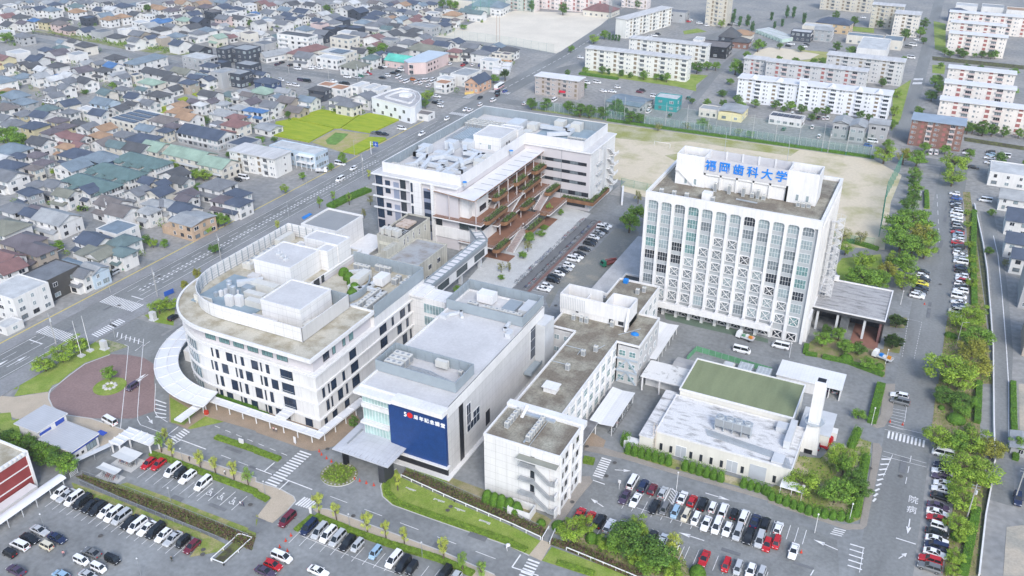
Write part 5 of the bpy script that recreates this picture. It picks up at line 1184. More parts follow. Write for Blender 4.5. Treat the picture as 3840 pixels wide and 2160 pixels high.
b=MB().box(-173.2,-169.6,118.8,125.8,3.3,3.55).box(-169.6,-162.6,122.2,125.8,3.3,3.547)
for i in range(5):b.box(-173.2,-169.7,118.9+1.6*i,119.1+1.6*i,3.55,3.85)
for i in range(4):b.box(-169+2.0*i,-168.8+2.0*i,122.2,125.7,3.55,3.85)
t.part('roof',b,WC)
for x,y in ((-172.8,119.2),(-170,119.2),(-170,122.4),(-163.2,122.6),(-163.2,125.4),(-172.8,125.2)):t.part('post',MB().box(x-.15,x+.15,y-.15,y+.15,0,3.3),FRW)
for lab,x0,x1,y0,y1 in (('larger pale bicycle shelter next to the white corner canopy',-169.4,-163,115.9,120.1),('smaller pale bicycle shelter nearer the weedy canal',-169.0,-162.8,110.9,113.2)):
 t=T('cycle_shelter',lab,'shelter',((x0+x1)/2,(y0+y1)/2,0));ym=(y0+y1)/2
 b=MB()
 for ya,za,yc,zc in ((y0,2.5,ym,2.3),(ym,2.3,y1,2.5)):b.add([(x0,ya,za),(x1,ya,za),(x1,yc,zc),(x0,yc,zc),(x0,ya,za+.1),(x1,ya,za+.1),(x1,yc,zc+.1),(x0,yc,zc+.1)],[(0,3,2,1),(4,5,6,7),(0,1,5,4),(1,2,6,5),(2,3,7,6),(3,0,4,7)])
 t.part('roof',b,mat('pale_grey_sheet',(.56,.57,.56),.5,.05,.3))
 for x in (x0+.6,x1-.6):t.part('post',MB().box(x-.1,x+.1,ym-.1,ym+.1,0,2.3),GREYM)
 t.part('slab',MB().box(x0-.4,x1+.4,y0-.6,y1+.2,0,.1),KERB)
t=T('sloping_walk_roof','narrow pale grey walkway roof running from the gate to the corner canopy','canopy',(-175,115,0))
b=MB();b.add([(-177.2,110.4,2.2),(-175.6,110.2,2.2),(-172,119.6,2.6),(-173.6,119.8,2.6),(-177.2,110.4,2.32),(-175.6,110.2,2.32),(-172,119.6,2.72),(-173.6,119.8,2.72)],[(0,3,2,1),(4,5,6,7),(0,1,5,4),(1,2,6,5),(2,3,7,6),(3,0,4,7)]);t.part('roof',b,GREYL)
for f in (.1,.5,.9):x,y=lerp(-176.4,-172.8,f),lerp(110.3,119.7,f);t.part('post',MB().box(x-.06,x+.06,y-.06,y+.06,0,2.2),GREYM)
# ================================================================ TOWN BUILDINGS
ROOFC={'g':('grey',(.16,.17,.185)),'d':('charcoal',(.085,.088,.094)),'n':('navy',(.07,.088,.125)),'b':('blue-grey',(.165,.21,.25)),'B':('bright blue',(.07,.16,.33)),
  'r':('dark red',(.20,.115,.11)),'o':('orange',(.31,.205,.13)),'t':('teal',(.12,.17,.175)),'G':('light green',(.25,.34,.275)),'w':('white',(.46,.47,.47)),
  'p':('plum',(.125,.112,.125)),'k':('brown',(.16,.145,.14)),'s':('silver',(.29,.305,.315)),'m':('mint',(.10,.42,.34)),'R':('rusty',(.36,.19,.11)),'v':('olive',(.19,.195,.16))}
WALLC={'w':('white',(.64,.64,.63)),'c':('cream',(.60,.575,.51)),'y':('yellow',(.54,.49,.32)),'g':('grey',(.36,.37,.38)),'d':('dark',(.055,.065,.085)),'n':('navy',(.05,.08,.16)),'p':('pink',(.58,.46,.44)),'o':('tan',(.37,.325,.275)),'l':('pale blue',(.45,.55,.64))}
def rmat(c):return mat('roof_'+ROOFC[c][0].replace(' ','_').replace('-','_'),ROOFC[c][1],.65,.16,.22,fine=.10)
def wmat(c):return mat('wall_'+WALLC[c][0].replace(' ','_'),WALLC[c][1],.75,.06,.12,streak=.12)
def roofmesh(w,d,h,kind,ov=.55,rise=None,ax=None):
 # closed roof solids: gable or hip along the longer side
 b=MB();x,y=w/2+ov,d/2+ov
 sw=(d>w) if ax is None else ax
 if sw:x,y=y,x
 rs=rise or min(x,y)*.46
 T_=(lambda p:(-p[1],p[0],p[2])) if sw else (lambda p:p)
 th=.16
 if kind=='f':
  b.ringwall([T_(p+(0,))[:2] for p in ((-x+ov,-y+ov),(x-ov,-y+ov),(x-ov,y-ov),(-x+ov,y-ov))] ,.22,h,h+.45,1)
  b.box(-w/2+.2,w/2-.2,-d/2+.2,d/2-.2,h,h+.12,0);return b
 if kind=='g':
  v=[(-x,-y,h),(x,-y,h),(x,y,h),(-x,y,h),(-x,0,h+rs),(x,0,h+rs)]
  v+=[(p[0],p[1],p[2]-th) for p in v]
  f=[(0,1,5,4),(2,3,4,5),(6,10,11,7),(8,11,10,9),(0,6,7,1),(2,8,9,3),(0,4,10,6),(4,3,9,10),(1,7,11,5),(5,11,8,2)]
  b.add([T_(p) for p in v],f)
  xi=x-ov
  g_=[(-xi,-y+ov,h-.3),(-xi,y-ov,h-.3),(-xi,0,h+rs-th-.1),(xi,-y+ov,h-.3),(xi,y-ov,h-.3),(xi,0,h+rs-th-.1)]
  b.add([T_(p) for p in g_],[(0,2,1),(3,4,5)],1)
 else:
  r_=max(.3,x-y*.95)
  v=[(-x,-y,h),(x,-y,h),(x,y,h),(-x,y,h),(-r_,0,h+rs),(r_,0,h+rs)]
  b.add([T_(p) for p in v+[(-x,-y,h-th),(x,-y,h-th),(x,y,h-th),(-x,y,h-th)]],[(0,1,5,4),(1,2,5),(2,3,4,5),(3,0,4),(0,6,7,1),(1,7,8,2),(2,8,9,3),(3,9,6,0),(9,8,7,6)])
 return b
def lwin(t,side,a,plane,z,w,h,gl,fr,nx=2,nz=1,name='window',parent=None):
 return win(t,side,a,plane,z,w,h,gl,fr,nx,nz,.08,name,parent)
def building(name,label,cat,x,y,w,d,h,rz,kind,rc,wc,wins=2,floors=2,group=None,seed=0,wing=None,rise=None,ov=.55,base=None,wn=None,gl=None,ax=None):
 t=T(name,label,cat,(x,y,0),rz,group);t.org=(0,0,0);t.o.location=(x,y,0)
 rg=random.Random(seed*7+1);WM=wmat(wc) if isinstance(wc,str) else wc;RM=rmat(rc) if isinstance(rc,str) else rc
 b=MB().box(-w/2,w/2,-d/2,d/2,0,h,0)
 if base:b=MB().box(-w/2,w/2,-d/2,d/2,h*.48,h,0);t.part('lower_wall',MB().box(-w/2-.03,w/2+.03,-d/2-.03,d/2+.03,0,h*.48),wmat(base))
 t.part('wall',b,WM)
 t.part('roof',roofmesh(w,d,h,kind,ov,rise,ax),[RM,WM])
 G2=gl or (GLASSD,mat('grey_glass',(.10,.13,.15)),GLASSL)
 if wins:
  for f in range(floors):
   z=f*h/floors+.9;hh=min(1.5,h/floors-1.2)
   for side,ln,pl in (('s',w,-d/2),('e',d,w/2)):
    n=wn or (2 if ln<12 else int(ln/3.4))
    for i in range(n):
     if not wn and rg.random()<.16:continue
     a=-ln/2+ln*(i+.5)/n+(0 if wn else rg.uniform(-.4,.4));ww=min(rg.choice((1.2,1.7,2.2)),ln/n*.8)
     lwin(t,side,a,pl,z,ww,hh,G2[rg.randrange(len(G2))],FRW if rg.random()<.6 else FRB,2)
   if wins==1:break
 if wing:
  ww,wd,sx=wing;b=MB().box(-ww/2+sx,ww/2+sx,-d/2-wd,-d/2,0,2.7)
  t.part('porch_wall',b,WM)
  x0,x1,y0,y1=-ww/2+sx-.4,ww/2+sx+.4,-d/2-wd-.45,-d/2
  b=MB().add([(x0,y0,2.7),(x1,y0,2.7),(x1,y1,3.5),(x0,y1,3.5),(x0,y0,2.85),(x1,y0,2.85),(x1,y1,3.65),(x0,y1,3.65)],[(0,3,2,1),(4,5,6,7),(0,1,5,4),(1,2,6,5),(2,3,7,6),(3,0,4,7)])
  t.part('porch_roof',b,RM)
  lwin(t,'s',sx,-d/2-wd,.5,min(2.2,ww*.5),1.7,GLASSD,FRB)
 return t
# houses read off the survey: roof centre, roof colour, roof kind (g gable, h hip, f flat), optional wall colour
HS={
(0,0):"140,70,wf 300,25,sg 430,12,bg 400,85,gh 580,115,ng 780,125,bh 1150,70,th 830,45,nh 1160,150,oh 1520,85,ng 1690,115,wg 1380,20,gg 1600,30,dg 1860,70,nh 1570,215,bg 1850,225,oh 1650,262,oh 1330,255,nfd 930,235,dh 310,235,dh 90,230,rg 520,285,Bh 700,295,dhy 900,330,khp 1050,365,dhp 1280,390,ng 140,305,dg 360,325,pg 1750,480,dh 1540,460,gfg 1860,440,wf 360,515,ghg 930,610,bg 1110,600,dg 1290,655,dhc 700,725,nh 920,690,th 860,775,pg 1160,800,sf 270,775,wf 50,850,rgy 560,870,ng 140,955,ghw 460,970,dgc 330,935,dg 870,960,dh 1470,930,ggc 1290,925,sg 1710,965,Bg 1740,845,dh 340,1070,bh 50,1180,bh 640,1020,wg 865,1080,Bh 1040,1110,wg 1560,1030,dh 1760,1060,sg 590,1120,sg 800,1165,wg 1230,1030,pg 1300,1195,dg 1010,1200,gg 120,1300,oh 790,1265,gh 990,1290,gg 800,1350,gg 230,1405,bhg 1610,1370,tgc 1850,1310,gh 1840,1130,gg 60,470,wf 560,60,bg 30,90,gg 700,20,sg 1200,20,gg 1000,10,bg 190,150,sg 1750,20,gg",
(1,0):"70,20,bg 430,40,ogw 230,45,pf 610,25,pg 820,20,ogc 1110,35,ogo 890,85,og 1180,80,phg 1420,88,ng 1440,8,bgg 1650,112,nh 1830,62,wf 1880,135,Bg 1290,165,kfd 1560,175,gf 660,132,ph 490,105,oh 970,115,pgc 970,192,ng 460,190,dg 310,225,wf 120,192,dg 590,235,Bg 480,300,Bh 850,275,Ghc 1080,285,ngd 730,232,pg 190,322,wf 310,368,sg 660,372,gg 500,418,dh 950,388,dg 1200,425,bh 1430,355,sg 1460,252,ggp 1680,252,dg 1870,228,gf 1730,412,gg 1540,422,gg 170,492,ggo 60,425,wf 730,465,bh 1060,475,gh 1350,535,Ggc 1530,485,rg 1650,465,wf 1830,490,kfc 520,560,wfo 330,545,ng 120,585,gg 780,635,ng 1090,718,dgd 1230,962,nh 640,1012,gg 830,1055,vg 1100,1070,bg 1400,922,nfd 110,1118,nfc 350,1210,Ghc 700,1165,dg 910,1215,nho 1040,1140,ng 1190,1165,ng 660,1255,dg 1530,1335,th 90,1325,gh 1700,1362,sg 470,1395,dh 220,1315,tg 1240,1392,dg 1820,1400,kgg 100,1425,ng 1850,1065,ngd 1330,350,pg 770,90,kg 1750,10,gg",
(2,0):"80,22,rgo 190,58,rg 360,33,sg 540,42,dg 740,12,wf 840,52,dg 1120,45,gfg 1250,18,wg 1450,22,wg 1660,52,wg 1830,100,dh 1790,22,kg 50,145,Bg 210,168,gg 460,125,bg 710,152,ng 500,205,ng 700,225,ng 340,243,gh 190,228,bg 560,265,ng 410,325,gg 1000,192,wg 820,218,kg 190,305,wf 1150,232,gg 1540,145,ngd 1820,182,nh 1740,245,nh 1300,262,nhd 1400,228,gh 1170,315,gh 950,292,ng 960,355,pfp 750,412,bh 1620,315,bh 1800,352,gh 1500,405,nfd 1300,395,nfd 1120,420,nfd 1010,478,ggd 1380,475,wf 1580,505,gg 1790,545,rg 1800,610,rg 60,432,wg 300,482,tg 230,535,gg 140,585,gf 130,640,gfg 1560,695,dg 760,820,gg 1740,845,th 1850,785,ng 170,1195,nhn 100,1285,Ghg 70,1085,ng 960,1315,dhd 1080,1265,Rf 1270,1312,Rf 430,1345,sg 480,1405,kgo 300,1430,bg 1650,1430,gg 850,545,gg 1350,110,gg 30,320,gg",
(3,0):"60,55,ng 110,125,gh 150,28,pg 280,52,og 450,25,ngl 700,35,nhc 560,58,bg 290,145,nh 470,132,ng 610,145,ygc 740,185,sf 850,132,gg 960,155,wf 1040,195,ohc 1070,275,kh 440,182,gg 90,215,dg 100,245,og 260,258,bgl 480,245,rg 430,295,rgc 640,255,ng 800,275,gg 950,285,ngg 870,355,ngg 40,305,gg 170,365,dg 60,405,tg 300,415,gg 460,435,dh 120,485,dg 410,505,dh 580,545,gg 90,585,gfg 360,618,gh 620,635,rgc 900,645,ng 1070,605,ng 1310,625,gg 190,725,dhg 40,790,ng 1280,745,dh 1080,745,rhc 1700,672,bg 1620,725,ng 1880,725,dh 1470,775,gh 1720,795,gfc 1850,805,pfc 1610,895,wf 1040,1045,gh 940,1165,wf 900,1232,Rf 1240,145,tg 1400,175,tg 1310,110,tg",
(0,1):"80,135,kh 370,55,bhg 1020,80,ngc 1580,62,bgl 360,235,ghy 720,155,th 640,255,ng 870,335,phy 980,425,phy 1050,205,gh 1150,315,dh 1510,225,ng 190,385,gh 520,415,nhy 1320,435,gg 1560,455,og 1530,560,ohc 780,505,phg 920,555,rg 1180,595,rg 610,655,dg 1000,725,ohc 1560,665,kg 1190,705,rg 180,765,bh 280,865,nh 540,855,ph 1150,835,nhc 1540,890,bhn 1780,705,tgc 500,1045,khc 1090,1015,bg 130,1005,nh 140,1175,gg 550,1295,gh 820,1295,gg 440,1405,nhg 50,900,wg 640,965,ph 1310,180,wf 1790,155,dg 1860,545,gh 1340,1390,ng 1300,1360,ng 60,300,gg 1000,1430,vg",
(1,1):"540,325,khw 300,455,bg 560,485,nhc 680,415,ph 770,195,oh 920,285,og 740,115,og 1090,95,wh 1020,55,pg 1240,52,pg 1420,32,sg 1440,85,sh 1670,145,sh 1430,225,sh 1370,325,gh 1630,285,rhc 1620,385,rhc 1850,175,Bh 230,605,nhy 150,745,dg 700,1135,dg 800,1235,dg 320,1245,ngc 480,1285,ngc 460,1405,ngc 150,1405,gg 1350,1295,gh 880,1435,pg 1650,1425,nh 70,85,dg 190,55,wfc 320,75,gg 1840,62,pg",
(2,1):"60,195,Bh 240,105,gg 490,35,kgo 600,115,kgo 790,25,bg 1390,95,ghc 1280,25,gh",
(0,2):"200,195,gh 480,275,ng 560,225,pg 80,485,vh 340,685,pho 540,815,pho 850,345,sg 1700,125,kg 1840,245,kg 1770,525,bf 1430,685,ng 1850,695,th 1830,855,th 1500,895,vg 1020,1065,bh 60,945,rg 100,1085,rg 1240,1175,gg 1400,1115,sgl",
(1,2):"380,130,sh 500,120,gh 880,60,pg 1420,70,ph 1650,110,nh 860,220,ng 300,235,sh 620,140,sg",
}
LM=[]                                     # landmarks for telling look-alikes apart
def lm(nm,p):LM.append((nm,p))
lm('the rice field',(-285,362));lm('the pale school ground',(-320,600));lm('the pink clinic',(-303,488));lm('the main crossing',(-240,165));lm('the navy-roofed row',(-323,314));lm('the teal-roofed rows',(-330,255));lm('the dark flats',q(1,0,1650,800,8))
lm('the white four-storey flats',q(2,0,600,560,8));lm('the mint roof',q(3,0,300,870,5));lm('the solar-panel roof',q(1,1,90,300,5));lm('the grassy river bank',(-545,447));lm('the yellow paddy strip',q(1,1,420,190));lm('the upper left corner',q(0,0,200,100));lm('the left edge of the photo',q(0,1,60,900));lm('the dark box shop',g(4,400,600,6));lm('the tan curved-roof house',g(4,1440,200,6));lm('the top edge of the photo',q(2,0,600,0));lm('the gravel lot',g(4,480,80));lm('the long red roof',q(2,0,780,730,6));lm('the green-roofed flats',q(1,1,900,850,6));lm('the white-roofed flats',q(1,0,1080,850,9))
def autolabel(items,desc_of=None,lms=None):
 grp={}
 for o,x,y,d in items:
  nm,p=min(lms or LM,key=lambda l:(l[1][0]-x)**2+(l[1][1]-y)**2)
  grp.setdefault((d,nm),[]).append((math.hypot(p[0]-x,p[1]-y),o))
 for (d,nm),l in grp.items():
  l.sort(key=lambda e:e[0])
  for i,(_,o) in enumerate(l):
   if len(l)==1:o['label']=d+' near '+nm
   else:o['label']=d+', '+('nearest' if i==0 else ORD[i]+' nearest')+' to '+nm
houses=[]
for (cx,cy),s_ in HS.items():
 for e in s_.split():
  x,y,c_=e.split(',');rc,kd=c_[0],c_[1];wc=c_[2] if len(c_)>2 else 'w'
  if rc=='y':rc='k'
  X,Y=q(cx,cy,float(x),float(y),6.8 if kd !='f' else 6.0)
  houses.append([X,Y,rc,kd,wc])
big=[]
items=[]
rg=random.Random(12)
RANK=sorted(range(len(houses)),key=lambda i:math.hypot(houses[i][0],houses[i][1]));NEAR=set(RANK[:278])
farb=MB();farm=[]
def fm(m):
 if m not in farm:farm.append(m)
 return farm.index(m)
for i,(X,Y,rc,kd,wc) in enumerate(houses):
 nn=min(math.hypot(X-h[0],(Y-h[1])*.9) for j,h in enumerate(houses) if j !=i)
 k=max(.62,min(1.12,nn/10.5));w=rg.uniform(9.2,12.2)*k;d=rg.uniform(7.6,9.6)*k
 if Y<270 :w*=1.12;d*=1.1
 rz=R(rg.gauss(-2.5,2.2) if X>-420 else rg.gauss(-10,3))+(0 if rg.random()<.7 else 0)
 h=5.7 if rg.random()<.82 or kd=='f' else 3.4
 if Y<300:h=5.7
 far=math.hypot(X,Y)
 ax=None if kd !='g' else (rg.random()<.45)
 wing=(w*rg.uniform(.55,.95),rg.uniform(1.4,2.4),rg.uniform(-.8,.8)) if kd !='f' and h>4 and rg.random()<.75 else None
 if i not in NEAR:
  cs,sn=math.cos(rz),math.sin(rz);L2=lambda v:[(X+x*cs-y*sn,Y+x*sn+y*cs,z) for x,y,z in v]
  rb=roofmesh(w,d,h,kd,ax=ax);o=len(farb.v);im=(fm(rmat(rc)),fm(wmat(wc)),fm(GLASSD))
  farb.v+=L2(rb.v);farb.f+=[tuple(a+o for a in f) for f in rb.f];farb.m+=[im[m] for m in rb.m]
  wb_=MB().box(-w/2,w/2,-d/2,d/2,0,h,1)
  for f in range(2 if h>4 else 1):
   for a in (-.25,.22):wb_.box(w*a-.7,w*a+.7,-d/2-.03,-d/2,f*2.8+1,f*2.8+2.2,2);wb_.box(w/2,w/2+.03,d*a-.6,d*a+.6,f*2.8+1,f*2.8+2.2,2)
  o=len(farb.v);farb.v+=L2(wb_.v);farb.f+=[tuple(a+o for a in f) for f in wb_.f];farb.m+=[im[m] for m in wb_.m]
  continue
 t=building('house','','house',X,Y,w,d,h,rz,kd,rc,wc,2 if far<640 else 1,2 if h>4 else 1,'houses of the town',i,wing,ax=ax)
 kn={'g':'gabled','h':'hipped','f':'flat'}[kd]
 items.append((t.o,X,Y,'%s house with %s %s roof' % (WALLC[wc][0],ROOFC[rc][0],kn)))
 if rg.random()<.25 and far<560:t.part('balcony',MB().box(-w*.3,w*.2,-d/2-1.0,-d/2,2.9,3.9),WHITE)
single('distant_houses',farb,farm,None,None,(0,0,0),None,'stuff')
autolabel(items)
HOUSEPOS=[(h[0],h[1]) for h in houses]
def flat(name,label,cat,c,w,d,h,rz=0.,rc='s',wc='w',kind='f',floors=2,wn=None,**k):
 return building(name,label,cat,c[0],c[1],w,d,h,R(rz),kind,rc,wc,2,floors,None,len(label),wn=wn,**k)
DK=wmat('d')
flat('dark_flats','charcoal three-storey flats with outside stair, farthest of the dark block trio','flats',q(1,0,1780,720,9),14,13,9,-3,'s',DK,floors=3,wn=3)
flat('dark_flats','narrow charcoal flats standing in front of the outside stair','flats',q(1,0,1500,720,9),8,12,9,-3,'g',DK,floors=3,wn=2)
flat('dark_flats','charcoal flats with pale flat roof, nearest of the dark blocks','flats',q(1,0,1660,1085,8),13,10,8,-3,'s',DK,floors=2,wn=3)
flat('dark_flats','tall grey-walled slab joined to the nearest dark flats','flats',q(1,0,1440,1070,9),9,12,9,-3,'s','g',floors=3,wn=1)
flat('dark_flats','dark flats with pale slab roof behind the nearest dark block','flats',q(1,0,1810,955,8),13,9,8,-3,'s',DK,floors=2,wn=3)
flat('white_roof_flats','three-storey flats with bright white roof and grey balconies by the canal road','flats',q(1,0,1080,850,9),19,12,9,-5,'w','g',floors=3,wn=4)
flat('hip_roof_flats','long two-storey flats with blue-grey hipped roof beside the canal road','flats',q(1,0,270,890,6.5),10,25,6,-4,'b','w','h',wn=5)
flat('long_house','long dark gabled white house behind the blue-grey hipped flats','house',q(1,0,480,1075,6),25,9,5,-6,'d','w','g',2,wn=4)
t=flat('white_flats','white four-storey flats with balconies and dark roof in the middle of the town','flats',q(2,0,620,520,12),27,10,12,-2,'d','w',floors=4,wn=5)
for f in range(4):
 for x in (-8,9):t.part('balcony',MB().box(x-3.6,x+3.6,-6.3,-5,f*3+.1,f*3+1.1),WHITE)
flat('red_roof_hall','long low building with long dark red hipped roof and cream walls','hall',q(2,0,780,735,5.5),11,27,4.6,-8,'r','c','h',1,wn=6)
flat('flat_roof_house','wide cream house with white-edged flat roof behind the solar roof','house',q(2,0,1340,550,7),17,12,6.6,-4,'g','c',wn=3)
t=flat('solar_roof_hall','cream hall with white flat roof carrying a dark solar array','hall',q(2,0,1230,770,7),20,15,6.6,-3,'w','c',wn=4)
SOL=mat('solar_panel',(.03,.035,.06),.25,.1,.5,joint=(2,0,2.5))
t.part('solar_panel',MB().box(-4,7,-4,5,6.9,7.05),SOL)
flat('white_shop','white two-storey shop with cars parked in front, before the solar hall','shop',q(2,0,1130,860,6.5),17,9,6.3,-3,'w','w',wn=4)
flat('grey_clinic','low white clinic with silver roof beside the town road','clinic',q(2,0,290,790,4.6),10,20,3.8,-20,'s','w','g',1,wn=4)
flat('corner_shop','white corner shop with pale green hipped roof and columns','shop',q(2,0,1490,970,6),13,13,5.4,-6,'v','w','h',wn=3)
for i,(x,y) in enumerate(((1570,1270),(1740,1302),(1890,1330))):flat('modern_house','%s of three matching white box houses in a row by the round clinic' % ('left','middle','right')[i],'house',q(2,0,x,y,6.2),5.6,11,6,-3,'w','w',wn=1)
t=T('pink_clinic','pale pink two-storey clinic with slanted corner and light blue flat roof','clinic',(-302,488,0))
pk=[(-310,474),(-305,470.5),(-296,477),(-295.5,504),(-310,504)]
t.part('wall',MB().prism(pk,0,7.2),wmat('p'));t.part('roof',MB().prism([(-310.2,473.8),(-305,470.2),(-295.6,476.8),(-295.2,504.3),(-310.2,504.3)],7.2,7.6,0),mat('pale_blue_roof',(.44,.50,.56),.5,.05,.2))
for z in (1,4.4):
 for y in (480,483,487,491,494,498,501):win(t,'e',y,-295.8,z,1.5,1.4,GLASSD,FRB,2,1)
for z in (.6,4):win(t,'s',-303.4,470.9,z,3.6,2.2,GLASSD,FRW,3,1)
flat('mint_roof_hall','pink hall with bright mint green gabled roof','hall',q(3,0,290,865,6),21,11,4.4,-2,'m','p','g',1,wn=4,rise=3.2)
flat('olive_roof_hall','large white hall with olive hipped roof behind the pink clinic','hall',q(3,0,640,715,6.5),25,13,5.4,-3,'v','w','h',2,wn=5)
flat('grey_roof_store','white store with plain pale grey roof beside the orange house','store',q(3,0,1240,1080,7),12,16,6.6,-4,'s','w',wn=2)
flat('orange_house','orange walled shop with steep slate gabled roofs beside the main road','shop',q(3,0,1420,1150,8),9,15,5.6,-2,'n',mat('salmon_wall',(.52,.33,.23),.7,.06,.2),'g',2,wn=3,ax=True,rise=3.4)
flat('grey_long_clinic','long pale grey two-storey building beside the school street','building',q(3,0,600,375,7),22,12,6.6,-3,'s','g',wn=4)
t=T('round_clinic','white clinic with a rounded end behind the rice field','clinic',(-268,396,0))
rc_=P('1: 872 745 1010 690 1090 672 1165 680 1225 705 1248 735 1240 770 1200 810 1165 822',8)
t.part('wall',MB().prism(rc_,0,8),mat('pale_blue_white',(.70,.72,.75),.5,.03,.2));t.part('parapet',MB().ringwall(rc_ if sum(rc_[i][0]*rc_[(i+1) % 9][1]-rc_[(i+1) % 9][0]*rc_[i][1] for i in range(9))>0 else rc_[::-1],.4,8,8.9),WHITE)
cxy=(sum(p[0] for p in rc_)/9,sum(p[1] for p in rc_)/9)
t.part('roof',MB().prism([(cxy[0]+(a-cxy[0])*.94,cxy[1]+(c-cxy[1])*.94) for a,c in rc_],8,8.2),mat('grey_terrace_roof',(.36,.36,.37),.85,.12,.3,fine=.1))
t.part('roof_fin',MB().ringwall([(cxy[0]+(a-cxy[0])*.6,cxy[1]+(c-cxy[1])*.6) for a,c in rc_],.3,8.2,9.2),WHITE)
t.part('roof_block',MB().box(cxy[0]-4,cxy[0]+2,cxy[1]-1,cxy[1]+3,8,9.6),WHITE)
a0,a1=Vector(rc_[0]),Vector(rc_[-1])
for i in range(9):
 p=a0.lerp(a1,(i+.5)/9);ob=t.put('window',window_mesh(1.9,1.9,GLASSD,FRW,2,1,.08),(p.x+.0,p.y-.06,4.6 if i % 2 else 1.0),math.atan2(a1.y-a0.y,a1.x-a0.x))
flat('clinic_wing','low white annexe with pinkish roof at the roadside end of the round clinic','annexe',g(1,1270,850,3.4),9,7,3.2,0,'k','w','f',1,wn=1)
flat('navy_row','long two-storey terrace of flats with navy gabled roof and white gable end','flats',(-323,314.4),27,12.5,5.6,-2.8,'n','w','g',2,wn=8,base='g',rise=3.0)
for lab,p,w_,d_ in (('middle cream flats of three with light green gabled roofs, longest of them',q(1,1,940,850,6.5),23,11),('right-hand cream flats with light green gabled roof beside the white flats',q(1,1,1370,985,6.5),14,11),('left-hand cream flats with stepped light green gabled roof',q(1,1,430,745,6.5),12,11)):
 t=flat('green_roof_flats',lab,'flats',p,w_,d_,5.8,-2,'G','c','g',2,wn=5 if w_>20 else 3,rise=2.6)
 b=MB();b.box(-w_/2+.5,w_/2-.5,-d_/2-1.3,-d_/2,2.7,2.85);b.box(-w_/2+.5,w_/2-.5,-d_/2-1.35,-d_/2-1.25,2.85,3.8)
 t.part('gallery',b,GREYL)
 b=MB();b.beam((-w_/2+.5,-d_/2-1.8,2.8),(-w_/2+4.5,-d_/2-1.8,.1),.9,.15);t.part('stair',b,GREYL)
TEALR=mat('teal_tile_roof',(.105,.165,.165),.6,.14,.3,fine=.1)
for i,(x,y) in enumerate(((1080,1200),(880,1283),(690,1368))):
 t=flat('teal_roof_row','%s of three white terrace rows with teal hipped roofs' % ('farthest','middle','nearest')[i],'terrace',g(0,x,y,6),27,10,5.4,-4,TEALR,'w','h',2,wn=7)
 for k_ in range(4):
  x_=-10+6.4*k_;rm=roofmesh(4.4,3.2,5.0-.6*(k_ % 2),'h',.5,1.3);rm.v=[(a+x_,b_-5.6,c) for a,b_,c in rm.v];t.part('bay_roof',rm,[TEALR,wmat('w')])
  t.part('bay_wall',MB().box(x_-2.1,x_+2.1,-7.1,-5.0,0,4.9-.6*(k_ % 2)),wmat('w'))
def wapt(label,x0,x1,y0,y1,h,fl,n,name='white_flats',red=False,wc=None,rc=None):
 # slab of flats: walls, roof slab, balconies, flat stairwell strips, windows
 t=T(name,label,'flats',((x0+x1)/2,(y0+y1)/2,0));WM=wc or mat('flats_wall',(.68,.68,.64),.75,.05,.1,streak=.14)
 t.part('wall',MB().box(x0,x1,y0,y1,0,h),WM)
 t.part('roof',MB().box(x0-.5,x1+.5,y0-.9,y1+.5,h,h+.35),rc or mat('flats_roof',(.50,.50,.50),.85,.12,.15,fine=.08,stretch=(3,.4,1)))
 pit=(x1-x0)/n;fh=h/fl;m=0
 ST=mat('stairwell_red',(.33,.13,.12),.7,.1,.3) if red else mat('stairwell_shade',(.22,.18,.13),.8,.1,.3)  # brown tone paints the shade of a stair recess onto the flat strip
 bal=MB().box(-pit*.36,pit*.36,-.95,.02,0,.12).box(-pit*.36,pit*.36,-.95,-.87,.12,.95,1).mesh('balcony',[WM,mat('balcony_panel_pink',(.55,.44,.42),.6,.06,.3) if red else WM])
 for i in range(n):
  xc=x0+pit*(i+.5)
  if i % 3==1:
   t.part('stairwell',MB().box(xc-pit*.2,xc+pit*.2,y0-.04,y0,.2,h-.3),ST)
   for f in range(fl):t.put('landing',window_mesh(pit*.4,1.0,WM,WM,1,1),(xc,y0-.1,f*fh+.5))
  else:
   for f in range(fl):
    if i % 3==0:win(t,'s',xc+pit*.2,y0,f*fh+1.0,.55,.8,GLASSD,FRW,1,1);win(t,'s',xc-pit*.16,y0,f*fh+.9,1.1,1.2,mat('grey_glass',(.10,.13,.15)),FRW,2,1)
    else:win(t,'s',xc,y0,f*fh+.5,pit*.62,1.9,GLASSD if (f+i) % 2 else mat('grey_glass',(.10,.13,.15)),FRW,3,1);t.put('balcony',bal,(xc,y0,f*fh+.15))
 for f in range(fl):win(t,'e',(y0+y1)/2+1,x1,f*fh+1,1.0,1.0,GLASSD,FRW,1,1)
 return t
PINKW=mat('pinkish_flats_wall',(.70,.66,.62),.75,.05,.1,streak=.12)
wapt('long white five-storey flats with the pale patched roof beside the car park',-211,-145,530,538,13.6,5,15,red=False)
wapt('white five-storey flats behind the patched-roof flats, beside the black building',-196,-144,569,577,13.6,5,12)
t=wapt('white five-storey flats slanting away beside the school ground',-30,30,-4.5,4.5,13.3,5,14);t.o.location=(-215,655,0);t.o.rotation_euler=(0,0,R(75));
t=wapt('large white six-storey flats with gabled roof edge and central stair tower',-108,-27.5,503,513,13.3,6,18,wc=mat('bluish_white_wall',(.70,.72,.76),.7,.04,.1,streak=.08),rc=mat('bright_panel',(.82,.83,.85)))
t.part('stair_tower',MB().box(-74.5,-70.5,501.4,504,0,16.6),t.o.children[0].data.materials[0]);t.part('stair_tower_roof',MB().box(-75,-70,501,504.6,16.6,17),WHITE)
for z in (3,5.4,7.8,10.2,12.6):win(t,'s',-72.5,501.4,z,1.6,.7,GLASSD,FRW,3,1)
b=MB()
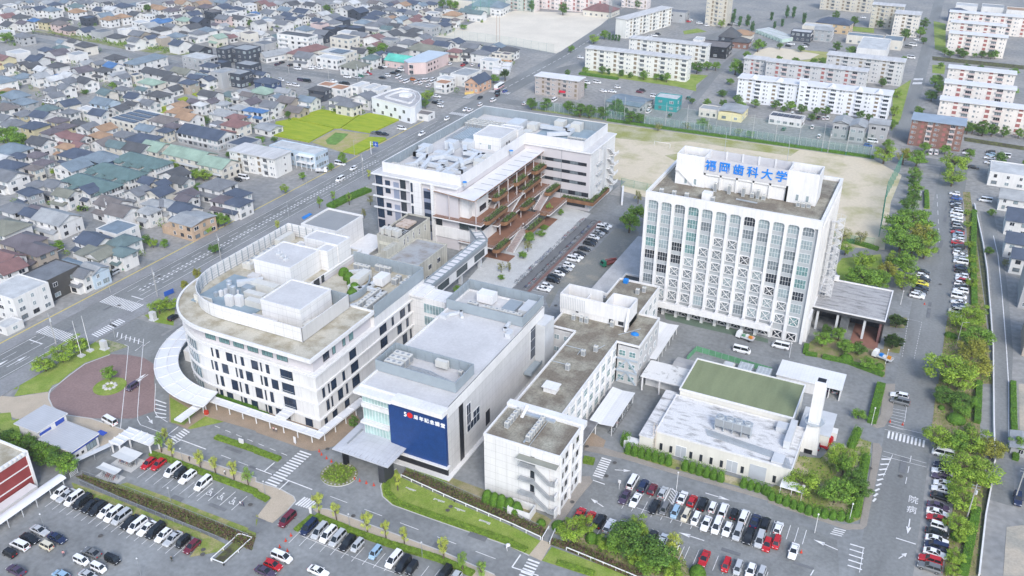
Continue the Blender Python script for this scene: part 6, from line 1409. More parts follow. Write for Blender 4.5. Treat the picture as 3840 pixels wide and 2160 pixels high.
for x in (-100,-86,-58,-44,-34):b.add([(x-2,501.8,13.6),(x+2,501.8,13.6),(x,501.8,15.2),(x-2,508,13.6),(x+2,508,13.6),(x,508,15.2)],[(0,1,2),(1,4,5,2),(3,0,2,5)])
t.part('roof_gablet',b,WHITE)
wapt('grey five-storey flats with red doors behind the large white flats',-102,-45,547,555,13.5,5,13,red=True,wc=mat('grey_flats_wall',(.52,.52,.52),.75,.06,.1,streak=.12))
wapt('grey flats at the left end of the row with red doors',-116,-103,551,559,13.0,5,4,red=True,wc=mat('grey_flats_wall',(.52,.52,.52)))
wapt('tall grey flats with blank cream lower gable beside the crossing',-72,-28,577,587,14.2,6,10,wc=mat('grey_flats_wall',(.52,.52,.52)))
t=wapt('brown brick five-storey flats with blue-grey roof beside the road',-14,9.5,466,478,12.8,5,7,name='brick_flats',red=True,wc=mat('brown_brick_wall',(.22,.125,.10),.8,.15,.5),rc=mat('slate_blue_roof',(.27,.33,.40),.6,.08,.2))
for i,(x0,x1,y0,h,r_) in enumerate(((-13,44,757,13.6,1),(-10,25,719,13.4,1),(-9,26,680,13.4,1),(-4,31,579,13.4,1),(-4,31,543,13.4,1),(-4,46,506,13.4,1))):
 wapt(('pinkish flats farthest up the right side of the road','second farthest pinkish flats right of the road','third farthest pinkish flats right of the road, by the upper canal','pinkish flats just below the upper canal, right of the road','pinkish flats second nearest on the right of the road','nearest and longest pinkish flats on the right, behind the brick flats')[i],x0,x1,y0,y0+8,h,5,max(7,int((x1-x0)/4.6)),red=True,wc=PINKW,rc=mat('bright_panel',(.82,.83,.85)))
wapt('grey-beige four-storey flats with rounded white roof and ground floor shops',-216,-189,466,475,10.6,4,8,name='shop_flats',wc=mat('taupe_wall',(.40,.36,.34),.75,.06,.1),rc=mat('bright_panel',(.82,.83,.85)))
single('shop_sign',MB().box(-200.5,-196.5,465.0,465.25,3.1,4.4),mat('shop_red',(.55,.02,.05),.5,.05,.5),'red shop sign on the grey-beige flats','sign',(-198.5,465.1,3.1))
wapt('tall beige tower flats at the top edge of the photo',-180,-164,696,712,30,10,5,name='tower_flats',wc=mat('beige_flats_wall',(.50,.47,.40),.75,.06,.1))
wapt('beige seven-storey flats with long balconies left of the far road',-66,-44,742,752,17,6,7,name='balcony_flats',wc=mat('beige_flats_wall',(.50,.47,.40)))
wapt('pale flats with zigzag outside stairs beside the far road',-48,-31,722,736,15.5,6,4,name='stair_flats',wc=mat('cream_flats_wall',(.62,.59,.54),.75,.06,.1))
wapt('beige flats at the top edge behind the avenue',-112,-72,800,810,13,5,10,name='avenue_flats',wc=mat('beige_flats_wall',(.50,.47,.40)))
wapt('white three-storey flats beside the main road below the rice field',-288,-262,292,303,9,3,7,wc=mat('pale_flats_wall',(.68,.68,.66),.75,.06,.1,streak=.15))
t=flat('long_white_flats','long white flats with steel stair frame and pale blue end wall by the rice field','flats',(-266,313.5),27,9,7,-1.5,'w','l','f',2,wn=5)
b=MB()
for x in (4,7,10,12.6):
 for y in (-7,-4.6):b.box(x-.1,x+.1,y-.1,y+.1,0,6.4)
for z in (3,6.2):b.box(3.8,12.8,-7.1,-4.5,z,z+.15)
t.part('stair_frame',b,FRW)
# school
SCH=mat('school_wall',(.66,.60,.58),.75,.05,.1,streak=.1)
wapt('long pinkish school building at the top edge behind the sports ground',-330,-262,700,712,13,4,18,name='school_building',red=True,wc=SCH)
wapt('school wing with a red stair front beside the pale ground',-345,-318,684,693,12,4,7,name='school_building',red=True,wc=SCH)
wapt('grey far school building at the top right of the pale ground',-262,-240,735,745,12,4,8,name='school_building',wc=SCH)
flat('school_hall','cream school hall with dark red hipped roof at the top of the pale ground','hall',g(2,675,60,5.5),24,18,4.6,-4,'r','c','h',1,wn=5)
flat('school_gym','school gymnasium with blue roof at the top left of the pale ground','gymnasium',q(3,0,1590,55,7),30,16,6,4,'b','w','h',1,wn=5)
flat('white_club_hut','white two-storey club house at the edge of the pale school ground','hut',q(3,0,1720,130,5.5),9,9,5.2,0,'w','w','f',2,wn=2)
flat('school_store','beige blank-walled hall at the top edge left of the school','hall',q(3,0,1230,15,6),26,12,7,0,'s','c','f',1,wn=2)
# buildings north of the sports ground
flat('teal_shop','teal two-storey shop with white roof beside the fenced road','shop',(-138,472),12.5,9,6.8,0,'w',mat('teal_wall',(.03,.26,.27),.5,.05,.3),'f',2,wn=2)
flat('grey_roof_shop','low shop with wide blue-grey roof in the car park left of the teal shop','shop',(-158,466),20,17,3.8,-8,'b','g','g',1,wn=4,rise=1.2)
flat('yellow_workshop','pale yellow workshop with light blue sheet roof behind the net fence','workshop',(-102,472),12.5,14,5,0,'s',mat('pale_yellow_wall',(.68,.62,.36),.7,.04,.2),'g',1,wn=2,rise=.8)
flat('beige_house','beige flat-roofed house left of the yellow workshop','house',(-114,470),10,8,4.2,0,'s','c','f',1,wn=3)
t=flat('convenience_store','low store with solar panels on its pale roof facing a small car park','store',(-74,474),17,8,4,-2,'s','w','f',1,wn=5)
for i in range(5):t.part('solar_panel',MB().box(-8+3.1*i,-5.3+3.1*i,-2.4,1.6,4.3,4.45),SOL)
for i,(x,y,w_,d_) in enumerate(((-45.5,466,7.5,11),(-37.5,464,7,11),(-28.4,472,9,9))):flat('grey_house','%s of three grey modern houses behind the net fence' % ('left','middle','right')[i],'house',(x,y),w_,d_,8,0,'s','g','g',2,wn=2,rise=1.4)
flat('white_hall','tall blank white hall behind the grey five-storey flats','hall',(-52,645),18,36,9,1,'w','w','f',1,wn=1)
flat('black_building','long black-walled building with cream flat roof behind the white flats','building',(-148,606),19,18,7,2,'k',mat('black_cladding',(.02,.022,.026),.4,.1,.3),'f',2,wn=4)
flat('white_box_annexe','white cube annexe at the left end of the black building','annexe',(-160,608),6,10,9,2,'w','w','f',2,wn=2)
flat('brick_house','brick house with black pyramid roof beside the black building','house',g(2,1730,300,5),12,10,4.4,0,'d',mat('brown_brick_wall',(.22,.125,.10)),'h',1,wn=3)
flat('pyramid_house','tall black pyramid-roofed house behind the black building','house',g(2,1650,245,8),13,13,6,0,'d','d','h',2,wn=2,rise=6)
flat('tan_roof_house','house with pale orange hipped roof beyond the black pyramid roof','house',g(2,1745,240,6),14,10,5,0,'o','c','h',1,wn=3)
flat('tan_hall','tan two-storey hall with blue-grey hipped roof beside the avenue','hall',(-88,718),24,14,6.5,-6,'n',mat('tan_wall',(.50,.38,.24),.7,.06,.2),'h',2,wn=4)
flat('purple_front_house','house with dark purple front and white roof edge beside the round pitch','house',(-104,676),14,10,6.5,0,'w','d','f',2,wn=4)
flat('grey_gable_flats','pale grey three-storey house beside the purple-fronted house','house',(-90,684),12,12,8,0,'s','g','g',3,wn=3,rise=1.6)
flat('white_roof_store','low store with wide white roof behind the purple-fronted house','store',(-98,705),20,12,5.5,0,'w','c','f',1,wn=3)
flat('beige_depot','long beige depot with pale blue roof beside the round pitch','depot',(-62,686),24,10,5.5,0,'b','c','f',1,wn=4)
flat('beige_depot','short beige depot with pale blue roof nearest the far road','depot',(-43,682),12,16,6,0,'b','c','f',1,wn=2)
flat('grey_block','grey flat-roofed block beside the slanting white flats','building',g(2,1260,90,7),14,12,7.5,0,'g','g','f',2,wn=2)
for i,(x,y) in enumerate(((-3,838),(16,842),(34,836))):flat('far_hall',('left','middle','right')[i]+' pale hall of three at the top right edge of the photo','hall',(x,y),16,14,6,0,'wso'[i],'w','f',1,wn=2)
flat('navy_far_house','navy house beside the far road at the top right','house',(-8,800),13,11,7,0,'n','n','h',2,wn=2)
b=MB()
for i in range(9):
 x,y=lerp(-134,-112,i/8),lerp(690,668,i/8)
 t=T('storage_locker','pale green storage container beside the round pitch, %s from the left' % ORD[i],'container',(x,y,0),R(-30),'storage containers by the round pitch');t.org=(0,0,0)
 t.part('shell',MB().box(-1.2,1.2,-7,7,.1,2.7),mat('mint_container',(.44,.56,.50),.5,.06,.3));t.part('roof',MB().box(-1.3,1.3,-7.1,7.1,2.7,2.8),GREYL)
for i in range(10):
 x,y=lerp(-243,-252,(i % 5)/4)-6*(i//5),497+5.5*(i % 5)
 t=T('storage_container','grey storage container beside the main road, %s from the front in the %s row' % (ORD[i % 5],('right','left')[i//5]),'container',(x-8,y,0),R(4),'storage containers beside the main road');t.org=(0,0,0)
 t.part('shell',MB().box(-2.6,2.6,-1.2,1.2,.1,2.7),[GREYL,WHITE][i % 2]);t.part('roof',MB().box(-2.7,2.7,-1.3,1.3,2.7,2.8),[WHITE,mat('orange_stripe',(.5,.22,.08),.6,.1,.3)][i % 5==4])
# right-hand lane houses
for i,(x,y,w_,d_,h,rc,wc,kd,lab) in enumerate(((30,432,15,16,6,'w','w','f','white two-storey house with ribbed white roof right of the east road'),(33,400,12,10,5.4,'s','w','g','white garage house above the solar-roofed lane houses'),(36,376,13,13,6,'n','w','g','white lane house with dark solar panel roof, farthest of three'),(36,352,13,10,6,'n','w','g','white lane house with dark panel roof, middle of three'),(38,338,13,9,6,'n','w','g','white lane house with dark panel roof, nearest of three'),(40,315,11,17,9,'s','g','f','grey three-storey lane flats with glass balconies'),(41,282,11,16,8,'s','o','f','tan and brick lane flats at the right edge'))):
 flat('lane_house',lab,'house',(x,y),w_,d_,h,0,rc,wc,kd,2 if h<8 else 3,wn=3)
flat('dark_box_shop','black box-shaped shop with grey flat roof at the main crossing','shop',tuple(sum(p[i] for p in P('4: 205 600 400 665 565 590 360 535',7.5))/4 for i in (0,1)),11.5,14,7.5,0,'g',mat('charcoal_wall',(.07,.068,.066),.6,.1,.3),'f',2,wn=2)
t=flat('white_corner_flats','white three-storey flats with plain white end wall at the main crossing','flats',tuple(sum(p[i] for p in P('4: -60 735 120 790 308 700 125 648',8.6))/4 for i in (0,1)),14,13,8.6,0,'w','w','f',3,wn=3)
t=flat('curved_roof_house','tan stone house with pale curved metal roof beside the main road','house',g(4,1450,185,7),12,12,6.4,-3,'s',mat('tan_stone_wall',(.46,.34,.24),.75,.12,.5,joint=(1.2,.6,.88)),'g',2,wn=3,rise=1.0)
t.part('annexe',MB().box(-11,-6,-6,4,0,3.2),mat('tan_stone_wall',(.46,.34,.24)))
flat('shop_shed','white shop with weathered olive shed roof and blue sign beside the parked cars','shop',g(4,770,455,4.6),13,12,5.2,-4,'v','w','g',1,wn=0 or 1,rise=1.0)
flat('white_store_hut','small white store hut at the lower left corner of the rice field','hut',g(1,95,960,3),11,9,3.2,-6,'s','w','g',1,wn=2,rise=1.2)
flat('white_container','white container box in front of the white corner flats','container',g(4,65,990,2.4),5.5,6,2.5,0,'w','w','f',1,wn=1)
flat('solar_box','dark grey box building with solar roof beside the navy-roofed row','building',q(1,1,1750,690,5),11,12,5,-4,'n','g','f',2,wn=3)
t=flat('solar_flats','cream two-storey flats with rows of solar panels beside the yellow paddy strip','flats',q(1,1,130,300,6),20,20,5.6,-4,'w','c','f',2,wn=5)
for i in range(4):t.part('solar_panel',MB().box(-8.6,8.6,-8.6+4.4*i,-5.4+4.4*i,5.9,6.1),SOL)

flat('lane_shed','small grey ribbed shed roof beside the back lane hedge','shed',g(11,1915,430,2.6),4.5,7,2.6,0,'s','g','g',1,wn=1,rise=.6)
flat('lane_house','low pale house behind the lane hedge at the right edge','house',(43,205),10,12,5.5,0,'g','w','h',2,wn=2)
# ================================================================ VEHICLES
PAINTS={'w':('white',(.74,.75,.76)),'s':('silver',(.42,.44,.46)),'k':('black',(.012,.013,.016)),'n':('navy',(.015,.025,.07)),'r':('red',(.42,.012,.018)),'m':('maroon',(.13,.015,.03)),'b':('blue',(.03,.09,.32)),'l':('light blue',(.28,.42,.55)),
  'g':('grey',(.15,.155,.16)),'c':('cream',(.60,.56,.44)),'y':('yellow',(.62,.55,.03)),'u':('purple-grey',(.07,.05,.09)),'o':('orange',(.5,.16,.03)),'e':('green',(.02,.16,.09)),'z':('beige',(.42,.38,.28))}
CGL=mat('car_glass',(.012,.016,.02),.06,0,spec=.7);TYRE=mat('tyre',(.015,.015,.015),.8,0);RIM=mat('wheel_rim',(.40,.41,.42),.35,0,metal=.6)
HEADL=mat('headlamp',(.75,.77,.78),.15,0);TAILL=mat('tail_lamp',(.38,.01,.012),.25,0)
# L, W, hood z, belt z, roof z, glasshouse base x0 x1, roof x0 x1
KINDS={'s':('saloon car',4.6,1.76,.86,.94,1.42,-1.75,1.0,-1.0,.15),'h':('hatchback',4.0,1.70,.88,.95,1.50,-1.92,.95,-1.55,.15),'m':('minivan',4.7,1.74,1.0,1.08,1.84,-2.28,1.6,-2.12,.75),
  'k':('box car',3.4,1.50,.98,1.04,1.74,-1.66,1.2,-1.58,.75),'u':('estate car',4.6,1.80,.95,1.02,1.62,-2.2,1.0,-1.85,.25),'v':('van',4.9,1.74,1.05,1.15,2.0,-2.4,2.1,-2.36,1.55)}
_cm={}
def carmeshes(kd,pc):
 key=(kd,pc)
 if key in _cm:return _cm[key]
 nm,L_,Wd,hz,bz,rz_,g0,g1,r0,r1=KINDS[kd]
 pm=mat('paint_'+PAINTS[pc][0].replace(' ','_').replace('-','_'),PAINTS[pc][1],.22,0,spec=.6)
 w=Wd/2;b=MB()
 st=[(-L_/2,.80,.40,bz*.80),(-L_/2+.10,.94,.30,bz*.97),(g0+.1,1,.24,bz),(g1,1,.24,bz),(g1+.12,.99,.24,hz),(L_/2-.30,.95,.24,hz*.88),(L_/2-.06,.86,.28,hz*.74),(L_/2,.78,.34,hz*.58)]
 rings=[]
 for x,f,zb,zt in st:
  ww=w*f;zm=lerp(zb,zt,.62)
  rings.append([(x,-ww*.92,zb),(x,-ww,zm),(x,-ww*.86,zt),(x,ww*.86,zt),(x,ww,zm),(x,ww*.92,zb)])
 n=6;o=[p for r in rings for p in r];fs=[]
 for i in range(len(rings)-1):
  for j in range(n):a,c=i*n+j,i*n+(j+1) % n;fs.append((a,a+n,c+n,c)[::-1])
 fs+=[tuple(range(n)),tuple((len(rings)-1)*n+j for j in range(n))[::-1]]
 b.add(o,fs)
 wr=w*.70
 b.add([(r0,-wr,rz_),(r1,-wr,rz_-.02),(r1,wr,rz_-.02),(r0,wr,rz_),(r0+.05,-wr*.97,rz_-.05),(r1,-wr*.97,rz_-.07),(r1,wr*.97,rz_-.07),(r0+.05,wr*.97,rz_-.05)],[(0,1,2,3),(0,4,5,1),(1,5,6,2),(2,6,7,3),(3,7,4,0)])
 for s_ in (-1,1):
  for (xa,xb) in ((g0,r0),(lerp(g0,g1,.48),lerp(r0,r1,.55)),(g1,r1)):b.beam((xa,s_*w*.845,bz-.01),(xb,s_*wr*.99,rz_-.03),.09,.06)
  b.box(g1-.35,g1-.15,s_*(w+.04)-.09,s_*(w+.04)+.09,bz,bz+.14)
 body=b.mesh('body',pm)
 gl=MB();wb=w*.84;wt=wr*.97
 gl.add([(g0,-wb,bz-.02),(g1,-wb,bz-.02),(g1,wb,bz-.02),(g0,wb,bz-.02),(r0,-wt,rz_-.03),(r1,-wt,rz_-.04),(r1,wt,rz_-.04),(r0,wt,rz_-.03)],[(0,1,5,4),(1,2,6,5),(2,3,7,6),(3,0,4,7)])
 glass=gl.mesh('windows',CGL)
 if kd+'p' not in _cm:
  wh=MB().tube((0,-.1,0),(0,.1,0),.31,0,12);rm=MB().tube((0,-.115,0),(0,.115,0),.19,0,10)
  hl=MB().box(-.10,.05,-.2,.2,-.08,.08);tl=MB().box(-.03,.08,-.16,.16,-.12,.12)
  _cm[kd+'p']=(wh.mesh('wheel',TYRE),rm.mesh('rim',RIM),hl.mesh('headlight',HEADL),tl.mesh('tail_light',TAILL))
 _cm[key]=(body,glass)+_cm[kd+'p'];return _cm[key]
def car(p,rz,kd,pc,label,group=None):
 nm,L_,Wd,hz,bz,*_=KINDS[kd]
 me=carmeshes(kd,pc);t=T({'v':'parked_van','m':'parked_minivan'}.get(kd,'parked_car'),label,'van' if kd=='v' else 'car',(p[0],p[1],.06),rz,group);t.org=(0,0,0)
 bd=t.put('body',me[0],(0,0,0));t.o.scale=(1.07,1.05,1.04);t.put('windows',me[1],(0,0,0))
 for sx in (-1,1):
  for sy in (-1,1):
   wx=sx*L_*.31;w_=t.put('wheel',me[2],(wx,sy*(Wd/2-.09),.31))
   r_=t.put('rim',me[3],(0,0,0),0,w_)
 for sy in (-1,1):
  t.put('headlight',me[4],(L_/2-.10,sy*(Wd/2-.34),hz*.68));t.put('tail_light',me[5],(-L_/2+.02,sy*(Wd/2-.30),bz*.78))
 return t
# rows: heading in degrees, place words, then survey sheet and x,y,colour+kind from left to right (or top to bottom)
E_,W_,N_,S_=0,180,90,-90
ROWS=[
(S_,'in the back row at lower left',8,"450,822,wh 500,842,ss 560,866,wm 622,890,km 682,916,ks 738,940,ku 800,962,wh 860,985,wm 918,1006,sm 982,1040,ks 1037,1068,wm 1108,1088,ws 1174,1108,km 1232,1142,wh 1303,1166,ss 1380,1192,kk 1448,1226,mh"),
(S_,'in the row beside the footpath hedge',8,"1120,600,rh 1195,607,rh 1305,652,wm 1357,675,kk 1415,702,wu 1532,752,wm"),
(E_,'standing loose in the lower-left lot',8,"300,1105,ss 430,1162,ns 225,1165,ks 150,1216,wm 350,1222,ck 72,1277,kk 120,1405,us 690,1272,gs 850,1325,kk 615,1335,wk 745,1390,wk 460,1442,lh 670,1447,ss"),
(S_,'in the row below the second footpath',9,"400,1082,nm 480,1112,sm 545,1138,wm 615,1168,sm 690,1200,ku 765,1222,sk 900,1276,lk 1040,1326,wm 1110,1366,km 1175,1392,kk 1420,1440,km 1500,1470,sh"),
(E_,'near the traffic cones at the lower left',9,"195,1306,wm 130,1366,rh 70,1415,us 470,1412,ws"),
(N_,'in the upper row of the right lot',10,"910,742,wv 990,766,nu 1060,792,mh 1140,816,sh 1285,856,ws 1360,880,rh 1440,906,km 1515,932,wk 1595,952,wm 1675,982,kk 1750,1002,wm 1835,1032,ns 1910,1058,km 2010,1085,wh"),
(S_,'in the middle row of the right lot',10,"850,852,us 930,876,ws 1075,926,ks 1150,948,gk 1230,972,lk 1310,997,ck 1385,1022,wk 1465,1052,ws 1545,1072,wm 1625,1098,wh 1705,1122,sm 1785,1152,ku 1870,1176,sm 1925,1212,rh"),
(N_,'in the shrub-side row of the right lot',10,"510,982,rs 590,1002,rh 665,1036,km 735,1070,wu 820,1087,ks 985,1122,wk 1055,1156,ku 1135,1182,ws 1230,1232,wk"),
(S_,'in the bottom row of the right lot',10,"1450,1316,rs 1615,1370,rk 1705,1392,sk 1800,1412,wh 1880,1437,sk 1995,1200,rk 2125,1260,ws"),
(W_,'in the lower east-road row',11,"1320,525,wv 1320,612,nh 1315,662,ws 1315,702,us 1320,752,wh 1315,796,ws 1310,852,ks 1285,922,us 1280,970,ws 1280,1016,rs 1290,1076,wk 1275,1122,ks 1275,1176,ws 1270,1227,nm 1260,1276,ws 1225,1326,ru 1220,1382,gu"),
(W_,'in the upper east-road row',7,"1410,12,wh 1425,46,bh 1420,76,ns 1420,96,sh 1428,116,kh 1420,137,wk 1425,157,wm 1425,183,ws 1430,212,wh 1430,240,kh 1430,260,sk 1432,282,ks 1430,303,rs 1432,322,lk 1440,338,sh 1435,361,wh 1435,382,rs 1435,412,ku 1450,442,gs 1440,462,wh 1455,478,ws 1450,500,sh 1455,526,wm 1465,568,ns 1465,598,ku 1465,632,wh 1470,656,ws 1460,674,rk 1455,692,wh 1455,718,kh 1455,743,wu 1440,787,wm 1440,832,ws 1445,860,nh 1450,878,sh 1425,900,cm 1420,932,wk"),
(E_,'in the short row below the big trees',7,"1175,605,kh 1165,632,wh 1175,657,ks 1165,690,yh 1160,722,ks 1145,747,ku 1140,766,sh 1125,784,wu"),
(E_,'in the bays beside the bicycle strips',6,"710,252,ws 685,270,wm 690,293,kh 655,306,ss 640,324,gs 620,342,wh 600,366,ks 585,388,ku 545,428,ks 510,466,ks 490,487,ws 465,508,wm 430,552,wh 405,577,ss 380,597,kh 355,617,wh 320,637,ks 310,667,ku 265,708,wh 240,730,ws"),
(N_,'driving on the main road',1,"635,1352,wm 735,1270,wh 1250,1010,wu 1440,897,wk 1580,827,wh 1617,829,ws 1690,737,ks 1790,757,wm 1820,697,km 1825,718,kk 1880,687,bh 1692,790,wk"),
(E_,'parked beside the rice field',1,"635,1236,wv 1100,970,wm 1140,902,wv 900,1002,gs 930,1008,kk 970,1012,ks"),
(E_,'in the round clinic car park',1,"1365,726,ws 1355,774,kh 1390,767,sh 1392,799,wk"),
(N_,'outside the low clinic',1,"160,485,uh 197,470,kh 260,490,ks"),
(E_,'outside the white shop',1,"315,518,wm 405,496,kh 415,516,wh 437,502,ws 480,513,wu 190,604,wk"),
(E_,'outside the corner shop',1,"690,579,wm 768,584,ss 792,573,eh 832,560,sh 852,556,rh"),
(E_,'in the pink clinic car park',1,"945,511,kh 965,501,ws 955,586,ks 995,571,wk 1040,551,ks 1075,538,kh 1095,526,wm 1185,601,ok"),
(N_,'crowded on the car dealer lot',1,"1075,581,wv 1100,607,wk 1135,617,wv 1205,622,wk 1237,611,sm 1268,607,wm 1292,606,wm 1242,632,wk 1302,646,ws 1337,600,wm 1330,622,wm 1412,671,yh"),
(N_,'on the lot behind the pink clinic',1,"1465,483,wk 1562,490,rh 1582,478,nm 1637,488,wh 1697,491,bm 1737,516,wk"),
(E_,'on the earth lot by the rusty roofs',1,"340,604,um 387,611,kv 247,636,wk 300,644,wm 588,612,wh 680,631,km 650,630,kh"),
(S_,'parked by the dark box shop',4,"735,690,nm 808,636,kk 855,610,su 948,568,ek 640,722,lk"),
(E_,'on a house drive at the upper left',4,"590,356,ws 620,126,kh"),
(E_,'in the flats car park',2,"560,624,wm 642,621,wm 690,686,wh 757,690,ws 797,658,wk 965,692,mh 985,681,kh 1075,726,wm"),
(N_,'beside the teal shop',2,"1332,737,eh 1042,806,wk 1030,842,wm 1192,872,ek 320,755,wv 95,780,wh"),
(E_,'beside the slanting white flats',2,"1040,276,wh 1075,266,ws 1102,256,kh 518,434,wh"),
(E_,'at the foot of the tower flats',2,"1415,174,wm 1470,190,wh 1330,161,rh 1345,149,wh 1640,186,ks 1695,181,wm"),
(N_,'outside the convenience store',3,"185,860,wm 120,971,eh 335,961,wk 385,1031,wk 380,886,ks 422,891,wh 452,891,wm"),
(E_,'beside the grey modern houses',3,"790,1066,wv 757,1097,bh"),
(N_,'under the brick flats',3,"1227,1150,wv 1270,1151,wm"),
(W_,'in the car park right of the brick flats',3,"1505,1136,kh 1507,1156,ws 1680,1146,kh 1682,1166,lh 1672,1191,ws 1670,1226,wh 1785,1176,wv 1770,1231,ks"),
(E_,'turning past the big round tree',3,"1552,1261,ks"),
(E_,'beside the round pitch',3,"175,331,wm 155,345,kh 290,336,kh 277,351,wk"),
(E_,'beside the far road depot',3,"1080,434,wv 1120,300,wk 1095,340,wv 1060,355,gv 720,131,wh"),
(E_,'in the school car park',2,"430,42,ws 447,52,kh 470,45,ks 490,60,wh 515,50,wm 510,70,ws 545,48,kh 570,52,uh"),
(W_,'at the chimney side kerb bays',11,"992,88,wu 998,133,gm"),
(W_,'outside the house flats across the lane',7,"1640,62,wv"),
(E_,'on drives by the green-roofed flats',0,"1795,1035,wv 1785,1050,kh 1840,1340,wv 1800,1358,kk 370,768,wh 395,775,wh 345,770,wk"),
]
SINGLE=[(8,828,280,W_-8,'v','w','white van leaving past the sandy pavement'),(8,998,22,S_,'k','u','dark purple box car driving through the red plaza'),(9,236,1022,S_,'m','m','maroon minivan with black roof crossing at the footpath corner'),
  (7,95,1162,W_,'v','w','white van with open tailgate at the foot of the tower'),(6,1735,1195,E_,'v','w','white van behind the green site fence'),(11,1885,866,S_,'u','n','navy car parked on the back lane at the right edge'),(11,370,462,N_,'h','n','dark blue car half hidden behind the chimney foot'),(11,442,22,N_,'h','b','blue car inside the white garage'),(11,512,40,N_,'h','s','silver car inside the white garage'),(4,1310,945,N_,'h','k','black car under the trees beside the curved canopy')]
for rz,where,k,s_ in ROWS:
 ents=[e.split(',') for e in s_.split()];cnt={}
 for x,y,pk_ in ents:cnt[pk_]=cnt.get(pk_,0)+1
 seen={}
 vert=rz==W_ and len(ents)>10
 order=sorted(ents,key=lambda e:float(e[1]) if vert else float(e[0]))
 for x,y,pk_ in order:
  pc,kd=pk_[0],pk_[1];p=g(k,float(x),float(y),.7)
  d='%s %s' % (PAINTS[pc][0],KINDS[kd][0]);seen[pk_]=seen.get(pk_,0)+1
  if cnt[pk_]>1:lab='%s %s, %s from %s' % (d,where,ORD[seen[pk_]-1],'far end' if vert else 'left')
  else:lab=d+' '+where
  j=rnd.uniform(-1.6,1.6)
  fl=0
  if rz in (E_,W_) and 'loose' in where:fl=180 if rnd.random()<.4 else 0
  if 'main road' in where and p[0]>-234.5:fl=0
  elif 'main road' in where:fl=180
  if vert and rnd.random()<.3:fl=180
  car(p,R(rz+j+fl),kd,pc,lab,'cars '+where)
for k,x,y,rz,kd,pc,lab in SINGLE:car(g(k,x,y,.7),R(rz),kd,pc,lab)
def lorry(p,rz,cab,bedm,label,load=None,crane=False,L_=6.0):
 t=T('lorry',label,'lorry',(p[0],p[1],0),rz);t.org=(0,0,0)
 t.part('chassis',MB().box(-L_/2,L_/2,-.5,.5,.5,.75),GREYM)
 cb=MB().add([(L_/2-1.5,-1,.5),(L_/2,-1,.5),(L_/2,1,.5),(L_/2-1.5,1,.5),(L_/2-1.45,-.92,2.4),(L_/2-.25,-.92,2.4),(L_/2-.25,.92,2.4),(L_/2-1.45,.92,2.4),(L_/2,-1,1.35),(L_/2,1,1.35)],[(0,1,8,5,4),(3,7,6,9,2),(1,2,9,8),(8,9,6,5),(4,5,6,7),(0,4,7,3)])
 t.part('cab',cb,cab)
 t.part('windscreen',MB().add([(L_/2+.02-.03,-.82,1.42),(L_/2-.01,.82,1.42),(L_/2-.22,.8,2.28),(L_/2-.22,-.8,2.28)],[(0,1,2,3)]),CGL)
 b=MB().box(-L_/2,L_/2-1.65,-1.05,1.05,.8,.95);b.ringwall(rect(-L_/2,L_/2-1.65,-1.05,1.05),.07,.95,1.35)
 t.part('bed',b,bedm)
 for x in (-L_*.3,L_*.33):
  for y in (-.85,.85):t.part('wheel',MB().tube((x,y-.13,.42),(x,y+.13,.42),.42,0,12),TYRE)
 if crane:t.part('crane',MB().tube((L_/2-1.8,0,.9),(L_/2-1.8,0,2.6),.15).beam((L_/2-1.8,0,2.6),(-L_/2+.6,.3,2.2),.2,.22),mat('red_crane',(.36,.06,.05),.5,.1,.5))
 if load:
  for i,(x,y,z,m) in enumerate(load):t.part('cargo',MB().box(x-.5,x+.5,y-.4,y+.4,.95,.95+z),m)
 return t
ORNG=mat('orange_load',(.55,.22,.02),.6,.1,.5)
lorry(g(6,735,535,.8),R(58+180),mat('paint_lorry_green',(.02,.17,.10),.35,0),mat('rust_red_bed',(.22,.06,.05),.7,.15,.6),'green lorry with rusty red crane bed in the worn yard',None,True,7.0)
lorry(g(6,1760,1095,.8),R(168),FRW,GREYL,'white flatbed lorry with orange load in front of the tower ledge',[(-1.8,.3,.9,ORNG),(-.6,-.3,.8,WHITE),(.4,.3,.7,mat('green_mesh',(.10,.36,.17))),(-2.2,-.4,.6,mat('pinkish_load',(.6,.35,.33),.6,.1,.5))],False,5.6)
lorry(g(7,865,1245,.8),R(162),FRW,GREYL,'white flatbed lorry with blue sheets and orange load by the entrance garden',[(-1.9,0,.9,ORNG),(.4,0,.9,mat('blue_sheet',(.01,.18,.55))),(-.6,0,.5,WHITE)],False,6.0)
lorry(g(11,440,452,.8),R(78),mat('paint_lorry_red',(.42,.012,.018),.3,0),mat('paint_lorry_red',(.42,.012,.018)),'small red pickup lorry parked beside the chimney',None,False,4.4)
lorry(g(1,495,1288,.8),R(25),FRW,GREYL,'white service truck beside the steel stair frame flats',[(-.8,0,1.1,WHITE),(-2,0,1.0,WHITE)],False,5.4)
t=T('bus','white and red route bus near the main road crossing','bus',(*g(1,1835,650,1.5),0),R(92));t.org=(0,0,0)
t.part('body',MB().box(-4.6,4.6,-1.2,1.2,.4,3.0),FRW);t.part('window_band',MB().box(-4.4,4.62,-1.22,1.22,1.5,2.5),CGL);t.part('stripe',MB().box(-4.61,4.61,-1.23,1.23,.7,1.1),mat('bus_red',(.45,.03,.04),.4,0))
for x in (-2.9,2.9):
 for y in (-1.1,1.1):t.part('wheel',MB().tube((x,y-.15,.48),(x,y+.15,.48),.48,0,12),TYRE)
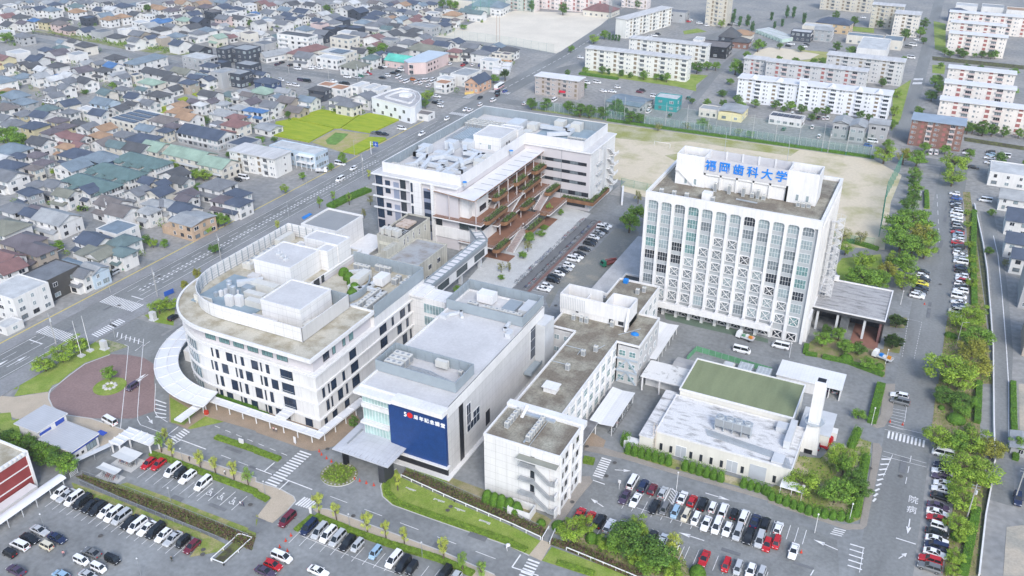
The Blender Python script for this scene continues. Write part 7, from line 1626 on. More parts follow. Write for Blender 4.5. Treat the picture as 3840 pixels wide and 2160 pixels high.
# bicycles in the two racks beside the white courtyard and in the shelters
bk=MB()
for x in (-.52,.52):
 pr=None
 for i in range(11):
  a=2*math.pi*i/10;p=(x+.33*math.cos(a),0,.34+.33*math.sin(a))
  if pr:bk.tube(pr,p,.028,0,4)
  pr=p
bk.path([(-.52,0,.34),(-.1,0,.32),(.32,0,.82),(-.22,0,.78),(-.1,0,.32)],.03,1,4).path([(-.52,0,.34),(-.22,0,.78),(-.25,0,.92)],.03,1,4).path([(.52,0,.34),(.34,0,1.0)],.03,1,4).path([(.28,-.27,1.02),(.36,0,1.0),(.28,.27,1.02)],.025,1,4)
bk.box(-.38,-.12,-.07,.07,.9,.97,0);bk.box(.42,.72,-.16,.16,.72,.95,2)
BM=[bk.mesh('bicycle',[TYRE,m,GREYM]) for m in (STEEL,mat('bike_blue',(.06,.10,.3),.4,0),mat('bike_black',(.03,.03,.035),.4,0),mat('bike_red',(.35,.04,.04),.4,0))]
rg=random.Random(31)
def bike(x,y,rz,label,group):
 ob=bpy.data.objects.new('bicycle',BM[rg.choice((0,0,0,0,1,2,3))]);C.objects.link(ob);ob.location=(x,y,.07);ob.rotation_euler=(rg.uniform(-.12,.12),0,rz);ob['label']=label;ob['category']='bicycle';ob['group']=group
for col,x0 in (('courtyard-side',-121.6),('car-side',-116.9)):
 for i in range(74):
  if rg.random()<.3:continue
  bike(x0+rg.uniform(-.2,.5),246.3+.87*i+rg.uniform(-.15,.15),rg.uniform(-.25,.25)+R(8),'parked bicycle in the %s strip of the long bicycle racks' % col,'bicycles in the %s strip' % col)
for i in range(8):bike(-168.2+.6*i,117.4,R(90),'bicycle parked under the larger cycle shelter','bicycles under the larger cycle shelter')
for i in range(7):bike(-167.8+.6*i,111.6,R(90),'bicycle parked under the smaller cycle shelter','bicycles under the smaller cycle shelter')
for i in range(14):bike(-61.6,183+1.1*i,R(10),'bicycle at the edge of the white folded-roof shed','bicycles at the white shed')
# ================================================================ PLANTS
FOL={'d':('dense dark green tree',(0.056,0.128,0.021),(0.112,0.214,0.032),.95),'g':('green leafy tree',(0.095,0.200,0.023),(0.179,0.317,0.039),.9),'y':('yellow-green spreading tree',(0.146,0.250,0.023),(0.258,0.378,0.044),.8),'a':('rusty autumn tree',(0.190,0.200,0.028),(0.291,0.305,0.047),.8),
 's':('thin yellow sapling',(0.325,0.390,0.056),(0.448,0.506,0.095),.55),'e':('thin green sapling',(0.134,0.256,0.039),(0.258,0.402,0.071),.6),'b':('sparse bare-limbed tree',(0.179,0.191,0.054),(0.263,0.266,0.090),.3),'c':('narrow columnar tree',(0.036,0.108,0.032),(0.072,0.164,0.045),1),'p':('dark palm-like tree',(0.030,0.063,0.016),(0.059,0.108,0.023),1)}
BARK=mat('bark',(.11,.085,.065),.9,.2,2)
LM2={k:(mat('leaf_%s_dark' % v[0].replace(' ','_').replace('-','_'),v[1],.75,.25,.5,coord='O'),mat('leaf_%s_light' % v[0].replace(' ','_').replace('-','_'),v[2],.75,.25,.5,coord='O')) for k,v in FOL.items()}  # darker and paler leaf colour of each kind, mixed at random
def crown(kind,seed):
 # unit crown: radius 1, centre 0, many leaf clumps spread over an uneven outline
 rg=random.Random(seed);b=MB();dens=FOL[kind][3]
 ncl=int(34*(dens if kind !='b' else .6))+8
 cl=[]
 while len(cl)<ncl:
  p=Vector((rg.uniform(-1,1),rg.uniform(-1,1),rg.uniform(-.75,1)))
  if kind=='c':p=Vector((p.x*.5,p.y*.5,p.z))
  l_=p.length
  if l_>1 or l_<.35:continue
  if kind=='p' and p.z<-.2:continue
  cl.append((p*rg.uniform(.72,.93),rg.uniform(.20,.36)))
 for p,r_ in cl:
  up=rg.random()
  for _ in range(int(105*(dens**.7))):
   d=Vector((rg.gauss(0,1),rg.gauss(0,1),rg.gauss(0,1))).normalized()*r_*rg.uniform(.55,1.05)
   d.z*=.75;c_=p+d;s_=rg.uniform(.032,.062)
   nn=(d.normalized()+Vector((rg.uniform(-.7,.7),rg.uniform(-.7,.7),rg.uniform(-.2,.9)))).normalized();u=nn.orthogonal().normalized();v=nn.cross(u)
   if kind=='p':u=d.normalized();v=u.orthogonal().normalized();s_*=1.5
   ang=rg.uniform(0,6.28);u2=u*math.cos(ang)+v*math.sin(ang);v2=v*math.cos(ang)-u*math.sin(ang)
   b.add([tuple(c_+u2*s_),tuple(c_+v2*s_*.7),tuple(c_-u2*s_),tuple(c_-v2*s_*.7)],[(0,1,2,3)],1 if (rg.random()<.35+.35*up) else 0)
 return b.mesh('crown',LM2[kind])
def trunk(kind,seed):
 rg=random.Random(seed);b=MB();b.tube((0,0,0),(.02,.01,.5),.055,0,7,.038)
 for i in range(7):
  a=6.28*i/7+rg.uniform(-.3,.3);z=rg.uniform(.38,.55);l_=rg.uniform(.18,.34);e=(math.cos(a)*l_,math.sin(a)*l_,z+rg.uniform(.15,.38))
  b.tube((.015,.008,z),e,.024,0,5,.008)
  for j in range(2):b.tube(e,(e[0]+rg.uniform(-.14,.14),e[1]+rg.uniform(-.14,.14),e[2]+.14),.008,0,4,.003)
 return b.mesh('trunk',BARK)
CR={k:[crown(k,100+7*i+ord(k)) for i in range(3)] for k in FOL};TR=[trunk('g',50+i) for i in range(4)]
rg=random.Random(77)
TREES={4:"330,1290,5,3.6,y 460,1215,5.5,3.6,y 590,1140,5.5,3.6,y 1195,860,5,3.4,y 1270,838,5,3,y 820,1365,5,2.3,g 1485,608,4.5,1.8,a 1395,700,4,1.8,a 1812,130,6,1.8,g 1640,200,6,3.4,g 1690,210,5,2.6,g 1565,278,4,1.8,y 1100,355,4,2.2,d 1150,380,4,2,y 1235,385,3.5,2,g 370,430,4,2.6,g 440,400,4,2.4,g 1350,110,4,3,d 1620,420,4,2.5,d",
8:"40,395,5.5,3.4,d 130,425,5.5,3.4,g 230,470,5.5,3.4,d 330,520,5.5,3.6,g 430,555,5.5,3.4,d 505,590,5.5,3.2,g 1200,425,6.5,1.7,e 1285,480,6,1.6,s 1240,375,5,1.5,s 1498,555,6,1.8,s 1612,598,5.5,1.6,s 1752,640,6,1.8,s 1862,690,6,2,e",
9:"465,890,6.5,2,s 600,955,5.5,1.6,s 835,1035,6.5,2,s 975,1090,5.5,1.5,s 1115,1145,5.5,1.5,s 1412,1225,7,1.9,s 1555,1325,6,1.6,e 1700,1400,6,1.6,e 735,285,4.5,1.4,d 1065,725,5.5,1.3,s",
10:"455,1095,5.5,3.2,y 555,1065,5,2.6,y 870,1165,8,4.8,d 800,1190,6,3,g 1100,1285,7,4.6,d 955,1075,6,3,y 1225,1190,6.5,2.5,s 720,1195,4,2.2,y 945,1290,4.5,2.6,y 1030,1350,5,3,g 1230,1420,4,2.4,y",
11:"560,540,7,4,y 580,600,7,2.6,g 262,735,6.5,4.2,y 520,800,6.5,4.6,g 650,700,5.5,3.2,d 690,790,5,3,d 1285,400,6.5,4,y 1420,435,6,3.6,g 1560,430,6.5,5,y 1700,480,6,3.6,a 1480,620,6.5,5,y 1620,660,6,4.6,y 1450,775,4.5,3,y 1480,870,5,3.6,y 1440,1060,4.5,3.2,y 1410,1290,4,2.3,y 1445,1150,3,1.6,y 1400,1410,3,1.6,y 1340,80,4.5,4,d 1445,110,4.5,3.6,d 1470,190,4,3,g 690,222,3.2,2.2,g 1900,450,4,3,g 1910,380,3,2,a 1520,330,3,1.6,d",
7:"985,245,11,6.4,g 1130,215,11,6.4,g 1010,370,10,6.8,g 1150,315,10,5.2,a 1230,340,8.5,4.2,g 1190,430,7,4.2,y 1100,400,8,5,d 725,505,7,4.2,y 955,500,7,4,y 1040,535,9,4.6,g 905,585,7,4,a 720,640,9,6,g 850,660,7,4,g 1030,650,7.5,4.4,y 590,420,5,3,y 570,320,6.5,3.2,b 702,335,6,2.8,b 1060,95,6,4,d 1105,30,6,3.4,d 1040,160,5,3.5,g 420,1105,5,3.2,g 540,1065,5,2.4,g 440,1035,4,1.7,d 590,1165,5,3,g 690,1175,4.5,2.6,d 760,1288,4.5,2.6,g 980,970,4.5,2.8,p 945,1125,4.5,3.2,p 1500,950,7,5,y 1575,905,6.5,4.2,y 1590,1085,7,5,g 1555,1175,6.5,4.8,a 1370,1330,8.5,7,y 1575,1300,7,5.2,a 1450,1400,7,5,y 1500,150,3,1.8,y 1508,240,3,1.8,y 1520,390,3.4,2,y 1540,500,3.4,2,y 1545,585,3.4,2,y 1540,680,3.6,2.2,y 1670,440,3,2,d 1790,530,3,1.8,b 1690,150,3,2,g",
3:"885,1155,9,5.2,y 1030,1170,8,3.6,a 1130,1190,9,4.8,g 1410,1225,11,6.4,y 1400,1330,8,5.2,y 1270,600,8,4.6,g 1240,715,6.5,4.2,d 1300,650,7,4,d 1140,830,5,3,g 1630,960,8,4.2,d 1700,975,6.5,3,d 1510,960,6.5,3,d 1042,250,9,4,d 845,175,7,3.4,d 1155,235,8,4,g 1180,170,8,4,d 520,345,7,3.4,d 632,380,7,4.2,g 415,457,5.5,3.4,g 345,460,5,3,g 85,440,4.5,2.4,g 210,452,4.5,2.6,g 275,130,9,2.4,c 197,85,9,2.2,c 148,80,10,2.4,c 110,165,6,1.8,c 52,182,6,1.8,c 30,115,7,2,c 515,110,7,3.2,d 655,152,8,3.4,d 1112,1300,6,3.2,g 1110,1350,6,3.2,d 1115,1420,6,3.4,g 1480,405,5,3,d 1620,405,5,3,d 1380,405,5,3,d 1720,405,6,2.4,g 1030,440,4,2,g 980,700,5,3,y 960,830,6,3,y 940,930,5,3,g 1760,1228,5,3,d 1850,680,6,3.4,g 330,880,4,2.6,d 120,820,4,2,d 1180,300,5,2.6,d",
2:"385,60,10,4.4,d 150,35,10,3,d 700,255,6.5,4,g 618,290,6.5,4,y 735,272,4.5,1.7,c 760,277,4.5,1.7,c 785,280,4.5,1.7,c 808,283,4.5,1.7,c 445,365,5,2.6,g 1400,505,7.5,4,d 1475,490,6,3.4,g 1540,492,6,3,g 1690,495,10,5.2,g 1740,530,7,4,d 1860,335,9,4,g 1775,415,7,3,g 1580,172,7,2.8,y 1670,130,8,2.4,c 1722,155,8,2.2,c 1782,145,9,2.6,c 1816,192,8,2.4,c 1680,90,6,2,c 150,775,7,3.6,d 262,782,7,4,d 430,805,7,4,d 515,825,7.5,4.4,d 585,835,7,4,d 690,842,7,4.2,d 785,795,9,4.4,d 840,838,7,4,d 900,880,7,4,d 968,888,6.5,3.6,d 1440,925,6,3.4,g 1105,950,4.5,2.6,b 1320,950,4.5,2.8,b 1490,960,4.5,2.6,b 1710,990,4.5,2.8,b 1800,1010,4.5,2.4,g 730,535,4,2,c 830,545,4,2,c 1130,580,4,2,c 420,545,4,2,d 960,20,8,4,d 900,10,8,4,d 1590,700,4,3,d 1650,610,4,3,g",
6:"890,215,9,4.2,g 935,150,8,3.8,g 955,30,6,2.2,b 130,340,5.5,2.4,g 120,400,5,1.8,b 280,130,7,2,e 370,150,3,1.3,g 215,310,2.2,2.2,g 245,265,2.2,1.8,g 85,470,3,2,g",
0:"45,275,8,5.5,g 60,1005,9,6.2,g 125,1050,7,5,g 25,725,6,5,d 680,1275,4.5,3.2,g 405,1290,4,1.6,y 1305,1240,4.5,3.4,y 1530,1315,5.5,4,y 1475,1300,4,3,g 1080,1310,4.5,2.6,g 475,1420,5,4.2,d 380,1430,4,3.5,y 1510,1420,5,3.4,d 1545,905,5,3,d 1840,935,3.5,3.4,g 645,690,3,2.2,d 1490,560,3,2,g 1370,80,5,3,d 1110,55,6,3.4,d 1410,215,4,2.6,g 1010,460,4,2,d 1720,1165,3,1.5,d 280,620,3.5,2.6,d 850,640,4,2.6,g 1640,220,4,3,y 1890,170,5,3,d 1230,660,4,2,g 610,990,3,2.6,g 780,1420,5,4,d",
1:"870,380,6.5,4.6,d 950,355,6.5,5,g 180,198,6,3.4,d 460,55,6,3.4,d 1170,187,5,3.2,d 560,695,4.5,3,d 800,745,4,2.6,d 840,785,4.5,3,d 1290,720,6.5,4.4,y 1275,780,5,3,d 1880,560,7,2.8,p 1795,590,5.5,4,g 650,1190,7,2.2,g 566,1255,4,1.7,g 350,1325,4,1.8,g 215,1420,4.5,2,y 850,1310,5,1.5,s 1405,20,8,4.2,d 1465,22,8,4,g 1500,35,7,4,g 225,820,5,2.6,g 240,860,4,2,d 1570,200,4,3,g 1120,275,4,2.4,d 140,1050,3,2,d 530,60,6,3.4,d 680,35,5,3,g 1190,200,5,3,d 440,60,5,3,y 820,110,5,3,d 60,1110,3,1.6,g 30,1050,3.5,3,g",
5:"475,70,5.5,1.5,e 580,25,5.5,1.6,e 160,245,5,1.5,s 1520,732,3.5,1.6,g 700,40,6,1.6,e 815,155,4.5,1.4,b 860,50,5,1.4,b 1850,560,4.5,1.4,b 1910,560,4,1.4,b 1850,640,2,1.4,g"}
TL=[('the red plaza',(-195,142)),('the flagpoles',(-218,150)),('the hospital',(-150,150)),('the red building',(-180,106)),('the footpath corner',(-125,124)),('the stair block',(-70,146)),('the brick footbridge',(-63,138)),('the chimney',(-13,199)),('the hedge corner',(2,180)),('the entrance hall',(-10,265)),('the east road bays',(14,300)),('the lower canal',(24,180)),('the tower',(-25,290)),('the field corner',(-12,430)),('the brick flats',(0,462)),('the far road',(-18,600)),('the round pitch',(-90,625)),('the teal shop',(-138,466)),('the net fence',(-165,440)),('the patched-roof flats',(-180,525)),('the slanting white flats',(-215,650)),('the school ground',(-300,640)),('the avenue',(-140,700)),('the rice field',(-280,360)),('the round clinic',(-260,395)),('the white courtyard',(-128,280)),('the main crossing',(-240,165)),('the teal-roofed rows',(-325,250)),('the green-roofed flats',(-300,288)),('the upper town',(-480,520)),('the left edge',(-420,300)),('the pinkish flats',(15,540)),('the upper canal flats',(15,680)),('the large white flats',(-60,505))]
items=[]
for k,s_ in TREES.items():
 for e in s_.split():
  x,y,h,r_,kd=e.split(',');h=float(h);r_=float(r_)
  X,Y=g(k,float(x),float(y),h*.58)
  t=T('tree','','tree',(X,Y,0),rg.uniform(0,6.28),'trees of the place');t.org=(0,0,0)
  t.put('trunk',TR[rg.randrange(4)],(0,0,0),0,None,None,(h*(.9 if r_>2.4 else .55),h*(.9 if r_>2.4 else .55),h*.95))
  if kd in 'se':r_*=.8
  hz=h*(.5 if kd=='c' else .40 if kd in 'se' else .44)
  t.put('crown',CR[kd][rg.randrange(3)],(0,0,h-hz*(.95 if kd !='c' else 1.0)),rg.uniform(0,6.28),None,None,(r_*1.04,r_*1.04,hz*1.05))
  sz='tall ' if h>=8 else 'small ' if h<4.2 else ''
  items.append((t.o,X,Y,sz+FOL[kd][0]))
for x0,x1,y,st in ((-208,-148,524,9),(-192,-148,563,11),(-104,-32,496,8),(-98,-50,541,10),(-66,-32,571,11),(-2,44,499,8),(-2,30,537,8),(-2,30,573,8),(-8,24,673,7),(-8,24,713,9),(-212,-190,482,7),(-128,-92,486,9),(-20,40,456,12),(-150,-90,640,12),(-10,34,632,8)):
 x=x0
 while x<x1:
  X,Y=x+rg.uniform(-2,2),y+rg.uniform(-2,2);h=rg.uniform(3.6,6.4);r_=h*rg.uniform(.42,.6);kd=rg.choice('ddgg');x+=st*rg.uniform(.7,1.3)
  t=T('tree','','tree',(X,Y,0),rg.uniform(0,6.28),'trees of the place');t.org=(0,0,0)
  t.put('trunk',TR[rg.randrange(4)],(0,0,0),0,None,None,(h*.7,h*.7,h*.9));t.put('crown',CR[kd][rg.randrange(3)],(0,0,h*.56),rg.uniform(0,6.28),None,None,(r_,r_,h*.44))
  items.append((t.o,X,Y,('small ' if h<4.2 else '')+FOL[kd][0]))
autolabel(items,None,TL)
# clipped hedges: bodies with bumpy tops and leaf faces
HD=(mat('hedge_leaf_dark',(.065,.15,.015),.8,.3,1.2),mat('hedge_leaf_light',(.13,.25,.022),.8,.3,1.2))
HY=(mat('hedge_yellow_dark',(.115,.19,.02),.8,.3,1.2),mat('hedge_yellow_light',(.20,.29,.035),.8,.3,1.2))
def hedge(name,pts,w,h,label,cat='hedge',mats=HD,lobes=False,dens=26,z0=0.0):
 b=MB();rr=random.Random(len(label)+int(w*10))
 for a,c in zip(pts,pts[1:]):
  a=Vector(a);c=Vector(c);L_=(c-a).length;d=(c-a)/L_;nn=Vector((-d.y,d.x))
  if lobes:
   n=max(2,int(round(L_/(w*.82))))
   for i in range(n):
    p=a.lerp(c,(i+.5)/n);b.dome((p.x,p.y,z0),L_/n*.56 if abs(d.x)>.7 else w*.52,w*.52 if abs(d.x)>.7 else L_/n*.56,h*rr.uniform(.94,1.04),0,9,5,0,.05,rr)
   rows_=n
  else:
   n=max(1,int(L_/1.3))
   for i in range(n):
    p0,p1=a.lerp(c,i/n),a.lerp(c,(i+1)/n);hh=h*rr.uniform(.85,1.05)
    q4=[p0-nn*w/2,p1-nn*w/2,p1+nn*w/2,p0+nn*w/2];b.prism([tuple(v) for v in q4],z0,z0+hh)
  for _ in range(int(L_*dens*(h+w))):
   p=a+d*rr.uniform(0,L_);side=rr.random()
   if side<.5:o,z=nn*rr.uniform(-w/2,w/2),h*rr.uniform(.92,1.1)
   else:o,z=nn*(w/2)*(1 if side<.75 else-1)*rr.uniform(.95,1.1),h*rr.uniform(.1,1.0)
   if lobes:z*=.93
   s_=rr.uniform(.05,.13);u=Vector((rr.uniform(-1,1),rr.uniform(-1,1),rr.uniform(-.5,1))).normalized();v=u.orthogonal().normalized();p3=Vector((p.x+o.x,p.y+o.y,z0+z))
   b.add([tuple(p3+u*s_),tuple(p3+v*s_),tuple(p3-u*s_),tuple(p3-v*s_)],[(0,1,2,3)],rr.random()<.5)
 p0=pts[0]
 return single(name,b,list(mats),label,cat,(p0[0],p0[1],0))
hedge('clipped_hedge',P('10: 850 510 1205 610'),2.3,2.9,'tall clipped hedge of merged columns left of the path gap by the service building',lobes=True)
hedge('clipped_hedge',P('10: 1280 630 1600 735'),2.3,2.9,'tall clipped hedge of merged columns between the two path gaps',lobes=True)
hedge('clipped_hedge',P('10: 1720 760 1932 825; 11: 0 855 330 985 640 1030'),2.2,2.4,'longest clipped hedge of merged columns along the right car park',lobes=True,dens=18)
hedge('clipped_hedge',P('11: 655 1010 735 560'),2.0,2.2,'clipped hedge of merged columns running up beside the sidewalk corner',lobes=True)
hedge('clipped_hedge',P('11: 620 490 680 360'),2.0,2.0,'short clipped hedge of columns near the red pickup lorry',lobes=True)
hedge('clipped_hedge',P('10: 848 480 868 420'),2.2,2.8,'short clipped hedge turning up beside the small shed roof',lobes=True)
hedge('rounded_hedge',P('11: 780 300 850 20'),2.2,1.6,'flowering hedge on the wedge island beside the chimney side bays')
hedge('low_hedge',P('10: 540 580 620 595'),2.2,.9,'short low hedge on the island beside the small crossing',mats=HY)
hedge('low_hedge',P('8: 1630 405 1932 505; 9: 0 510 180 575'),1.6,.7,'long low hedge on the island in the forecourt drive',mats=HY)
hedge('low_hedge',P('8: 1140 530 1260 570 1640 715 1932 822; 9: 0 835 90 880'),1.5,.7,'low hedge band along the first footpath',mats=HY)
hedge('low_hedge',P('9: 450 1005 700 1105 1000 1212 1380 1325 1640 1440'),1.6,.7,'low hedge band along the second footpath',mats=HY)
hedge('low_hedge',P('9: 430 1000 300 1110'),1.2,.6,'short low hedge arm at the left end of the second footpath',mats=HY)
hedge('low_hedge',P('9: 985 730 990 820 1060 900 1300 985 1932 1200; 10: 0 1212 110 1260'),1.6,.6,'long low hedge along the curved lawn edge',mats=HY)
hedge('low_hedge',P('10: 340 1350 620 1440'),1.4,.6,'low hedge along the lawn beyond the brick footbridge',mats=HY)
hedge('forecourt_hedge',P('8: 1600 75 1932 200; 9: 0 215 90 245'),1.2,.9,'green hedge strip under the hospital front windows')
hedge('garden_hedge',P('7: 290 1160 280 1225 370 1240'),1.4,.9,'low garden hedge corner at the foot of the tower')
hedge('garden_hedge',P('7: 410 1250 600 1290 870 1390'),1.6,1.0,'long low hedge below the entrance garden')
hedge('road_hedge',P('7: 1555 150 1545 500 1555 860'),1.8,1.1,'long hedge between the east parking row and the ditch')
hedge('road_hedge',P('11: 1590 0 1575 300'),1.6,1.3,'dark hedge beside the ditch in the east garden')
hedge('road_hedge',P('11: 1570 950 1520 1200 1470 1449'),1.8,1.2,'hedge along the ditch at the lower right')
hedge('road_hedge',P('7: 1192 0 1195 125'),1.6,1.2,'narrow hedge left of the east road near the net')
hedge('road_hedge',P('11: 1845 0 1850 280 1865 580'),1.4,1.2,'hedge along the right-hand side of the back lane')
hedge('road_hedge',P('7: 540 375 640 385 830 440'),1.8,1.3,'hedge behind the bare trees beside the tower')
hedge('road_hedge',P('5: 560 120 690 55 850 -10'),4.0,1.4,'broad hedge along the main road behind the grey-roofed hall')
hedge('field_hedge',[(-160,436.6),(-100,437),(-26,438)],1.4,1.3,'long dark hedge along the foot of the net fence',dens=6)
hedge('estate_hedge',P('2: 510 560 800 600'),3,1.2,'hedge in front of the patched-roof flats',dens=6)
DM=[MB().dome((0,0,0),1,1,1,0,16,8,0,.03,random.Random(i)) for i in range(2)]
for i,b in enumerate(DM):
 rr=random.Random(40+i)
 for _ in range(1500):
  a,t_=rr.uniform(0,6.28),math.asin(rr.uniform(0,1));n3=Vector((math.cos(a)*math.cos(t_),math.sin(a)*math.cos(t_),math.sin(t_)));p3=n3*rr.uniform(.97,1.05);s_=rr.uniform(.02,.055)
  u=(n3.orthogonal().normalized()+n3*rr.uniform(-.6,.6)).normalized();v=n3.cross(u).normalized();b.add([tuple(p3+u*s_),tuple(p3+v*s_),tuple(p3-u*s_),tuple(p3-v*s_)],[(0,1,2,3)],rr.random()<.45)
DM=[b.mesh('clipped_bush',list(HD)) for b in DM]
def bush(p,r_,h,label,z=0.0,group=None):
 ob=bpy.data.objects.new('clipped_bush',DM[rg.randrange(2)]);C.objects.link(ob);ob.location=(p[0],p[1],z);ob.scale=(r_,r_,h);ob.rotation_euler=(0,0,rg.uniform(0,6));ob['label']=label;ob['category']='bush'
 if group:ob['group']=group
for i,(x,y) in enumerate(((1722,1290),(1800,1318),(1878,1350),(1965,1375),(2045,1420))):bush(G(1240+x*.34161,1440+y*.34161),1.45,3.4+.3*(i==2),'dark green dome-clipped bush, %s from the left in front of the stair block' % ORD[i],0,'dome bushes before the stair block')
for k,x,y,r_,h,lab in ((10,220,1060,1.1,1.5,'small round bush beside the bin enclosure'),(10,600,1180,1.4,2.2,'left round bush of three under the yellow-green tree'),(10,656,1190,1.2,2,'middle round bush of three under the yellow-green tree'),(10,700,1215,1.2,2,'right round bush of three under the yellow-green tree'),(10,1205,1385,2.0,2.6,'large round bush beside the red saloon bay'),(10,1400,1435,1.8,2.2,'round bush at the bottom edge, right of the largest one'),(7,590,1265,2.0,1.8,'round bush in the entrance garden'),(7,840,1330,1.4,1.6,'round bush at the right end of the entrance garden hedge'),(11,1418,275,2.4,2.0,'large round bush in the east garden'),(11,1308,185,.9,1.0,'small round bush left of the east garden dome'),(7,1365,1085,1.4,1.3,'round bush under the slanted pole'),(7,1395,1095,1.3,1.2,'second round bush under the slanted pole'),(11,1545,170,1.3,3.4,'tall clipped bush in the east garden'),(10,350,1080,1.6,1.6,'light green bush at the end of the sidewalk'),(11,1430,1160,1.6,1.3,'yellowish round bush beside the red estate car'),(5,490,70,1,1,'small bush by the blue ground panel')):bush(g(k,x,y),r_,h,lab)
for i,(x,y) in enumerate(((665,605),(700,640),(728,678),(745,720),(728,765))):bush(g(5,x,y+15,20.45),1.7,2.2,'roof garden bush, %s from the far end inside the curved guard wall' % ORD[i],20.45,'roof garden bushes')
b=MB();b.sheet(circle(g(8,830,20),4.2),.16);b.ringwall(circle(g(8,830,20),4.5),.3,0,.2);c0=g(8,830,20)
rr=random.Random(8)
for i in range(9):a=i*.7;b.dome((c0[0]+1.6*math.cos(a),c0[1]+1.6*math.sin(a),.1),.6,.6,.5,1,6,3,0,.2,rr)
single('planting_island',b,[LAWN,KERB],'round grass island with stones in the red plaza','planting bed',(c0[0],c0[1],0))
b=MB();c0=(-115.9,137.6);b.prism(circle(c0,4.7,4.4),0,.25,1,0);tuft(b,c0[0]-3.2,c0[0]+3.2,c0[1]-3,c0[1]+3,.25,900,.7,rr,2)
for i in range(26):a=6.28*i/26;b.dome((c0[0]+4.2*math.cos(a),c0[1]+3.9*math.sin(a),.2),.3,.3,.3,4,6,3,0,.2,rr)
single('planting_island',b,[mat('island_soil',(.18,.20,.08),.95,.2,.6),KERB,HY[0],HY[1],mat('garden_rock',(.30,.29,.28),.9,.2,1)],'oval rock-edged shrub island beside the auditorium canopy','planting bed',(c0[0],c0[1],0))
def scatter(name,polys,n,label,hmax,mats,smin=.1,smax=.3):
 b=MB();rr=random.Random(len(name)*3)
 for p in polys:
  xs=[v[0] for v in p];ys=[v[1] for v in p];k=0
  while k<n:
   x,y=rr.uniform(min(xs),max(xs)),rr.uniform(min(ys),max(ys));ins=False
   for i in range(len(p)):
    (x1,y1),(x2,y2)=p[i],p[i-1]
    if (y1>y) !=(y2>y) and x<(x2-x1)*(y-y1)/(y2-y1)+x1:ins=not ins
   k+=1
   if not ins:continue
   s_=rr.uniform(smin,smax);u=Vector((rr.uniform(-1,1),rr.uniform(-1,1),rr.uniform(.2,1.2))).normalized();v=u.orthogonal().normalized();c_=Vector((x,y,rr.random()**1.6*hmax+.08))
   b.add([tuple(c_+u*s_),tuple(c_+v*s_*.6),tuple(c_-u*s_),tuple(c_-v*s_*.6)],[(0,1,2,3)],rr.randrange(len(mats)))
 ob=single(name,b,list(mats),None,None,(0,0,0),None,'stuff')
WEED=(mat('weed_brown',(.11,.085,.045),.9,.3,1),mat('weed_green',(.10,.14,.03),.9,.3,1),mat('weed_red',(.12,.07,.06),.9,.3,1))
scatter('canal_weeds',[P('9: 1120 660 1200 670 1932 985; 10: 260 1105 235 1165; 9: 1932 1062 1500 880 1100 700'),P('10: 300 1180 480 1205 1000 1449 860 1449 400 1252 275 1210'),P('8: 570 700 630 695 1930 1160 1900 1260 1600 1130 900 850')],7000,'',.9,WEED,.1,.28)
scatter('verge_shrubs',[P('7: 1470 0 1525 0 1600 600 1640 900 1690 1449 1560 1449 1530 900 1500 300'),P('7: 1355 945 1430 940 1560 900 1640 1200 1690 1449 1285 1449 1330 1100'),P('11: 1270 0 1600 0 1600 400 1640 600 1570 1449 1320 1449 1400 900 1395 480 1225 430'),P('10: 340 1060 420 1020 700 1180 1260 1210 1345 1449 1010 1449 480 1200'),P('11: 140 730 210 545 400 560 590 480 680 410 780 440 700 1020 640 1045 0 860')],2200,'',.7,HY+HD,.1,.35)
scatter('lawn_tufts',[P('9: 1060 640 1095 705 1500 890 1932 1075; 10: 215 1185 130 1295 0 1240; 9: 1932 1232 1300 1012 1030 915 955 850 940 770 975 690')],5000,'',.12,(LAWN,HY[1]),.05,.12)
scatter('town_garden_plants',[P('0: 0 950 200 1010 215 1090 60 1090 0 1080'),P('1: 830 340 990 330 1000 400 850 410'),P('0: 400 235 960 320 1440 385 1440 415 900 350')],2500,'',1.6,HD+HY,.25,.6)
gp=MB();rr=random.Random(99);n_=0
while n_<620:# garden shrubs in the gaps between the houses
 hx,hy=HOUSEPOS[rr.randrange(len(HOUSEPOS))];x,y=hx+rr.uniform(-9,9),hy+rr.uniform(-9,9)
 if min(math.hypot(x-a,y-c) for a,c in HOUSEPOS)<6.2 or x>-252:continue
 n_+=1;r_=rr.uniform(.7,2.0);li=rr.randrange(2)
 for _ in range(60):
  d=Vector((rr.gauss(0,1),rr.gauss(0,1),rr.gauss(0,1))).normalized()*r_*rr.uniform(.6,1.05);c_=Vector((x,y,r_*.9))+d;s_=rr.uniform(.12,.3);u=Vector((rr.uniform(-1,1),rr.uniform(-1,1),rr.uniform(-.3,1))).normalized();v=u.orthogonal().normalized()
  gp.add([tuple(c_+u*s_),tuple(c_+v*s_),tuple(c_-u*s_),tuple(c_-v*s_)],[(0,1,2,3)],li*2+(rr.random()<.4))
single('house_garden_shrubs',gp,list(HD)+list(HY),None,None,(0,0,0),None,'stuff')
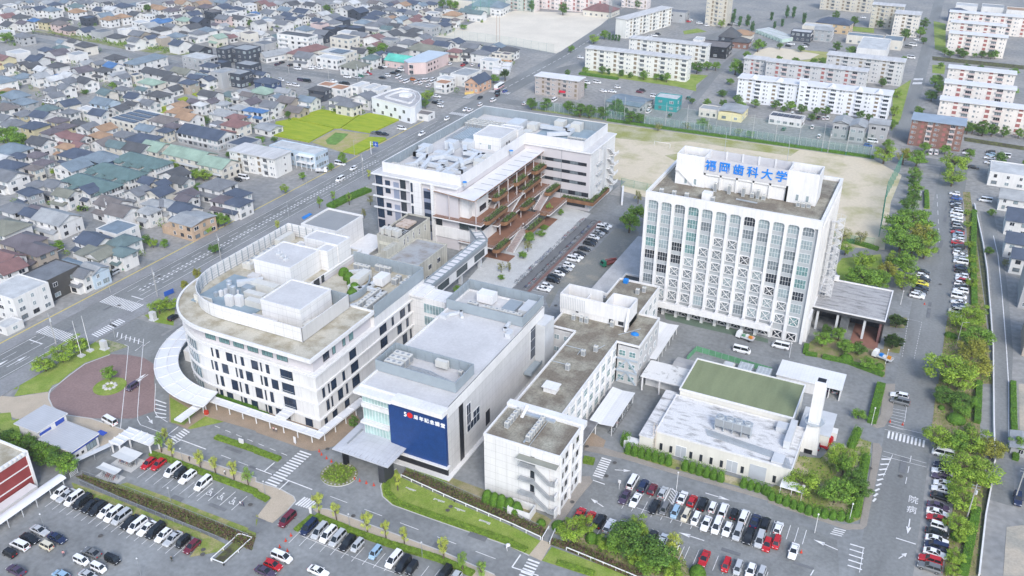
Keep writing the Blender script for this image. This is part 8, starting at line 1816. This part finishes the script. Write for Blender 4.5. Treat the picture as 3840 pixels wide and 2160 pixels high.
# ================================================================ FENCES, POLES, SIGNS, PEOPLE
NET=mat('net_mesh',(.10,.30,.22),.8,0,alpha=.22)
NETG=mat('pole_green',(.05,.22,.15),.5,0)
PG=mat('pole_grey',(.40,.41,.41),.6,0)
def netfence(name,pts,h,step,label,net=NET,post=PG,r_=.09,tall=None,panel=True):
 t=T(name,label,'fence',(pts[0][0],pts[0][1],0));k=0
 for a,c in zip(pts,pts[1:]):
  a=Vector(a);c=Vector(c);L_=(c-a).length;n=max(1,int(L_/step))
  if panel:t.part('net',MB().add([(*a,.05),(*c,.05),(*c,h),(*a,h)],[(0,1,2,3)]),net)
  for i in range(n):
   if k>96:break
   p=a.lerp(c,i/n);hh=tall if tall and k % 3==0 else h;t.part('post',MB().tube((p.x,p.y,0),(p.x,p.y,hh),r_ if hh==h else r_*1.7,0,5),post);k+=1
  t.part('rail',MB().beam((*a,h),(*c,h),.06,.06),post)
 return t
netfence('net_fence',[(-205,438.4),(-161,438),(-26,438.2)],5.2,2.6,'long pale net fence with close posts along the far side of the sports ground',mat('net_grey',(.22,.36,.32),.8,0,alpha=.30))
for i in range(13):
 x=-162+11.2*i;t=T('net_pole','tall net pole with green foot along the sports ground, %s from the left' % ORD[i],'pole',(x,437,0),0,'tall net poles of the sports ground')
 t.part('shaft',MB().tube((x,437,1.6),(x,437,14),.13,0,6,.09),PG);t.part('foot',MB().tube((x,437,0),(x,437,1.6),.2,0,6),NETG)
t=T('high_net','faint green high net hung between the tall poles of the sports ground','net',(-162,437.1,0));t.part('net',MB().add([(-162,437.1,2),(-27,437.1,2),(-27,437.1,12),(-162,437.1,12)],[(0,1,2,3)]),mat('faint_net',(.14,.34,.28),.8,0,alpha=.10));t.part('cable',MB().tube((-162,437.1,12),(-27,437.1,12),.04,0,4),PG)
netfence('high_net_fence',[(-13.5,424),(-15.5,384),(-13,340)],9,5.5,'high green net fence on the right side of the sports ground',mat('net_green',(.16,.42,.34),.8,0,alpha=.2),NETG,.12)
netfence('low_net_fence',[(-121,352),(-60,345),(-42,331),(-14,335)],3.5,6,'green-posted net along the near side of the sports ground',NET,NETG,.08)
netfence('school_net',[(-342,572),(-284,568.5),(-246,561)],6,6,'net fence with thin posts along the near edge of the school ground',mat('faint_net',(.14,.34,.28)),PG,.08)
netfence('tall_school_net',[(-258,706),(-247,664)],22,7,'very tall dark poles and net at the corner of the school ground',mat('faint_net',(.14,.34,.28)),GREYM,.14)
netfence('green_school_net',[(-352,640),(-338,684),(-318,682)],16,8,'tall green net at the left corner of the school ground',mat('net_green',(.16,.42,.34)),NETG,.14)
for i,p in enumerate((q(3,0,1700,630),q(3,0,1745,640))):t=T('floodlight','%s of the twin floodlight poles on the school ground' % ('left','right')[i],'floodlight',(*p,0));t.part('pole',MB().tube((*p,0),(*p,19),.12,0,6),mat('rust_pole',(.3,.17,.12),.7,0));t.part('lamp',MB().box(p[0]-1,p[0]+1,p[1]-.2,p[1]+.2,18.6,19.3),GREYL)
GO=T('goal','white football goal on the sports ground','goal',(-107,400,0));a,c=g(2,1072,1100),g(2,1190,1120);GO.part('frame',MB().tube((*a,0),(*a,2.4),.08).tube((*c,0),(*c,2.4),.08).tube((*a,2.4),(*c,2.4),.08).tube((*a,2.4),(a[0],a[1]+1.6,0),.05).tube((*c,2.4),(c[0],c[1]+1.6,0),.05),FRW)
def whiterail(name,pts,label,h=.9):
 t=T(name,label,'railing',(pts[0][0],pts[0][1],0))
 for a,c in zip(pts,pts[1:]):
  a=Vector(a);c=Vector(c);n=max(1,int((c-a).length/3));t.part('rail',MB().beam((*a,h),(*c,h),.14,.22),FRW)
  for i in range(n+1):p=a.lerp(c,i/n);t.part('post',MB().box(p.x-.08,p.x+.08,p.y-.08,p.y+.08,0,h),FRW)
whiterail('lawn_rail',P('9: 1095 705 1500 890 1932 1075; 10: 215 1175'),'long white rail between the lawn and the weedy canal')
whiterail('canal_rail',P('10: 410 1255 880 1449 940 1475'),'white rail along the canal right of the brick footbridge')
whiterail('bridge_rail',P('10: 228 1180 278 1095'),'left white rail of the brick footbridge');whiterail('bridge_rail',P('10: 285 1210 325 1115'),'right white rail of the brick footbridge')
whiterail('canal_railing',P('8: 1595 1335 1775 1175 1800 1150; 8: 1830 1150 1905 1175 1690 1370 1600 1335'),'white painted frame around the canal mouth at the car park exit',.7)
whiterail('street_rail',P('4: 285 535 490 440'),'white guard rail beside the purple-roofed house');whiterail('street_rail',P('4: 40 645 195 600'),'white guard rail behind the white corner flats');whiterail('street_rail',P('1: 105 925 240 880 490 822'),'white guard rail along the upper edge of the rice field');whiterail('street_rail',P('4: 280 40 470 -25'),'white guard rail above the gravel lot')
netfence('canal_fence',P('8: 620 680 950 800 1300 930 1700 1090 1880 1165'),1.2,2.6,'thin dark fence on the grass side of the car park canal',mat('thin_wire',(.12,.12,.12),.8,0,alpha=.25),GREYM,.035)
netfence('canal_fence',P('8: 600 750 900 880 1250 1020 1650 1180'),1.2,2.6,'thin dark fence behind the back row of parked cars',mat('thin_wire',(.12,.12,.12)),GREYM,.035)
netfence('canal_fence',P('9: 1120 650 1430 770 1932 990; 10: 200 1090'),1.2,2.6,'thin dark fence on the building side of the lawn canal',mat('thin_wire',(.12,.12,.12)),GREYM,.035)
t=T('sliding_gate','white barred sliding gates by the red building walkway','gate',(*g(8,540,690),0))
for s_ in ('8: 490 690 545 655','8: 535 710 590 670'):
 a,c=P(s_);b=MB()
 for z in (.3,.7,1.1,1.5):b.beam((*a,z),(*c,z),.06,.08)
 b.beam((*a,0),(*a,1.6),.08,.08);b.beam((*c,0),(*c,1.6),.08,.08);t.part('gate_leaf',b,FRW)
def wall_(name,pts,h,th,label,m):
 b=MB()
 for a,c in zip(pts,pts[1:]):b.beam((*a,h/2),(*c,h/2),th,h)
 single(name,b,m,label,'wall',(pts[0][0],pts[0][1],0))
wall_('retaining_wall',P('1: 490 825 780 870 790 880 870 850 1090 890'),1.0,.3,'grey block wall behind the rice field',GREYM)
wall_('lane_wall',P('7: 1555 100 1620 400 1650 600 1675 900 1695 1200; 11: 1700 300 1708 600'),1.0,.35,'long white parapet between the ditch and the back lane',WHITE)
wall_('lane_wall',P('11: 1690 740 1640 1000 1590 1449'),.8,.35,'white parapet along the ditch at the lower right',WHITE)
wall_('ramp_wall',[(-113,331),(-119,349)],1.4,.8,'white ramp wall at the right end of the terraced building',WHITE)
wall_('garden_wall',P('4: 250 530 480 425'),1.0,.25,'beige garden wall beside the purple-roofed house',TAN)
wall_('orange_shop_wall',P('1: 1575 715 1640 705 1760 620'),1.3,.3,'yellow-orange wall beside the slate-roofed orange shop',mat('yellow_wall',(.58,.42,.14),.7,.05,.3))
single('blue_ground_panel',MB().prism(P('5: 345 195 405 163 425 170 360 212'),0,.3),mat('blue_sheet',(.01,.18,.55)),'blue sheet panel on the verge behind the grey-roofed hall','panel',(*g(5,385,190),0))
t=T('blue_sign_wall','blue roadside sign wall behind the curved canopy corner trees','sign',(*g(4,1280,780),0));a,c=P('4: 1245 800 1315 770');t.part('board',MB().beam((*a,1.4),(*c,1.4),.2,1.6),mat('sign_board_blue',(.03,.10,.40),.5,.1,.5));t.part('post',MB().tube((*a,0),(*a,.7),.08),GREYM);t.part('post',MB().tube((*c,0),(*c,.7),.08),GREYM)
for i,(x,y) in enumerate(((790,1185),(1160,965))):p=g(4,x,y);t=T('gate_stone',('pale stone gate pillar beside the flagpole lawn','pale stone gate pillar under the corner trees')[i],'gate pillar',(*p,0));t.part('pillar',MB().box(p[0]-.9,p[0]+.9,p[1]-.7,p[1]+.7,.3,3.0),mat('pale_granite',(.50,.51,.52),.7,.08,.8));t.part('plinth',MB().box(p[0]-1.2,p[0]+1.2,p[1]-1,p[1]+1,0,.3),GREYL)
for i,p in enumerate(((-218,148.1),(-218.1,151.4))):t=T('flagpole',('nearer','farther')[i]+' of two white flagpoles on the lawn by the crossing','flagpole',(*p,0));t.part('pole',MB().tube((*p,.5),(*p,12.3),.11,0,8,.05),FRW);t.part('base',MB().box(p[0]-.9,p[0]+.9,p[1]-.8,p[1]+.8,0,.5),mat('pale_granite',(.5,.51,.52)))
def upole(p,h,label,arms=True):
 t=T('utility_pole',label,'pole',(*p,0),0,'utility poles');t.part('pole',MB().tube((*p,0),(*p,h),.17,0,7,.11),mat('concrete_pole',(.36,.36,.35),.8,0))
 if arms:
  for z in (h-.5,h-1.3):t.part('crossarm',MB().beam((p[0]-.9,p[1],z),(p[0]+.9,p[1],z),.1,.1),GREYM)
  t.part('transformer',MB().tube((p[0]+.35,p[1],h-2.8),(p[0]+.35,p[1],h-1.8),.25,0,8),GREYL)
ULAB=['near the main crossing','beside the main road by the hospital','beside the tan curved-roof house','by the rice field corner','near the gravel lot','beside the street rail','by the navy-roofed row','at the red-roofed corner house','by the pink clinic road','at the corner shop','beside the white shop cars','beside the grassy river bank','in the upper town by the river','beside the back lane at lower right','on the right edge by the lane','beside the brick flats','by the yellow workshop','by the far crossing']
UP=[(4,425,1150),(4,1190,790),(4,1670,520),(1,810,1340),(4,625,440),(4,830,240),(1,30,0),(0,1625,970),(1,770,620),(1,550,600),(1,250,560),(0,1430,320),(0,640,390),(11,1500,1010),(11,1860,880),(3,1160,1140),(2,1540,960),(3,450,1150)]
for (k,x,y),l_ in zip(UP,ULAB):upole(g(k,x,y),11 if k !=11 else 10,'grey concrete utility pole '+l_)
def lamp(p,h,label,m=GREYM,globe=True):
 t=T('street_lamp',label,'street lamp',(*p,0),0,'street lamps');t.part('pole',MB().tube((*p,0),(*p,h),.07,0,6,.05),m)
 if globe:t.part('lamp_head',MB().dome((p[0],p[1],h),.22,.22,.3,0,8,3),WHITE if m==FRW else GREYL)
 else:t.part('lamp_arm',MB().tube((*p,h),(p[0]+1.8,p[1],h+.4),.05,0,5),m)
for k,x,y,h,m,gl,lab in ((8,1290,890,4.2,GREYM,1,'dark lamp post between the hedge and the wheelchair bays'),(8,335,1090,4.2,GREYM,1,'dark lamp post in the lower-left car park, left of centre'),(8,1065,1449,5,GREYM,1,'dark lamp post at the bottom edge of the lower-left car park'),(8,1380,585,4,GREYM,1,'dark lamp post on the first footpath, left one'),(9,70,835,4,GREYM,1,'dark lamp post at the right end of the first footpath'),(9,708,1085,4,GREYM,1,'dark lamp post on the second footpath, left one'),(9,1255,1310,4.4,GREYM,1,'dark lamp post on the second footpath, right one'),(10,1240,805,5.5,FRW,1,'white lamp post at the upper row of the right car park'),(11,352,1125,5.5,FRW,1,'white lamp post at the lower sidewalk edge'),(11,610,1045,5.5,FRW,1,'white lamp post at the hedge corner'),(11,780,310,5.5,FRW,1,'white lamp post on the wedge island'),(7,160,1250,5,FRW,1,'white lamp post in front of the tower vans'),(7,885,1300,5,FRW,1,'white lamp post beside the blue-sheeted lorry'),(7,1000,850,5,FRW,1,'white lamp post right of the entrance hall'),(7,1135,95,5.5,FRW,1,'white lamp post left of the east road near the net'),(4,775+60,760,8,PG,0,'grey road lamp by the dark box shop cars'),(4,870,1110,7,PG,0,'grey road lamp beside the hatched exit lane'),(5,250,215,8,PG,0,'grey road lamp beside the hospital plant screen'),(4,1765,240,8,PG,0,'grey road lamp beside the tan house'),(1,745,1180,8,PG,0,'grey road lamp at the rice field corner'),(1,385,1420,8,PG,0,'grey road lamp by the white three-storey flats'),(7,1420,1165,8.5,PG,0,'slanted grey pole among the verge trees'),(2,775,900,12,PG,1,'tall lamp pole behind the net fence trees'),(2,262,810,12,PG,1,'tall lamp pole behind the shop flats')):lamp(g(k,x,y),h,lab,m,gl)
p=g(1,870,1165);t=T('road_sign','blue overhead road direction sign on a white post beside the rice field','road sign',(*p,0));t.part('post',MB().tube((*p,0),(*p,6.4),.14).tube((*p,6.2),(p[0]+3.4,p[1],6.2),.08).tube((*p,5.2),(p[0]+3.4,p[1],5.2),.08),FRW);t.part('panel',MB().box(p[0]+1.6,p[0]+4.4,p[1]-.15,p[1]-.05,4.4,6.8),mat('sign_board_blue',(.03,.10,.40)));t.part('arrow',MB().box(p[0]+2.9,p[0]+3.1,p[1]-.17,p[1]-.15,4.8,6.3).box(p[0]+2.1,p[0]+3.9,p[1]-.17,p[1]-.15,5.4,5.55),FRW)
for k,x,y,lab in ((9,297,455,'white sign board on the forecourt paving'),(9,415,990,'white sign board at the footpath corner'),(10,808,795,'small white signpost in the right car park')):p=g(k,x,y);t=T('sign_board',lab,'sign',(*p,0));t.part('board',MB().box(p[0]-.35,p[0]+.35,p[1]-.08,p[1]+.08,.5 if k !=10 else 2.0,2.4 if k !=10 else 2.8),WHITE);t.part('post',MB().box(p[0]-.05,p[0]+.05,p[1]-.05,p[1]+.05,0,.5 if k !=10 else 2),FRW)
p=g(8,1825,460);t=T('route_sign','white rounded sign box on the forecourt island hedge','sign',(*p,0));t.part('box',MB().box(p[0]-.7,p[0]+.7,p[1]-.2,p[1]+.2,.7,1.9),WHITE);t.part('base',MB().box(p[0]-.5,p[0]+.5,p[1]-.15,p[1]+.15,0,.7),GREYL)
p=g(8,1560,235);t=T('red_post_box','red post box standing on the forecourt walk','post box',(*p,0));t.part('body',MB().box(p[0]-.5,p[0]+.5,p[1]-.4,p[1]+.4,.3,1.5),mat('post_red',(.5,.05,.03),.4,.05,.5));t.part('stand',MB().box(p[0]-.4,p[0]+.4,p[1]-.3,p[1]+.3,0,.3),GREYL)
CONE=mat('cone_orange',(.55,.06,.03),.5,0)
cm=MB().box(-.2,.2,-.2,.2,0,.04).tube((0,0,.04),(0,0,.7),.15,0,10,.03);cme=cm.mesh('traffic_cone',CONE)
CN=[(9,478,513,'first from the left beside the canopy'),(9,495,537,'second from the left beside the canopy'),(9,533,565,'third from the left beside the canopy'),(9,570,590,'fourth from the left beside the canopy'),(9,743,722,'first from the island in the lower line'),(9,783,735,'second from the island in the lower line'),(9,833,752,'third from the island in the lower line'),(9,890,768,'fourth from the island in the lower line'),(9,265,1148,'uppermost at the car park exit'),(9,225,1188,'second at the car park exit'),(9,180,1235,'third at the car park exit'),(9,238,1265,'beside the white minivan by the exit'),(9,85,1330,'left of the red hatchback'),(11,250,1275,'beside the lone white car'),(11,920,290,'left at the kerb bays'),(11,1015,310,'right at the kerb bays'),(7,1180,850,'on the east road by the trees')]
for k,x,y,l_ in CN:p=g(k,x,y);ob=bpy.data.objects.new('traffic_cone',cme);C.objects.link(ob);ob.location=(*p,.09);ob.scale=(1.3,1.3,1.3);ob['label']='red traffic cone, '+l_;ob['category']='traffic cone';ob['group']='traffic cones'
# people: one skinned body each, clothing by height
def person_mesh(shirt,legs,hair=(.02,.018,.016),bag=None,skirt=False):
 me=bpy.data.meshes.new('person');v=[(0,0,.95),(0,0,1.15),(0,0,1.40),(0,0,1.50),(0,.01,1.62),(0,0,1.70),(.10,0,.9),(.12,.06,.48),(.12,-.02,.08),(.12,.12,.04),(-.10,0,.9),(-.12,-.10,.48),(-.12,-.18,.08),(-.12,-.06,.04),(.20,0,1.38),(.26,-.04,1.10),(.24,.08,.86),(-.20,0,1.38),(-.26,.05,1.10),(-.24,.16,.88),(.235,.10,.76),(-.235,.20,.79)]
 e=[(0,1),(1,2),(2,3),(3,4),(4,5),(0,6),(6,7),(7,8),(8,9),(0,10),(10,11),(11,12),(12,13),(2,14),(14,15),(15,16),(16,20),(2,17),(17,18),(18,19),(19,21)]
 me.from_pydata(v,e,[]);ob=bpy.data.objects.new('person',me);C.objects.link(ob)
 sk=ob.modifiers.new('skin','SKIN');su=ob.modifiers.new('sub','SUBSURF');su.levels=su.render_levels=1
 rad=[.15,.13,.16,.055,.10,.085,.09,.065,.045,.04,.09,.065,.045,.04,.065,.045,.035,.065,.045,.035,.03,.03]
 for i,d in enumerate(me.skin_vertices[0].data):d.radius=(rad[i],rad[i]*(.75 if i in (0,1,2) else 1));d.use_root=i==0
 bpy.context.view_layer.update();m2=bpy.data.meshes.new_from_object(ob.evaluated_get(bpy.context.evaluated_depsgraph_get()));bpy.data.objects.remove(ob)
 ms=[mat('skin_tone',(.42,.26,.19),.6,0),mat('shirt_'+str(len(MATS)),shirt,.8,0),mat('trousers_'+str(len(MATS)),legs,.8,0),mat('dark_hair',hair,.6,0)]
 m2.materials.clear()
 for m in ms:m2.materials.append(m)
 for pl in m2.polygons:
  c_=pl.center;pl.use_smooth=True
  pl.material_index=3 if c_.z>1.66 or (c_.z>1.56 and c_.y<-.02) else 0 if c_.z>1.47 or (abs(c_.x)>.19 and c_.z<.95) else 2 if c_.z<.96 else 1
 m2.name='person';return m2
PEOPLE=[(8,485,1302,0,(.6,.3,.3),(.05,.05,.08),40,'person in red and grey walking between the lower-left cars'),(8,1300,1345,0,(.03,.04,.03),(.05,.06,.04),200,'person in dark clothes near the lower-left lamp post'),(8,1818,925,0,(.7,.7,.72),(.06,.06,.1),180,'person in a white shirt beside the wheelchair bays'),(8,1838,928,0,(.05,.05,.12),(.04,.04,.07),160,'person in navy clothes beside the wheelchair bays'),(9,1893,1260,0,(.68,.68,.7),(.6,.6,.62),90,'person in white walking with a pale umbrella on the drive'),(9,135,362,0,(.6,.35,.35),(.08,.08,.1),0,'person in pink standing under the covered walkway'),(9,155,368,0,(.65,.62,.6),(.1,.1,.12),30,'person in a pale shirt under the covered walkway'),(6,84,262,4.4,(.7,.7,.7),(.12,.12,.14),180,'person in a white shirt on the wooden terrace'),(6,98,262,4.4,(.03,.03,.04),(.03,.03,.04),150,'person in black on the wooden terrace'),(8,1700,688,0,(.62,.62,.62),(.04,.04,.05),90,'person in a grey shirt on the first footpath'),(8,1433,585,0,(.04,.04,.05),(.03,.03,.04),270,'person in black on the first footpath'),(8,1518,600,0,(.05,.05,.06),(.06,.06,.08),80,'person in dark clothes beside a yellow sapling')]
for k,x,y,z,sh,lg,a,lab in PEOPLE:
 p=g(k,x,y,z);ob=bpy.data.objects.new('person',person_mesh(sh,lg));C.objects.link(ob);ob.location=(*p,z+.09);ob.rotation_euler=(0,0,R(a));ob['label']=lab;ob['category']='person'
 if 'umbrella' in lab:t=T('umbrella','pale open umbrella held by the person in white on the drive','umbrella',(*p,0));b=MB().dome((p[0]+.24,p[1]+.1,1.75),.55,.55,.35,0,8,4);t.part('canopy',b,WHITE);t.part('shaft',MB().tube((p[0]+.24,p[1]+.1,.85),(p[0]+.24,p[1]+.1,2.1),.015,0,5),GREYM)
for i,(x,y) in enumerate(((1170,795),(1385,880),(1540,950),(1730,1040))):
 p=g(9,x,y);b=MB();rr=random.Random(i)
 for j in range(7):b.box(p[0]-1.5+.42*j,p[0]-1.15+.42*j,p[1]-.3+.25*rr.uniform(-1,1),p[1]+.2,.05,.1)
 single('stone_patch',b,KERB,'flat stone slabs set in the lawn, %s from the left' % ORD[i],'paving stones',(*p,0),'stone slabs in the lawn')

# the pale air between the camera and the far town
hb=MB().box(-2400,2000,-700,3400,-1.5,152)
hz_=single('haze',hb,[],None,None,(0,0,0),None,'stuff')
hm=bpy.data.materials.new('haze_air');hm.use_nodes=True;hn=hm.node_tree;hn.nodes.clear()
ho=hn.nodes.new('ShaderNodeOutputMaterial');pv=hn.nodes.new('ShaderNodeVolumePrincipled');pv.inputs['Color'].default_value=(.90,.95,1,1);pv.inputs['Density'].default_value=0.00012;pv.inputs['Anisotropy'].default_value=0.2
hn.links.new(pv.outputs[0],ho.inputs['Volume']);hz_.data.materials.append(hm)
